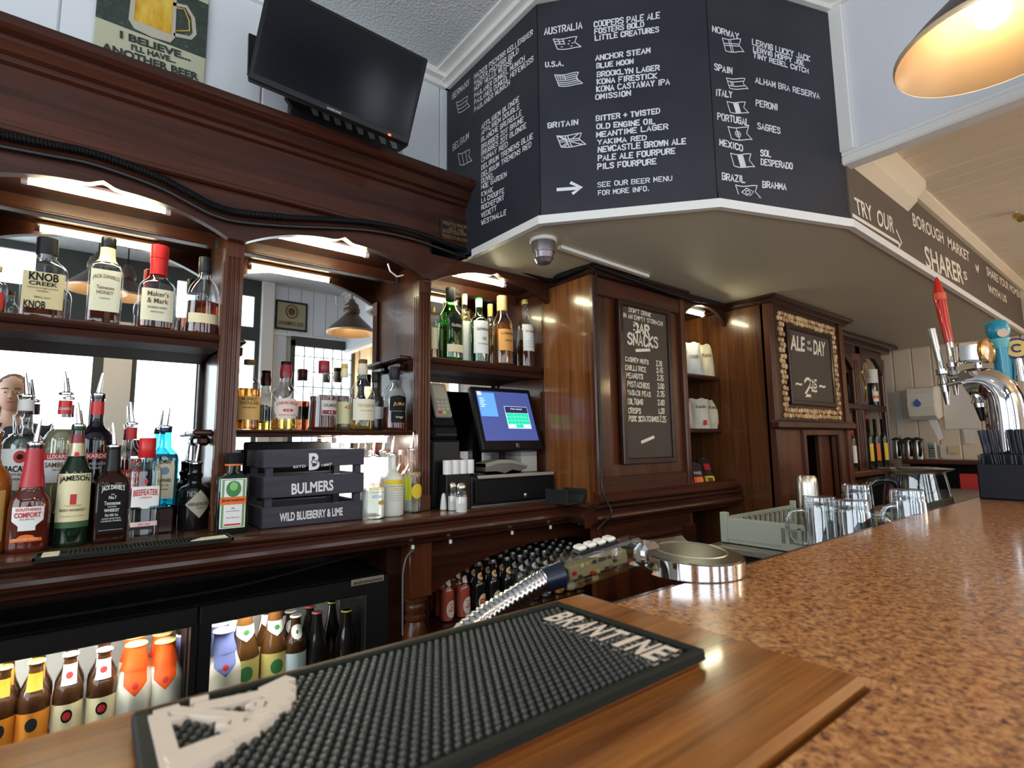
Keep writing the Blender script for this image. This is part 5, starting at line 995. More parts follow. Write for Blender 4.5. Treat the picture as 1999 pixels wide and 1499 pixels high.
part('screen_window', slab(o_, kx0, kx1, ky0, ky1, .0012, .0018), emi('till_white', (.55, .65, .75), .9), ts, True); part('screen_window', slab(o_, kx0+.002, kx1-.002, ky0+(ky1-ky0)*.70, ky1-.002, .0018, .0022), emi('till_navy', (.02, .02, .07), .8), ts, True)
kw, kh = (kx1-kx0-.006)/6, (ky1-ky0)*.66/4
for r_ in range(4):
    for c_ in range(6):
        if r_ == 0 and c_ not in (2, 3): continue
        part('screen_key', slab(o_, kx0+.003+kw*c_+.0006, kx0+.003+kw*(c_+1)-.0006, ky0+.003+kh*r_+.0006, ky0+.003+kh*(r_+1)-.0006, .0018, .0026), emi('till_green', (.01, .50, .30), 1.0), ts, True)
for k in range(5): part('screen_text', slab(o_, .034, .034+.02+.008*(k % 2), sh_-.06-.010*k, sh_-.057-.010*k, .002, .0024), emi('till_text', (.7, .8, .95), .9), ts, True)
v, f = ftext('How many?', .02); part('lettering', MB().add([o_+ux*(kx0+(kx1-kx0)*(.25+.5*a))+uy*(ky1-.018+.009*b)+nz*.003 for a, b in v], f), emi('till_text', (.7, .8, .95), .9), ts, True)
part('maker_mark', slab(o_, sw*.53, sw*.58, .012, .032, 0, .003, .001), steel, ts, True)
part('stand', MB().box((o_.x+sw*.3, YD+.10, zt_), (o_.x+sw*.7, YD+.27, zt_+.02), .006).box((o_.x+sw*.42, YD+.16, zt_+.01), (o_.x+sw*.58, YD+.22, o_.z+sh_*.5), .01), black, ts, True)
# card reader in a cradle on the receipt printers
xl, xr = at(846, 850, y=1.86).x, at(928, 850, y=1.86).x
prn = thing('receipt_printer', ((xl+xr)/2, 1.92, CT), 'tall black receipt printer between the second pilaster and the till', 'printer')
xp1 = da.x-.006
part('body', MB().box((xl+.0, 1.87, CT+.001), (xp1+.0, 2.06, at(870, 858, y=1.87).z), .01), black, prn, True)
part('lid', MB().box((xl+.005, 1.875, at(870, 858, y=1.87).z), (xp1-.008, 2.05, at(870, 830, y=1.87).z), .012), blackm, prn, True)
part('paper_slot', MB().box((xl+.02, 1.868, at(870, 850, y=1.87).z), (xp1-.02, 1.874, at(870, 847, y=1.87).z)), dgrey, prn, True)
zpt = at(870, 830, y=1.87).z
solo('charging_cradle', MB().prism([(xl+.012, 1.88, zpt+.0005), (xl+.012, 2.04, zpt+.0005), (xl+.012, 2.04, zpt+.13), (xl+.012, 1.99, zpt+.13), (xl+.012, 1.89, zpt+.03)], (.10, 0, 0)), blackm, 'black stepped charging cradle on top of the receipt printer', 'cradle')
c0 = at(868, 848, y=1.875); c1 = at(848, 778, y=1.94); uy = Vector((0, c1.y-c0.y, c1.z-c0.z)); ch_ = uy.length*.95; uy.normalize(); ux = Vector((1, 0, 0)); nz = ux.cross(uy).normalized(); o_ = Vector((xl+.02, 1.868, zpt+.036))
cm = thing('card_machine', o_, 'grey card machine with coloured keys, propped on the printer', 'card machine')
cg = mat('card_machine_grey', (.30, .28, .24), .4)
part('body', slab(o_, 0, .078, 0, ch_, -.022, 0, .006), cg, cm, True); part('display', slab(o_, .010, .068, ch_*.52, ch_*.90, 0, .0012), mat('display_beige', (.42, .38, .28), .25), cm, True)
for r_ in range(4):
    for c_ in range(3): part('key', slab(o_, .012+.019*c_, .027+.019*c_, ch_*(.08+.10*r_), ch_*(.145+.10*r_), 0, .003, .001), (red, yel, mat('key_green', (.05, .4, .08), .4))[c_] if r_ == 0 else mat('key_pale', (.45, .42, .36), .4), cm, True)
# handheld terminal, napkin/till-roll pack, keys, tumbler, tray
q = at(985, 922, z=zt_); hy_ = YD+.045
hp = thing('handheld_terminal', (q.x, hy_, zt_), 'grey wireless card terminal lying on the cash drawer', 'card machine')
xa_, xb_ = at(948, 905, y=hy_).x, at(1030, 905, y=hy_).x
pr = [(0, .012), (0, .045), (.35, .058), (.60, .055), (1, .032), (.98, .018), (.80, .008), (.62, .016), (.45, .002), (.25, .012)]
part('body', MB().prism([(xa_+(xb_-xa_)*u, hy_, zt_+v) for u, v in pr], (0, .075, 0)), mat('terminal_grey', (.16, .15, .13), .3, .2), hp, True)
part('upper_shell', MB().prism([(xa_+(xb_-xa_)*u, hy_-.001, zt_+v) for u, v in [(0, .030), (0, .047), (.35, .060), (.60, .057), (1, .034), (.98, .026), (.6, .044), (.3, .045)]], (0, .077, 0)), cg, hp, True)
part('paper_roll_cover', MB().lathe([(.022, -.0), (.022, .07)], 20, (xa_+(xb_-xa_)*.45, hy_+.072, zt_+.0225), (0, -1, 0)), dgrey, hp, True)
xa_, xb_ = at(872, 950, y=1.80).x, at(931, 950, y=1.80).x; zt2 = at(900, 898, y=1.80).z
nb = thing('till_roll_pack', ((xa_+xb_)/2, 1.82, CT), 'row of white till rolls standing beside the cash drawer', 'till rolls')
nr = 4
for k in range(nr):
    part('roll', MB().lathe([(.0, 0), ((xb_-xa_)/nr*.5, 0), ((xb_-xa_)/nr*.5, .055), (.006, .055), (.006, .05), (.0, .05)], 20, (xa_+(xb_-xa_)*(k+.5)/nr, 1.825, zt2-.055)), paper, nb, True)
part('stand_box', MB().box((xa_, 1.802, CT+.0006), (min(xb_, da.x-.003), 1.86, zt2-.055), .003), black, nb, True)
kq = at(915, 936, z=zt_+.002)
solo('bunch_of_keys', MB().tube([Vector((da.x+.02, YD+.03, zt_+.003)), Vector((da.x+.05, YD+.025, zt_+.006)), Vector((da.x+.08, YD+.035, zt_+.004))], .003, 6).box((da.x+.04, YD+.02, zt_), (da.x+.06, YD+.05, zt_+.008), .002), dgrey, 'small bunch of keys on the left of the cash drawer', 'keys')
gx = at(1093, 915, y=YD+.035).x; tg = thing('glass_tumbler', (gx, YD+.045, zt_), 'small glass tumbler holding slips, on the right of the cash drawer', 'glass')
part('glass', MB().lathe([(.024, 0), (.026, .002), (.031, .075), (.0295, .075), (.025, .005)], 20), g_clear, tg); part('slips', MB().box((-.014, -.003, .003), (.014, .003, .055), .001), creamp, tg)
x_ = 1.535; x2_ = 1.650; YD_ = YD; YD = 1.60
solo('document_tray', MB().prism([(x_, YD+.0, CT+.001), (x2_-.02, YD+.0, CT+.001), (x2_, YD+.0, CT+.03), (x2_, YD+.0, CT+.060), (x2_-.006, YD+.0, CT+.060), (x2_-.008, YD, CT+.034), (x2_-.026, YD, CT+.008), (x_+.006, YD, CT+.008), (x_+.006, YD, CT+.060), (x_, YD, CT+.060)], (0, .13, 0)), dgrey, 'open black plastic tray between the till and the snack pier', 'tray'); YD = YD_
bx = at(1046, 800, y=1.98)
for k, (z0, z1, y_) in enumerate(((1.105, 1.165, 1.93), (1.045, 1.104, 1.93))):
    pass
bxw = mat('box_board', (.62, .58, .52), .6)
bs = 0
zlo = CT+.001
for k, h_ in enumerate((.10, .10, .11)):
    solo('carton', MB().box((1.56, 1.92, zlo), (1.655, 2.05, zlo+h_-.001), .002), bxw, '%s pale carton of the stack behind the till by the third pilaster' % ('lowest', 'middle', 'topmost')[k], 'carton', 'pale cartons stacked behind the till'); zlo += h_
# ----------------------------------------------------------------- snack packets
def packet(name, label, px, py, pyt, w_, Y, z, m_, lean=.12, rz=0., cat='packet', group=None, marks=()):
    b = at(px, py, y=Y); d = (Vector((b.x, Y, z))-CAM).dot(_f); W = w_*d/F; H = at(px, pyt, y=Y).z-z; t = thing(name, (b.x, Y, z), label, cat, group, rz-.65); mb = MB(); nx, nz_ = 10, 14; V = []
    for sgn in (-1, 1):
        for j in range(nz_+1):
            for i in range(nx+1):
                u, v = i/nx*2-1, j/nz_; th = .030*(1-u*u)**.6*max(0, math.sin(PI*min(max(v, .04), .96)))**.5; wr_ = .0025*math.sin(9*u+13*v)*math.sin(7*v*3+u*2)
                V.append((u*W/2*(1-.06*math.sin(PI*v)), sgn*th+lean*v*H+wr_*(1 if sgn < 0 else 0), v*H+.004*math.sin(u*6)*(v > .95)))
    n1 = (nx+1)*(nz_+1); Fs = []
    for s_ in (0, 1):
        for j in range(nz_):
            for i in range(nx):
                a = s_*n1+j*(nx+1)+i; q = (a, a+1, a+nx+2, a+nx+1); Fs.append(q if s_ == 0 else q[::-1])
    part('bag', MB().add(V, Fs, True), m_, t)
    for (u0, u1, v0, v1, mm, txt) in marks:
        def Sp(u, v): return Vector((u*W/2, -.030*(1-u*u)**.6*math.sin(PI*min(max(v, .04), .96))**.5+lean*v*H-.003, v*H))
        if txt: tv_, tf = ftext(txt, .01); part('lettering', MB().add([Sp(u0+(u1-u0)*a, v0+(v1-v0)*b) for a, b in tv_], tf), mm, t)
        else: n = 6; part('printed_panel', MB().add([Sp(u0+(u1-u0)*i/n, v0+(v1-v0)*j/n) for j in range(n+1) for i in range(n+1)], [(j*(n+1)+i, j*(n+1)+i+1, (j+1)*(n+1)+i+1, (j+1)*(n+1)+i) for j in range(n) for i in range(n)], True), mm, t)
    return t
bagw = mat('pale_paper_bag', (.66, .62, .52), .45); bagc = mat('cream_crisp_bag', (.68, .60, .42), .4); bagp = mat('pinkish_bag', (.60, .50, .44), .45); bagg = mat('silver_grey_bag', (.58, .60, .62), .3)
bagb = mat('dark_foil_bag', (.05, .03, .03), .3)
gb = 'snack packets in the niche'
packet('snack_bag', 'pale silvery crisp bag, left on the top shelf of the niche', 1354, 722, 668, 36, 1.66, 1.5655, bagg, group=gb, marks=[(-.5, .5, .5, .6, dgrey, 'CRISPS')])
packet('snack_bag', 'cream crisp bag, right on the top shelf of the niche', 1380, 726, 672, 34, 1.66, 1.5655, bagc, group=gb, marks=[(-.5, .5, .6, .72, brn, 'Kettle')])
packet('snack_bag', 'narrow pinkish crisp bag at the left end of the middle shelf of the niche', 1345, 832, 780, 20, 1.70, 1.2725, bagp, group=gb)
packet('snack_bag', 'pinkish-white crisp bag, centre of the middle shelf of the niche', 1369, 832, 778, 38, 1.65, 1.2725, bagw, group=gb, marks=[(-.5, .5, .68, .78, brn, 'Kettle'), (.1, .5, .12, .28, redp, None)])
packet('snack_bag', 'cream crisp bag, right on the middle shelf of the niche', 1394, 832, 780, 36, 1.65, 1.2725, bagc, group=gb, marks=[(-.5, .5, .68, .78, brn, 'Kettle')])
packet('snack_bag', 'dark snack packet with orange print, left at the foot of the niche', 1365, 948, 905, 30, 1.60, CT+.001, bagb, .5, group=gb, marks=[(-.6, .6, .15, .5, org, None), (-.5, .5, .6, .7, wht, 'SNACKS')])
packet('snack_bag', 'red snack packet at the left end of the foot of the niche', 1348, 945, 915, 16, 1.60, CT+.001, red, .4, group=gb)
packet('snack_bag', 'dark snack packet with a yellow lower half, right at the foot of the niche', 1388, 945, 895, 24, 1.61, CT+.001, bagb, .6, group=gb, marks=[(-.8, .8, .06, .42, yel, None), (-.4, .4, .12, .36, brn, None), (-.5, .5, .62, .82, redp, None)])
# ----------------------------------------------------------------- fridges
frm = mat('fridge_black', (.006, .006, .007), .4)
fg = thing('bottle_fridge', (.2, 1.9, 0), 'black double-door under-counter bottle fridge with lit interior', 'fridge')
part('cabinet', MB().box((-1.0, 1.77, .74), (.82, 2.07, .765), .004).box((.765, 1.77, 0), (.82, 2.07, .74)).box((-1.0, 1.77, 0), (.82, 2.07, .10)).box((-1.0, 2.055, .1), (.82, 2.07, .74)).box((.235, 1.80, .1), (.275, 2.06, .74)), frm, fg, True)
part('door_frame', MB().box((-1.0, 1.735, .715), (.252, 1.77, .765), .004).box((.236, 1.735, .06), (.252, 1.77, .72)).box((-1.0, 1.735, .06), (.252, 1.77, .12)), frm, fg, True)
part('door_frame', MB().box((.256, 1.735, .712), (.82, 1.77, .765), .004).box((.256, 1.735, .06), (.286, 1.77, .715)).box((.735, 1.735, .06), (.82, 1.77, .715), .003).box((.256, 1.735, .06), (.82, 1.77, .12)), frm, fg, True)
part('door_pane', MB().box((-1.0, 1.755, .12), (.236, 1.759, .715)), g_pane, fg, True); part('door_pane', MB().box((.286, 1.755, .12), (.735, 1.759, .712)), g_pane, fg, True)
part('interior_lining', MB().box((-1.0, 2.045, .1), (.235, 2.055, .74)).box((.275, 2.045, .1), (.765, 2.055, .74)).box((-1.0, 1.79, .733), (.235, 2.05, .739)).box((.275, 1.79, .733), (.765, 2.05, .739)), mat('fridge_grey_lining', (.62, .62, .60), .4), fg, True)
part('wire_shelf', MB().box((-1.0, 1.79, .474), (.235, 2.045, .484)).box((.275, 1.79, .474), (.765, 2.045, .484)), steel, fg, True)
bx0, bx1 = at(686, 1130, y=1.734).x, at(749, 1120, y=1.734).x; bz = at(716, 1133, y=1.734).z
part('badge', MB().box((bx0, 1.731, bz-.010), (bx1, 1.736, bz+.010), .001), mat('badge_silver', (.42, .38, .30), .35, .5), fg, True)
v, f = ftext('autonumis', .01); part('lettering', MB().add([(bx0+.006+(bx1-bx0-.012)*a, 1.7302, bz-.006+.011*b) for a, b in v], f), blk, fg, True)
fl = mat('fridge_tube', (1, 1, 1), .5, emit=(1., .96, .86), es=105)
for a, b in ((-.9, .20), (.30, .48)):
    part('light_tube', MB().tube([(a, 1.79, .724), (b, 1.79, .724)], .006, 8), fl, fg, True)
part('light_tube', MB().tube([(.30, 2.03, .50), (.30, 2.03, .70)], .006, 8), fl, fg, True)
solo('black_hose', MB().tube(smooth([Vector((-.3, 1.74, .80)), Vector((.1, 1.735, .80)), Vector((.35, 1.735, .805)), Vector((.6, 1.745, .83)), Vector((.8, 1.76, .85))], 6), .004, 6), black, 'black cable sagging above the fridge doors', 'cable')
solo('white_cable', MB().tube(smooth([at(812, 1070, y=1.72), at(795, 1085, y=1.71), at(788, 1110, y=1.71), at(786, 1140, y=1.71), at(786, 1240, y=1.71)], 5), .003, 6), mat('grey_cable', (.15, .16, .18), .4), 'thin grey cable clipped down the turned column', 'cable')
for a in ((814, 1070), (888, 1055), (1009, 1043), (1105, 1023), (1162, 1013)):
    q = at(*a, y=1.665 if a[0] < 1100 else 1.6); solo('cable_clip', MB().box((q.x-.005, 1.69, .845), (q.x+.005, 1.70, .860), .002), cov, 'small white cable clip under the counter edge, at %s' % {814: 'the turned column', 888: 'the left end of the arch', 1009: 'the middle of the arch', 1105: 'the right end of the arch', 1162: 'the pier corner'}[a[0]], 'clip')
# ================================================================= the bar in front of the camera
BZ = 1.0
gr = mat('red_granite', (.5, .25, .15), .2, coat=.25); N, L, Bn = nodes(gr)
t1 = tex(gr, 'ShaderNodeTexNoise', 115, (1, 1, 1), 5, .65, .3); t2 = tex(gr, 'ShaderNodeTexNoise', 60, (1, 1, 1), 3, .5, .6); t3 = tex(gr, 'ShaderNodeTexNoise', 170, (1, 1, 1), 2, .5)
c1 = ramp(gr, t1.outputs[0], [(.34, (.10, .05, .035)), (.42, (.36, .15, .065)), (.55, (.58, .265, .095)), (.70, (.64, .36, .16))])
c2 = ramp(gr, t2.outputs[0], [(.40, (.50, .42, .40)), (.50, (1, 1, 1))]); c3 = ramp(gr, t3.outputs[0], [(.36, (.35, .3, .3)), (.46, (1, 1, 1))])
L.new(mixc(gr, mixc(gr, c1, c2, .6, 'MULTIPLY').node.outputs[2], c3, .7, 'MULTIPLY'), Bn.inputs['Base Color'])
WX0, WX1, WY0, WY1 = -.75, .529, .188, .524
bar = thing('bar_counter', (1.5, .2, 0), 'front bar with a polished red speckled granite top and an inset wooden flap', 'bar')
part('granite_top', MB().box((WX1+.002, -.13, BZ-.035), (4.9, .478, BZ), .006).box((-1.0, -.13, BZ-.035), (WX1+.002, WY0-.004, BZ), .004), gr, bar, True)
part('wooden_flap', MB().box((WX0, WY0, BZ-.02), (WX1-.001, WY1, BZ+.0045), .005), bar_w, bar, True)
part('bar_front', MB().box((WX1, -.08, 0), (4.9, .44, BZ-.035)).box((-1.0, -.08, 0), (WX1, .16, BZ-.035)), mah_v, bar, True)
part('bar_edge_rail', MB().box((WX1+.01, .478, BZ-.034), (4.9, .490, BZ-.003), .004), mah_h, bar, True)
# service mat on its board
zt = 1.0185
M0, M1, M2 = at(258, 1398, z=zt), at(1068, 1171, z=zt), at(1388, 1262, z=zt); mx0, mx1 = M0.x, (M1.x+M2.x)/2; my1, my0 = (M0.y+M1.y)/2, M2.y
solo('mat_board', MB().box((mx0+.003, my0+.004, BZ+.0048), (mx1-.004, my1-.004, BZ+.0085), .001), mat('orange_red_wood', (.22, .045, .010), .35, coat=.3), 'thin orange-red wooden board under the studded bar mat', 'board')
mt = thing('bar_mat', ((mx0+mx1)/2, (my0+my1)/2, BZ+.009), 'large black studded rubber bar mat with raised cream lettering', 'bar mat')
zb = BZ+.0088
mb = MB().box((mx0, my0, zb), (mx1, my1, zb+.004), .001); bw = .009
for a, b in (((mx0, my0), (mx1, my0+bw)), ((mx0, my1-bw), (mx1, my1)), ((mx0, my0+bw*.7), (mx0+bw*1.3, my1-bw*.7)), ((mx1-bw, my0+bw*.7), (mx1, my1-bw*.7))): mb.box((*a, zb+.002), (*b, zt), .002)
part('rim', mb, mat('mat_rim_rubber', (.014, .016, .012), .6, spec=.2), mt, True)
st = MB(); px_, py_ = .0079, .0068; y_ = my0+.016; row = 0
while y_ < my1-.013:
    x_ = mx0+.018+(px_/2 if row % 2 else 0)
    while x_ < mx1-.013:
        V = [(x_+r*math.cos(k*PI/3), y_+r*math.sin(k*PI/3), z) for r, z in ((.0031, zb+.003), (.0028, zt-.0025), (.0017, zt-.0010)) for k in range(6)]
        n0 = len(st.v); st.v += [Vector(v) for v in V]; st.f += [tuple(n0+i for i in f) for f in [(r*6+k, r*6+(k+1) % 6, (r+1)*6+(k+1) % 6, (r+1)*6+k) for r in (0, 1) for k in range(6)]+[tuple(range(12, 18))]]; st.sm += [True]*13; x_ += px_
    y_ += py_; row += 1
part('rubber_studs', st, mat('stud_rubber', (.024, .026, .022), .38), mt, True, kind='stuff')
clet = mat('mat_letter_cream', (.74, .62, .52), .6)
v, f = ftext('BRANTINE', .03)
A_2, B_2 = at(1078, 1204, z=zt), at(1318, 1279, z=zt); tx0 = (A_2.x+B_2.x)/2
for i, ch in enumerate('BRANTINE'):
    v, f = ftext(ch, .03); w_ = (A_2.y-B_2.y)/8; ya = A_2.y-w_*i; wd_ = w_*(.86 if ch != 'I' else .4)
    P = [(tx0-.020+.037*b, ya-wd_*a-(0 if ch != 'I' else w_*.22), zt-.003) for a, b in v]; n = len(P)
    m_ = MB().add([(x, y, z+.004) for x, y, z in P], f).add(P, [q[::-1] for q in f])
    part('raised_letter', m_, clet, mt, True)
    me = mt.children[-1].data if False else None
def raised(pts, w_, z0=zt-.004, z1=zt+.0025):
    mb = MB(); P = [at(a, b, z=zt) for a, b in pts]; V = []
    for i, p in enumerate(P):
        t = (P[min(i+1, len(P)-1)]-P[max(i-1, 0)]).normalized(); s_ = Vector((-t.y, t.x, 0))*w_/2; e = t*w_*.2*(-1 if i == 0 else 1 if i == len(P)-1 else 0); a, b = p+s_+e, p-s_+e
        V += [(a.x, a.y, z0), (b.x, b.y, z0), (b.x, b.y, z1), (a.x, a.y, z1)]
    for i in range(len(P)-1): k = 4*i; mb.f += [(k+j, k+(j+1) % 4, k+4+(j+1) % 4, k+4+j) for j in range(4)]; mb.sm += [False]*4
    mb.v = [Vector(q) for q in V]; mb.f += [(3, 2, 1, 0), tuple(4*(len(P)-1)+j for j in range(4))]; mb.sm += [False]*2; return mb
for pts, w_ in (([(308, 1400), (322, 1450), (340, 1520)], .011), ([(306, 1396), (345, 1385)], .009), ([(322, 1412), (352, 1402), (362, 1396)], .008), ([(345, 1391), (400, 1396), (460, 1402), (520, 1404)], .009), ([(385, 1385), (440, 1374), (520, 1357)], .012), ([(376, 1373), (402, 1367)], .008),
     ([(520, 1350), (562, 1330)], .012), ([(523, 1362), (564, 1345)], .012), ([(526, 1374), (564, 1360)], .012), ([(530, 1386), (556, 1376)], .011), ([(488, 1384), (498, 1374), (510, 1376), (506, 1387), (492, 1390)], .006), ([(434, 1420), (446, 1410), (464, 1410), (462, 1424), (444, 1428)], .008),
     ([(335, 1490), (390, 1468), (450, 1446), (490, 1428)], .013), ([(470, 1430), (500, 1418), (520, 1406)], .011), ([(340, 1510), (400, 1485), (440, 1462)], .012), ([(505, 1400), (535, 1392)], .011)):
    kz = globals().get('kz', 0)+1; part('raised_crest_stroke', raised(pts, w_, zt-.004, zt+.0018+.00012*kz), clet, mt, True)
# chrome dock of the drinks gun
dk_ = thing('gun_dock', (.76, .51, BZ+.001), 'rounded chrome drip dock for the drinks gun, on the corner of the granite', 'dock')
cx, cy, r_ = .762, .508, .078
pl_ = [(cx+r_*math.cos(a), cy+r_*math.sin(a)) for a in [math.radians(d) for d in range(-215+360, 145+0, -10)]] if False else None
pl_ = []
for d in range(160, 405, 7): a = math.radians(d); pl_.append((cx+r_*math.cos(a), cy+r_*math.sin(a)))
pl_ += [(cx+.098, cy+.085), (cx-.02, cy+.098)]
def top_z(x, y): return BZ+.027+.06*(y-cy)
mb = MB(); n = len(pl_); mb.add([(x, y, BZ+.0015) for x, y in pl_]+[(x, y, top_z(x, y)) for x, y in pl_], [(i, (i+1) % n, n+(i+1) % n, n+i) for i in range(n)]+[tuple(range(n, 2*n))], False)
for i in range(n): mb.sm[i] = 8 < i < n-9 or i < n-6
part('chrome_body', mb, chrome, dk_, True)
part('top_plate', MB().prism([(x*.96+cx*.04, y*.96+cy*.04, top_z(0, y*.96+cy*.04)+.0006) for x, y in pl_], (0, 0, .0012)), mat('dark_worn_steel', (.20, .19, .17), .25, 1.), dk_, True)
part('drip_ring', MB().tube([(cx+.055*math.cos(a/16*PI)+.012, cy+.055*math.sin(a/16*PI)+.01, top_z(0, cy+.055*math.sin(a/16*PI)+.01)+.0018) for a in range(33)], .0014, 6), steel, dk_, True)
part('nozzle_cup', MB().box((cx-.060, cy+.045, BZ+.002), (cx-.01, cy+.095, BZ+.040), .010), chrome, dk_, True)
part('wire_loop', MB().tube([(cx-.07, cy+.10, BZ+.015), (cx-.09, cy+.12, BZ+.012), (cx-.06, cy+.16, BZ+.012), (cx-.03, cy+.12, BZ+.015)], .0025, 6), chrome, dk_, True)
# drinks gun
sgun = thing('drinks_gun', (.72, .62, 1.03), 'clear bodied drinks gun on a ribbed steel hose, leaning on its chrome dock', 'drinks gun')
ga, gb_ = at(1098, 1120, y=.625), at(1246, 1072, y=.585); d = (gb_-ga); gl_ = d.length; d.normalize(); up = Vector((0, 0, 1)); up = (up-d*up.dot(d)).normalized(); sd = d.cross(up)
def gbox(u0, u1, v0, v1, w0, w1, c=0.): m_ = MB().box((u0, v0, w0), (u1, v1, w1), c); m_.v = [ga+d*v.x+sd*v.y+up*v.z for v in m_.v]; return m_
hh_ = .023
part('clear_body', gbox(0, gl_, -.018, .018, -hh_, hh_, .004), thin('acrylic', (.80, .78, .68), .35, .10), sgun, True)
part('valve_block', gbox(.006, gl_*.80, -.011, .011, -.012, .010, .002), mat('acrylic_inner', (.42, .36, .24), .35), sgun, True)
rr = random.Random(3)
for k in range(16):
    u = .010+rr.random()*(gl_*.74); w_ = rr.choice((-.012, -.004, .004)); part('valve', gbox(u, u+.007, .0105, .014, w_, w_+.006, .001), rr.choice((mat('valve_cream', (.72, .66, .50), .4), mat('valve_yellow', (.62, .46, .15), .4), red, mat('valve_dark', (.06, .05, .04), .4), steel)), sgun, True)
part('button_pad', gbox(gl_*.20, gl_*.72, -.014, .014, hh_, hh_+.005, .002), black, sgun, True)
for k in range(4): part('button', gbox(gl_*(.21+.125*k), gl_*(.32+.125*k), -.012, .012, hh_+.005, hh_+.012, .003), mat('button_ivory', (.76, .72, .64), .4), sgun, True)
part('nozzle', MB().tube([gb_-d*.004-up*.006, gb_+d*.012-up*.010, gb_+d*.018-up*.032], [.016, .017, .012], 16), thin('acrylic', (.8, .78, .68)), sgun, True)
hs = smooth([ga-d*.028, at(1035, 1148, y=.635), at(985, 1180, y=.64), at(935, 1214, y=.64), at(880, 1262, y=.635), at(830, 1330, y=.63)], 22)
part('collar', MB().tube([ga-d*.034, ga-d*.002], [.0185, .0205], 18), mat('navy_collar', (.008, .012, .03), .3), sgun, True)
part('hose', MB().tube(hs, [.0158+(.0014 if (i // 2) % 2 else 0) for i in range(len(hs))], 16), mat('hose_steel', (.60, .60, .62), .18, 1.), sgun, True)
# under-bar worktop with glass rack
ub = thing('underbar_worktop', (2.2, .8, 0), 'steel under-bar worktop behind the granite bar, carrying the glass rack', 'worktop')
part('top', MB().box((1.62, .50, .845), (4.6, 1.02, .865), .003), steel, ub, True); part('cabinet', MB().box((1.66, .50, 0), (4.6, .98, .845)), blackm, ub, True)
rk = thing('glass_rack', (1.93, .79, .866), 'pale grey plastic glass rack with slotted sides behind the bar', 'rack')
rkm = mat('rack_grey_green', (.34, .36, .30), .5); RX0, RX1, RY0, RY1, RZ0, RZ1 = 1.69, 2.20, .53, .995, .867, .950
part('base', MB().box((RX0, RY0, RZ0), (RX1, RY1, RZ0+.008)), rkm, rk, True)
for k in range(9): part('divider', MB().box((RX0+.055*(k+.5), RY0+.01, RZ0+.008), (RX0+.055*(k+.5)+.004, RY1-.01, RZ0+.02)), rkm, rk, True)
def side(a, b, ax, solid=0):
    mb = MB()
    def bx(u0, u1, z0, z1):
        if ax == 0: return mb.box((u0, a-.005, z0), (u1, a+.005, z1), .001)
        return mb.box((a-.005, u0, z0), (a+.005, u1, z1), .001)
    u0, u1 = b; bx(u0, u1, RZ1-.016, RZ1); bx(u0, u1, RZ0, RZ0+.022); u = u0
    while u < u1: bx(u, min(u+.012, u1), RZ0+.02, RZ1-.01); u += .036
    if solid: mb.box((a-.007, u1-solid, RZ0+.012), (a+.007, u1-.004, RZ1-.004), .001)
    return part('side', mb, rkm, rk, True)
side(RY0, (RX0, RX1), 0); side(RY1, (RX0, RX1), 0); side(RX0, (RY0, RY1), 1, .19); side(RX1, (RY0, RY1), 1)
for x_ in (RX0, RX1):
    for y_ in (RY0, RY1): part('corner_post', MB().box((x_-.012, y_-.012, RZ0), (x_+.012, y_+.012, RZ1+.016), .003), rkm, rk, True)
mugm = thin('thick_glass', (.86, .90, .92), .45, .12); zm = RZ0+.0205
def mug_(px, py, dist, label, hang):
    q = atd(px, py, dist); H = max(q.z-zm, .10); t = thing('beer_mug', (q.x, q.y, zm), label, 'glass', 'glass mugs upside down in the rack', hang)
    prof = [(.047, 0), (.0475, .004), (.046, .03*1), (.0445, .035), (.0445, H*.8), (.042, H*.84), (.043, H*.88), (.041, H*.985), (.038, H)]
    mb = MB(); seg = 30; n0 = len(prof)
    mb.lathe([(r, z) for r, z in prof], seg)
    for i, v in enumerate(mb.v):
        if H*.25 < v.z < H*.83 and (i % seg) % 3 == 0: v.x *= .95; v.y *= .95
    part('glass_body', mb, mugm, t); part('inner_wall', MB().lathe([(.043, .001), (.039, H*.80), (.001, H*.84)], 24, cap=False), thin('inner_glass', (.92, .94, .95), .3, .05), t)
    part('handle', MB().tube(smooth([Vector((.043, 0, H*.16)), Vector((.075, 0, H*.20)), Vector((.085, 0, H*.45)), Vector((.075, 0, H*.70)), Vector((.041, 0, H*.74))], 5), .0065, 10), mugm, t); return t
mug_(1598, 968, 1.50, 'upturned glass mug, nearest the left side of the rack', 2.2); mug_(1660, 975, 1.42, 'upturned glass mug, front centre of the rack', -1.2)
mug_(1671, 944, 1.72, 'upturned glass mug standing behind the other two in the rack', .4); mug_(1770, 955, 1.50, 'upturned glass mug in front of the glass jug, handle to the left', 2.6)
q = atd(1573, 928, 1.75); solo('steel_shaker', MB().lathe([(.036, RZ0+.009), (.034, q.z-.03), (.031, q.z-.008), (.026, q.z)], 28, (q.x, q.y, 0)), steel, 'upturned brushed steel cocktail shaker in the glass rack', 'shaker')
q = atd(1785, 912, 1.95); jg = thing('glass_jug', (q.x, q.y, .866), 'large glass jug with a steel rim and black handle, behind the mugs', 'jug'); H = q.z-.866; r_ = .105
part('glass_body', MB().lathe([(r_*1.0, 0), (r_*1.06, .01), (r_*1.0, H*.5), (r_*.84, H*.93)], 40, cap=False), thin('jug_glass', (.80, .84, .86), .35, .10), jg)
part('steel_rim', MB().lathe([(r_*.84, H*.90), (r_*.86, H*.93), (r_*1.08, H*.97), (r_*1.10, H*.985), (r_*1.05, H*.985), (r_*.8, H*.94)], 40, cap=False), steel, jg)
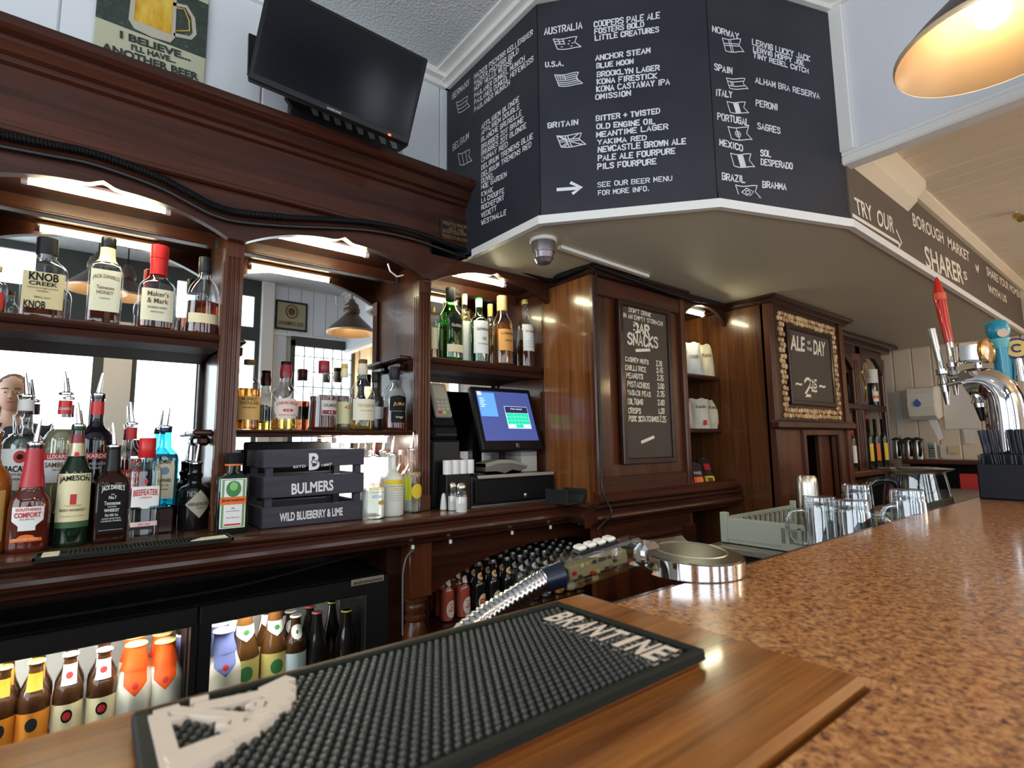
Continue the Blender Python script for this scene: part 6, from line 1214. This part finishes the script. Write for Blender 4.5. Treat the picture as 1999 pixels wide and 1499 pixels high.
part('lid', MB().lathe([(r_*1.0, H*.975), (r_*.7, H*1.0), (.001, H*1.01)], 32, cap=False), thin('jug_glass', (.8, .84, .86)), jg)
part('handle', MB().tube(smooth([Vector((-.06, .06, H*.80)), Vector((-.12, .10, H*.78)), Vector((-.15, .12, H*.55)), Vector((-.145, .115, H*.2)), Vector((-.10, .08, H*.08))], 6), .014, 10), mat('handle_black', (.008, .009, .010), .15, coat=.5), jg)
# ----------------------------------------------------------------- straws
cdy = thing('straw_caddy', (2.45, .33, BZ+.0005), 'black two-tier straw caddy on the granite bar at the right edge', 'caddy')
navy = mat('caddy_black', (.007, .008, .014), .45, spec=.2); CX, CY0, CY1 = 2.345, .19, .452
part('front_tier', MB().box((CX, CY0, BZ+.001), (CX+.006, CY1, BZ+.118), .002).box((CX+.07, CY0, BZ+.001), (CX+.076, CY1, BZ+.150), .002).box((CX, CY1-.005, BZ+.001), (CX+.16, CY1, BZ+.118), .002).box((CX, CY0, BZ+.001), (CX+.16, CY0+.005, BZ+.118), .002).box((CX, CY0, BZ+.001), (CX+.16, CY1, BZ+.006)), navy, cdy, True)
part('rear_tier', MB().box((CX+.154, CY0, BZ+.001), (CX+.16, CY1, BZ+.155), .002), navy, cdy, True)
sm_ = [MB().tube([(0, 0, 0), (0, 0, h)], .0027, 6).mesh('straw', mat('straw_%d' % k, c, .3)) for k, (h, c) in enumerate(((.140, (.010, .011, .018)), (.225, (.010, .011, .020)), (.225, (.022, .030, .065)), (.140, (.03, .035, .06))))]
rs = random.Random(5)
for k in range(150):
    back = k % 5 < 3
    m_ = sm_[rs.choice((1, 1, 2))] if back else sm_[rs.choice((0, 0, 3))]; o = bpy.data.objects.new('drinking_straw', m_); col.objects.link(o)
    y_ = CY0+.012+(CY1-CY0-.024)*rs.random(); x_ = CX+(.085+.06*rs.random() if back else .012+.05*rs.random()); o.location = (x_, y_, BZ+.0075)
    ly = (y_-CY0)/(CY1-CY0); o.rotation_euler = (-(ly-.35)*.22*rs.uniform(.3, 1.2), rs.uniform(-.06, .02), 0)
    tag(o, 'long black straw in the rear tier of the straw caddy' if back else 'short black straw in the front tier of the straw caddy', 'straw', 'long straws in the caddy' if back else 'short straws in the caddy')
# ----------------------------------------------------------------- beer taps
TX = 2.72
def T(px, py, x=TX): return at(px, py, x=x)
tw = thing('beer_tap_tower', (TX, T(1975, 850).y, BZ+.0005), 'curved chrome beer tap tower behind the straws', 'beer tap')
b0 = T(1968, 850)
path = smooth([Vector((TX, b0.y, BZ+.003)), Vector((TX, b0.y, BZ+.12)), T(1962, 800), T(1952, 768), T(1930, 748), T(1903, 745), T(1884, 750)], 6)
part('column', MB().tube(path, [.062 if i < 12 else .062-.0007*min(i-12, 24)*.6 for i in range(len(path))], 28), chrome, tw, True)
part('shank', MB().tube([T(1884, 742), T(1862, 748), T(1842, 752)], [.013, .009, .010], 12), chrome, tw, True); part('shank', MB().tube([T(1884, 734), T(1856, 738)], [.011, .009], 12), chrome, tw, True)
def tapset(top, mid, low, tip, hm, name, nozzle_m=chrome, hr=(.013, .011), x=TX, coll=1):
    a, b, c, e = (T(*p, x) for p in (top, mid, low, tip))
    part(name, MB().tube([a, a*.5+b*.5, b], [hr[0], (hr[0]+hr[1])/2, hr[1]], 16), hm, tw, True)
    L_ = (c-b); part('tap_body', MB().tube([b, b+L_*.25, b+L_*.27, b+L_*.42, b+L_*.45, b+L_*.75, b+L_*.78, c], [.012, .013, .020, .020, .014, .022, .015, .014], 16), chrome, tw, True)
    part('nozzle', MB().tube([c, e], [.013, .0065], 14), nozzle_m, tw, True)
tapset((1819, 642), (1834, 705), (1846, 765), (1850, 790), mat('satin_metal_handle', (.55, .55, .55), .25, 1.), 'plain_handle', hr=(.0145, .012))
rh = T(1853, 668); rt = T(1830, 545)
tapset((1853, 668), (1857, 695), (1863, 745), (1867, 771), chrome, 'handle_ferrule', hr=(.013, .013), x=TX+.03)
part('red_handle', MB().tube([T(1828, 541, TX+.03), T(1830, 552, TX+.03), T(1832, 570, TX+.03), T(1834, 580, TX+.03), T(1836, 590, TX+.03), T(1843, 625, TX+.03), T(1853, 669, TX+.03)], [.003, .012, .018, .0215, .020, .0185, .015], 18), mat('glossy_red_handle', (.62, .025, .015), .12, coat=.6), tw, True)
part('handle_band', MB().tube([T(1833, 573, TX+.03), T(1835, 586, TX+.03)], [.0222, .0228], 18), mat('orange_red_band', (.75, .12, .05), .3), tw, True)
tapset((1903, 752), (1904, 760), (1911, 795), (1918, 822), chrome, 'tap_stem', black, hr=(.012, .012)); tapset((1927, 762), (1927, 768), (1932, 790), (1934, 800), chrome, 'tap_stem', chrome, hr=(.011, .011), x=TX+.06)
part('shank', MB().tube([T(1915, 787), T(1932, 784)], .008, 10), chrome, tw, True)
lc_ = T(1906, 688); part('badge_box', MB().box((lc_.x-.03, lc_.y-.022, lc_.z-.042), (lc_.x+.05, lc_.y+.058, lc_.z+.042), .012), chrome, tw, True)
part('badge_lens', MB().lathe([(.045, -.004), (.047, .004), (.043, .012), (.036, .014), (.001, .014)], 28, (lc_.x, lc_.y-.024, lc_.z), (-.25, -1, 0)), mat('badge_face', (.45, .22, .10), .15, .2, coat=.5), tw, True)
part('badge_ring', MB().lathe([(.047, .006), (.050, .012), (.044, .016), (.042, .010)], 28, (lc_.x, lc_.y-.024, lc_.z), (-.25, -1, 0), False), gold, tw, True)
part('badge_post', MB().tube([T(1908, 706), T(1912, 738)], .012, 12), chrome, tw, True)
btm = mat('turquoise_handle', (.02, .30, .46), .3, coat=.4); bx_ = TX+.12
btp = thing('blue_tap_handle', T(1958, 740, bx_), 'turquoise tall beer tap handle topped by a carved wave, right of the chrome tower', 'beer tap')
part('grip', MB().tube([T(1963, 745, bx_), T(1958, 705, bx_), T(1953, 680, bx_)], [.026, .029, .032], 18), btm, btp, True)
part('band', MB().tube([T(1953, 681, bx_), T(1950, 662, bx_)], [.034, .034], 18), mat('pale_turquoise', (.10, .45, .50), .35), btp, True)
mb = MB(); c = T(1948, 645, bx_); mb.ball(c, .038, 16, (1, 1, 1.2))
for a_, r_ in (((1937, 636), .02), ((1931, 640), .014), ((1943, 632), .018), ((1956, 634), .02), ((1927, 634), .010)): mb.ball(T(*a_, bx_), r_, 12)
part('carved_wave', mb, btm, btp, True); cc = T(1957, 650, bx_-.035); part('round_seal', MB().lathe([(.017, 0), (.017, .003), (.001, .004)], 20, (cc.x, cc.y, cc.z), (-.9, -.4, .1)), mat('seal_cream', (.7, .55, .42), .4), btp, True)
ob = thing('oval_tap_badge', T(1986, 690, bx_), 'oval purple-rimmed gold beer badge at the right edge', 'beer tap'); c = T(1984, 681, bx_); ax = Vector((-.93, -.3, .1)).normalized()
mb = MB().lathe([(.040, 0), (.042, .006), (.036, .010), (.001, .010)], 28, c, ax); part('rim_plate', mb, mat('purple_rim', (.06, .03, .20), .3), ob, True); part('gold_face', MB().lathe([(.034, .0105), (.001, .012)], 28, c, ax, False), mat('badge_gold_face', (.70, .52, .14), .35), ob, True)
mb = MB(); u_ = Vector((ax.y, -ax.x, 0)).normalized(); 
if u_.dot(RX) < 0: u_ = -u_
mb.tube([c+ax*.014+u_*(.014*math.cos(t))+Vector((0, 0, .014*math.sin(t))) for t in [.7+k*.28 for k in range(18)]], .0035, 6); part('letter_c', mb, mat('purple_rim', (.06, .03, .2)), ob, True)
part('stem', MB().tube([c-Vector((0, 0, .035)), c-Vector((0, 0, .13))], [.012, .020], 14), chrome, ob, True)
solo('black_drip_screen', MB().box((2.86, .16, 1.02), (2.875, .32, 1.50), .004), dgrey, 'dark upright panel at the right edge, behind the oval badge', 'panel')
# ----------------------------------------------------------------- far wall things
def W(px, py, x=WX-.02): return at(px, py, x=x)
a, b = W(1768, 757, 5.2), W(1829, 818, 5.2)
dp = thing('towel_dispenser', (5.3, (a.y+b.y)/2, b.z), 'cream paper towel dispenser with a blue drop, on the far boarded wall', 'dispenser')
y0, y1, z0, z1 = b.y, a.y, b.z, a.z; my = (y0+y1)/2
prof = [(5.385, z0+.02), (5.24, z0), (5.20, z0+.03), (5.185, z0+.10), (5.19, z1-.06), (5.21, z1-.012), (5.25, z1), (5.385, z1)]
part('cover', MB().sweepy(prof, y0+.005, y1-.005).sweepy([(x+.012, z) for x, z in prof[1:-1]]+[(5.385, z1-.01), (5.385, z0+.03)], y0, y1), mat('dispenser_cream', (.72, .68, .58), .3), dp, True)
mb = MB(); c = Vector((5.180, my+.02, (z0+z1)/2)); V = [(c.x, c.y+.026*math.sin(t)*(1 if math.cos(t) < 0 else (1-math.cos(t))**.8), c.z-.03*math.cos(t)*-1*(1.3 if math.cos(t) > 0 else 1)) for t in [k*2*PI/24 for k in range(24)]]
part('blue_drop', mb.prism(V, (-.002, 0, 0)), blu, dp, True)
part('hanging_towel', MB().prism([(5.27, my-.02, z0), (5.27, my-.075, z0), (5.29, my-.10, z0-.15), (5.29, my-.07, z0-.17)], (.006, 0, 0)), paper, dp, True)
pp = mat('wall_paper_sheet', (.66, .62, .56), .6)
for k, (x0, y0, x1, y1, lb) in enumerate(((1838, 750, 1905, 800, 'large pale sheet of paper on the far wall, right of the towel dispenser'), (1842, 803, 1912, 836, 'wide pale sheet of paper below the large one on the far wall'), (1745, 765, 1765, 850, 'faint printed notice left of the towel dispenser'), (1880, 838, 1903, 866, 'small pale sheet behind the straws on the far wall'), (1834, 868, 1849, 893, 'small sheet beside the cordless phone'))):
    a, b = W(x0, y0, 5.38), W(x1, y1, 5.38); solo('wall_notice', MB().box((5.379, b.y, b.z), (5.382, a.y, a.z)), pp, lb, 'paper')
a, b = W(1850, 870, 5.375), W(1875, 885, 5.375); solo('wall_notice', MB().box((5.372, b.y, b.z), (5.377, a.y, a.z)), mat('tan_note', (.62, .50, .30), .6), 'small tan note on the far wall above the side counter', 'paper')
zq = at(1850, 898, x=5.1).z
c = W(1820, 880, 5.22); ph = thing('cordless_phone', (5.22, c.y, zq), 'grey cordless phone standing upright on the side counter', 'phone'); hp_ = at(1820, 863, x=5.22).z-zq
part('handset', MB().box((5.215, c.y-.026, zq+.001), (5.24, c.y+.026, zq+hp_), .008), mat('phone_grey', (.40, .40, .36), .4), ph, True); part('display', MB().box((5.212, c.y-.016, zq+hp_*.62), (5.216, c.y+.016, zq+hp_*.85), .001), mat('phone_display', (.12, .22, .2), .3), ph, True)
for r_ in range(4):
    for k in range(3): part('key', MB().box((5.211, c.y-.018+.013*k, zq+.02+.02*r_), (5.216, c.y-.009+.013*k, zq+.032+.02*r_), .001), dgrey, ph, True)
for k, (px, lb) in enumerate(((1752, 'left of three'), (1775, 'middle of three'), (1792, 'right of three'))):
    c = W(px, 880, 5.22); H = at(px, 856, x=5.22).z-zq; t = thing('coffee_jug', (5.22, c.y, zq+.0005), 'steel jug with a black handle on the side counter, %s' % lb, 'jug', 'steel jugs on the side counter')
    part('body', MB().lathe([(.043, 0), (.045, .01), (.041, H*.8), (.037, H*.92)], 28), steel, t); part('lid', MB().lathe([(.041, H*.92), (.044, H*.95), (.03, H), (.01, H+.01)], 28), dgrey, t)
    part('handle', MB().tube(smooth([Vector((-.02, -.03, H*.86)), Vector((-.075, -.035, H*.8)), Vector((-.085, -.04, H*.5)), Vector((-.07, -.03, H*.15))], 5), .011, 10), black, t)
rp = mat('red_packet', (.62, .04, .03), .4)
for k, (px, py, lb) in enumerate(((1889, 922, 'red and white packet on the lower shelf behind the straws'), (1893, 936, 'red packet lying at the front of the lower shelf behind the straws'))):
    c = at(px, py, x=5.12); zs2 = zq-.22; solo('red_packet', MB().box((5.10+.03*k, c.y-.09, zs2+.0005+(.0 if k == 0 else 0)), (5.16+.03*k-.001, c.y+.05+.04*k, zs2+(.12 if k == 0 else .05)), .006) if k == 0 else MB().box((5.09, c.y-.30, zs2+.0005), (5.15, c.y-.12, zs2+.06), .006), rp, lb, 'packet')
# bottles on the far shelving
zs3 = zs_+.0005
def far(label, px, Y, z, pyt, wpx, sh, g, **k): p, H, R = place(px, Y, z, pyt, wpx); return make_bottle(p, H, R, sh, g, label, seg=16, **k)
far('green bottle with yellow top, left on the far shelf', 1655, HY+.07, zs3, 705, 12, 'wine', g_dgreen, name='wine_bottle', group='bottles on the far shelf', cap=(.72, 1.0, 1.05, yel))
far('champagne bottle with silver foil and orange label on the far shelf', 1702, HY+.06, zs3, 722, 22, 'wine', g_dark, name='wine_bottle', group='bottles on the far shelf', cap=(.62, 1.0, 1.25, paper), labels=[(.12, .40, 1.2, wht), (.20, .28, 1.2, org)])
q = at(1690, 785, y=HY+.05); solo('gold_ribbon', MB().tube(smooth([q+Vector((0, 0, .01)), q+Vector((.03, 0, .12)), q+Vector((-.02, 0, .25)), q+Vector((.05, 0, .34)), q+Vector((.12, 0, .20))], 6), .008, 6), gold, 'curled gold ribbon beside the champagne bottle', 'ribbon')
zc3 = zc2+.0005
for k, (px, c_, lb) in enumerate(((1663, red, 'wine bottle with a red capsule, far left of the row under the far shelf'), (1673, red, 'wine bottle with a red capsule and pale label, second of the row'), (1684, red, 'wine bottle with a red capsule, third of the row'), (1696, blk, 'wine bottle with black capsule and yellow label, fourth of the row'), (1709, blk, 'wine bottle with black capsule and orange label, fifth of the row'), (1724, blk, 'wine bottle with black capsule and bright yellow label, last of the row'))):
    far(lb, px, HY+.03, zc3, 822 if k < 3 else 818, 14, 'wine', g_dark, name='wine_bottle', group='wine bottles on the far counter', cap=(.72, 1.0, 1.1, c_), labels=[(.15, .50, 1.3, wht if k in (1, 0) else yel if k in (3, 5) else org if k == 4 else paper)])
for k, px in enumerate((1672, 1681, 1690)): far('wine bottle with red capsule, %s in the back row under the far shelf' % ordn[k], px, HY+.16, zc3, 800, 12, 'wine', g_dark, name='wine_bottle', group='wine bottles in the back row of the far counter', cap=(.7, 1.0, 1.1, red))
sp_ = thing('ceiling_spotlight', at(1994, 427, z=2.28), 'small spotlight on the boarded ceiling at the right edge', 'spotlight')
part('barrel', MB().tube([(0, 0, 0), (.03, .02, .03)], .018, 12), gold, sp_); part('stem', MB().tube([(.03, .02, .03), (.03, .02, LZ-sp_.location.z)], .006, 8), cov, sp_)
# pub sign on the front wall, seen in the middle mirror
x0, x1 = refl(536, 620, YF).x, refl(599, 620, YF).x; z0, z1 = refl(560, 645, YF).z, refl(560, 588, YF).z
os_ = thing('pub_sign', ((x0+x1)/2, YF+.015, z0), 'framed tin sign with a portrait oval, reflected in the middle mirror', 'sign')
part('plate', MB().box((x0+.01, YF+.012, z0+.01), (x1-.01, YF+.02, z1-.01)), mat('sign_khaki', (.36, .33, .20), .5), os_, True); part('frame', fr(x0, x1, z0, z1, YF+.026, .02, .014), dgrey, os_, True)
v, f = ftext('OLD DOMINION', .02); part('lettering', MB().add([(x1-.04-(x1-x0-.08)*a, YF+.0215, z0+.05+.045*b) for a, b in v], [q[::-1] for q in f]), brn, os_, True)
ocx, ocz = (x0+x1)/2, z0+(z1-z0)*.65; part('portrait_oval', MB().tube([(ocx+.055*math.cos(t/12*PI), YF+.022, ocz+.07*math.sin(t/12*PI)) for t in range(25)], .006, 6).ball((ocx, YF+.021, ocz), .035, 12, (1, .06, 1.2)), brn, os_, True)

# ================================================================= customer beside the camera, seen only in the left mirror
def skin_body(name, verts, edges, radii, m, parent, sub_=1):
    me = bpy.data.meshes.new(name); me.from_pydata(verts, edges, []); me.materials.append(m); o = bpy.data.objects.new(name, me); col.objects.link(o); o.parent = parent
    md = o.modifiers.new('Skin', 'SKIN'); md.use_smooth_shade = True
    if not me.skin_vertices: me.attributes.new('skin', 'FLOAT', 'POINT')
    for i, r in enumerate(radii): me.skin_vertices[0].data[i].radius = (r, r) if not isinstance(r, tuple) else r; me.skin_vertices[0].data[i].use_root = i == 0
    s_ = o.modifiers.new('Subsurf', 'SUBSURF'); s_.levels = sub_; s_.render_levels = sub_; return o
per = thing('person', (-.43, -.45, .001), 'person with long brown hair in a dark top, reflected in the left mirror', 'person')
skm = mat('skin', (.62, .38, .28), .5); hair = mat('brown_hair', (.075, .035, .018), .45); cloth = mat('dark_knit', (.03, .035, .05), .8); jean = mat('dark_denim', (.03, .045, .09), .8)
# pelvis, spine, chest, neck, head
Bv = [(0, 0, .93), (0, 0, 1.10), (0, .01, 1.27), (0, .02, 1.38), (0, .035, 1.46), (0, .05, 1.53), (.17, .02, 1.33), (.21, .05, 1.07), (.13, .24, 1.18), (-.17, .02, 1.33), (-.21, .05, 1.07), (-.10, .22, 1.12), (.10, .25, 1.20), (-.07, .24, 1.14),
      (.09, 0, .86), (.10, .02, .48), (.10, -.01, .08), (-.09, 0, .86), (-.10, .02, .48), (-.10, -.01, .08), (.10, .13, .035), (-.10, .13, .035)]
Be = [(0, 1), (1, 2), (2, 3), (3, 4), (4, 5), (2, 6), (6, 7), (7, 8), (8, 12), (2, 9), (9, 10), (10, 11), (11, 13), (0, 14), (14, 15), (15, 16), (16, 20), (0, 17), (17, 18), (18, 19), (19, 21)]
Br = [.125, .105, (.13, .095), .052, .05, .07, .05, .04, .026, .05, .04, .026, .026, .026, .085, .055, .036, .085, .055, .036, .03, .03]
skin_body('body', Bv, Be, Br, skm, per)
skin_body('knitted_top', [Bv[i] for i in (0, 1, 2, 3, 6, 7, 8, 9, 10, 11)], [(0, 1), (1, 2), (2, 3), (2, 4), (4, 5), (5, 6), (2, 7), (7, 8), (8, 9)], [.135, .118, (.142, .108), .060, .064, .052, .038, .064, .052, .038], cloth, per)
skin_body('trousers', [Bv[i] for i in (0, 14, 15, 16, 17, 18, 19)], [(0, 1), (1, 2), (2, 3), (0, 4), (4, 5), (5, 6)], [.132, .095, .066, .050, .095, .066, .050], jean, per)
hz = 1.555
hd = part('head', MB().sup([(z, rx, ry, 2.) for z, rx, ry in ((-.115, .022, .030), (-.10, .040, .052), (-.07, .056, .072), (-.03, .066, .085), (.01, .071, .092), (.05, .070, .092), (.08, .058, .078), (.105, .032, .045), (.112, .008, .01))], 24), skm, per)
hd.location = (0, .055, hz)
for sx in (-1, 1):
    part('eye', MB().ball((sx*.028, .079, .0), .011, 12, (1.2, 1, .55)), wht, hd); part('iris', MB().ball((sx*.028, .0875, .0), .0045, 10), brn, hd); part('ear', MB().ball((sx*.071, -.005, -.005), .022, 10, (.35, .7, 1.2)), skm, hd)
    part('eyebrow', MB().tube([(sx*.014, .093, .022), (sx*.030, .093, .026), (sx*.045, .083, .020)], .003, 6), hair, hd)
part('nose', MB().tube([(0, .088, .008), (0, .100, -.015), (0, .108, -.030), (0, .094, -.038)], [.006, .008, .012, .008], 10), skm, hd)
part('lips', MB().tube([(-.022, .083, -.060), (-.010, .090, -.058), (0, .0905, -.060), (.010, .090, -.058), (.022, .083, -.060)], [.002, .005, .005, .005, .002], 8), mat('lips', (.50, .16, .14), .4), hd)
hm = MB().sup([(z, rx, ry, 2.) for z, rx, ry in ((-.02, .080, .080), (.03, .083, .096), (.07, .078, .096), (.10, .058, .072), (.122, .030, .040), (.128, .006, .008))], 24)
for v in hm.v: v.y -= .022
rg = random.Random(2)
for k in range(46):
    a = PI*(.98+1.04*k/45); x_, y_ = .078*math.cos(a), .085*math.sin(a)-.012; hm.tube([(x_*.8, y_*.8, .07), (x_, y_, .0), (x_*1.12, y_*1.1, -.10), (x_*1.15+rg.uniform(-.01, .01), y_*1.15, -.20), (x_*1.0, y_*1.1, -.27+rg.uniform(-.03, .03))], [.012, .014, .013, .011, .004], 6)
part('hair', hm, hair, hd)
for sx, (wx, wy, wz) in ((1, (.10, .25, 1.20)), (-1, (-.07, .24, 1.14))):
    hn = MB().ball((wx-sx*.015, wy+.045, wz+.015), .036, 12, (.8, 1.1, .45))
    part('palm', hn, skm, per)
    for k in range(4):
        bx0 = wx-sx*.015+(k-1.5)*.016; L_ = (.052, .060, .056, .044)[k]
        part('finger', MB().tube([(bx0, wy+.065, wz+.020), (bx0, wy+.065+L_*.55, wz+.030), (bx0, wy+.065+L_*.8, wz+.020), (bx0, wy+.065+L_*.85, wz+.004)], [.0085, .008, .0075, .006], 8), skm, per)
    part('thumb', MB().tube([(wx-sx*.035, wy+.03, wz+.015), (wx-sx*.058, wy+.055, wz+.022), (wx-sx*.058, wy+.08, wz+.020)], [.011, .010, .007], 8), skm, per)
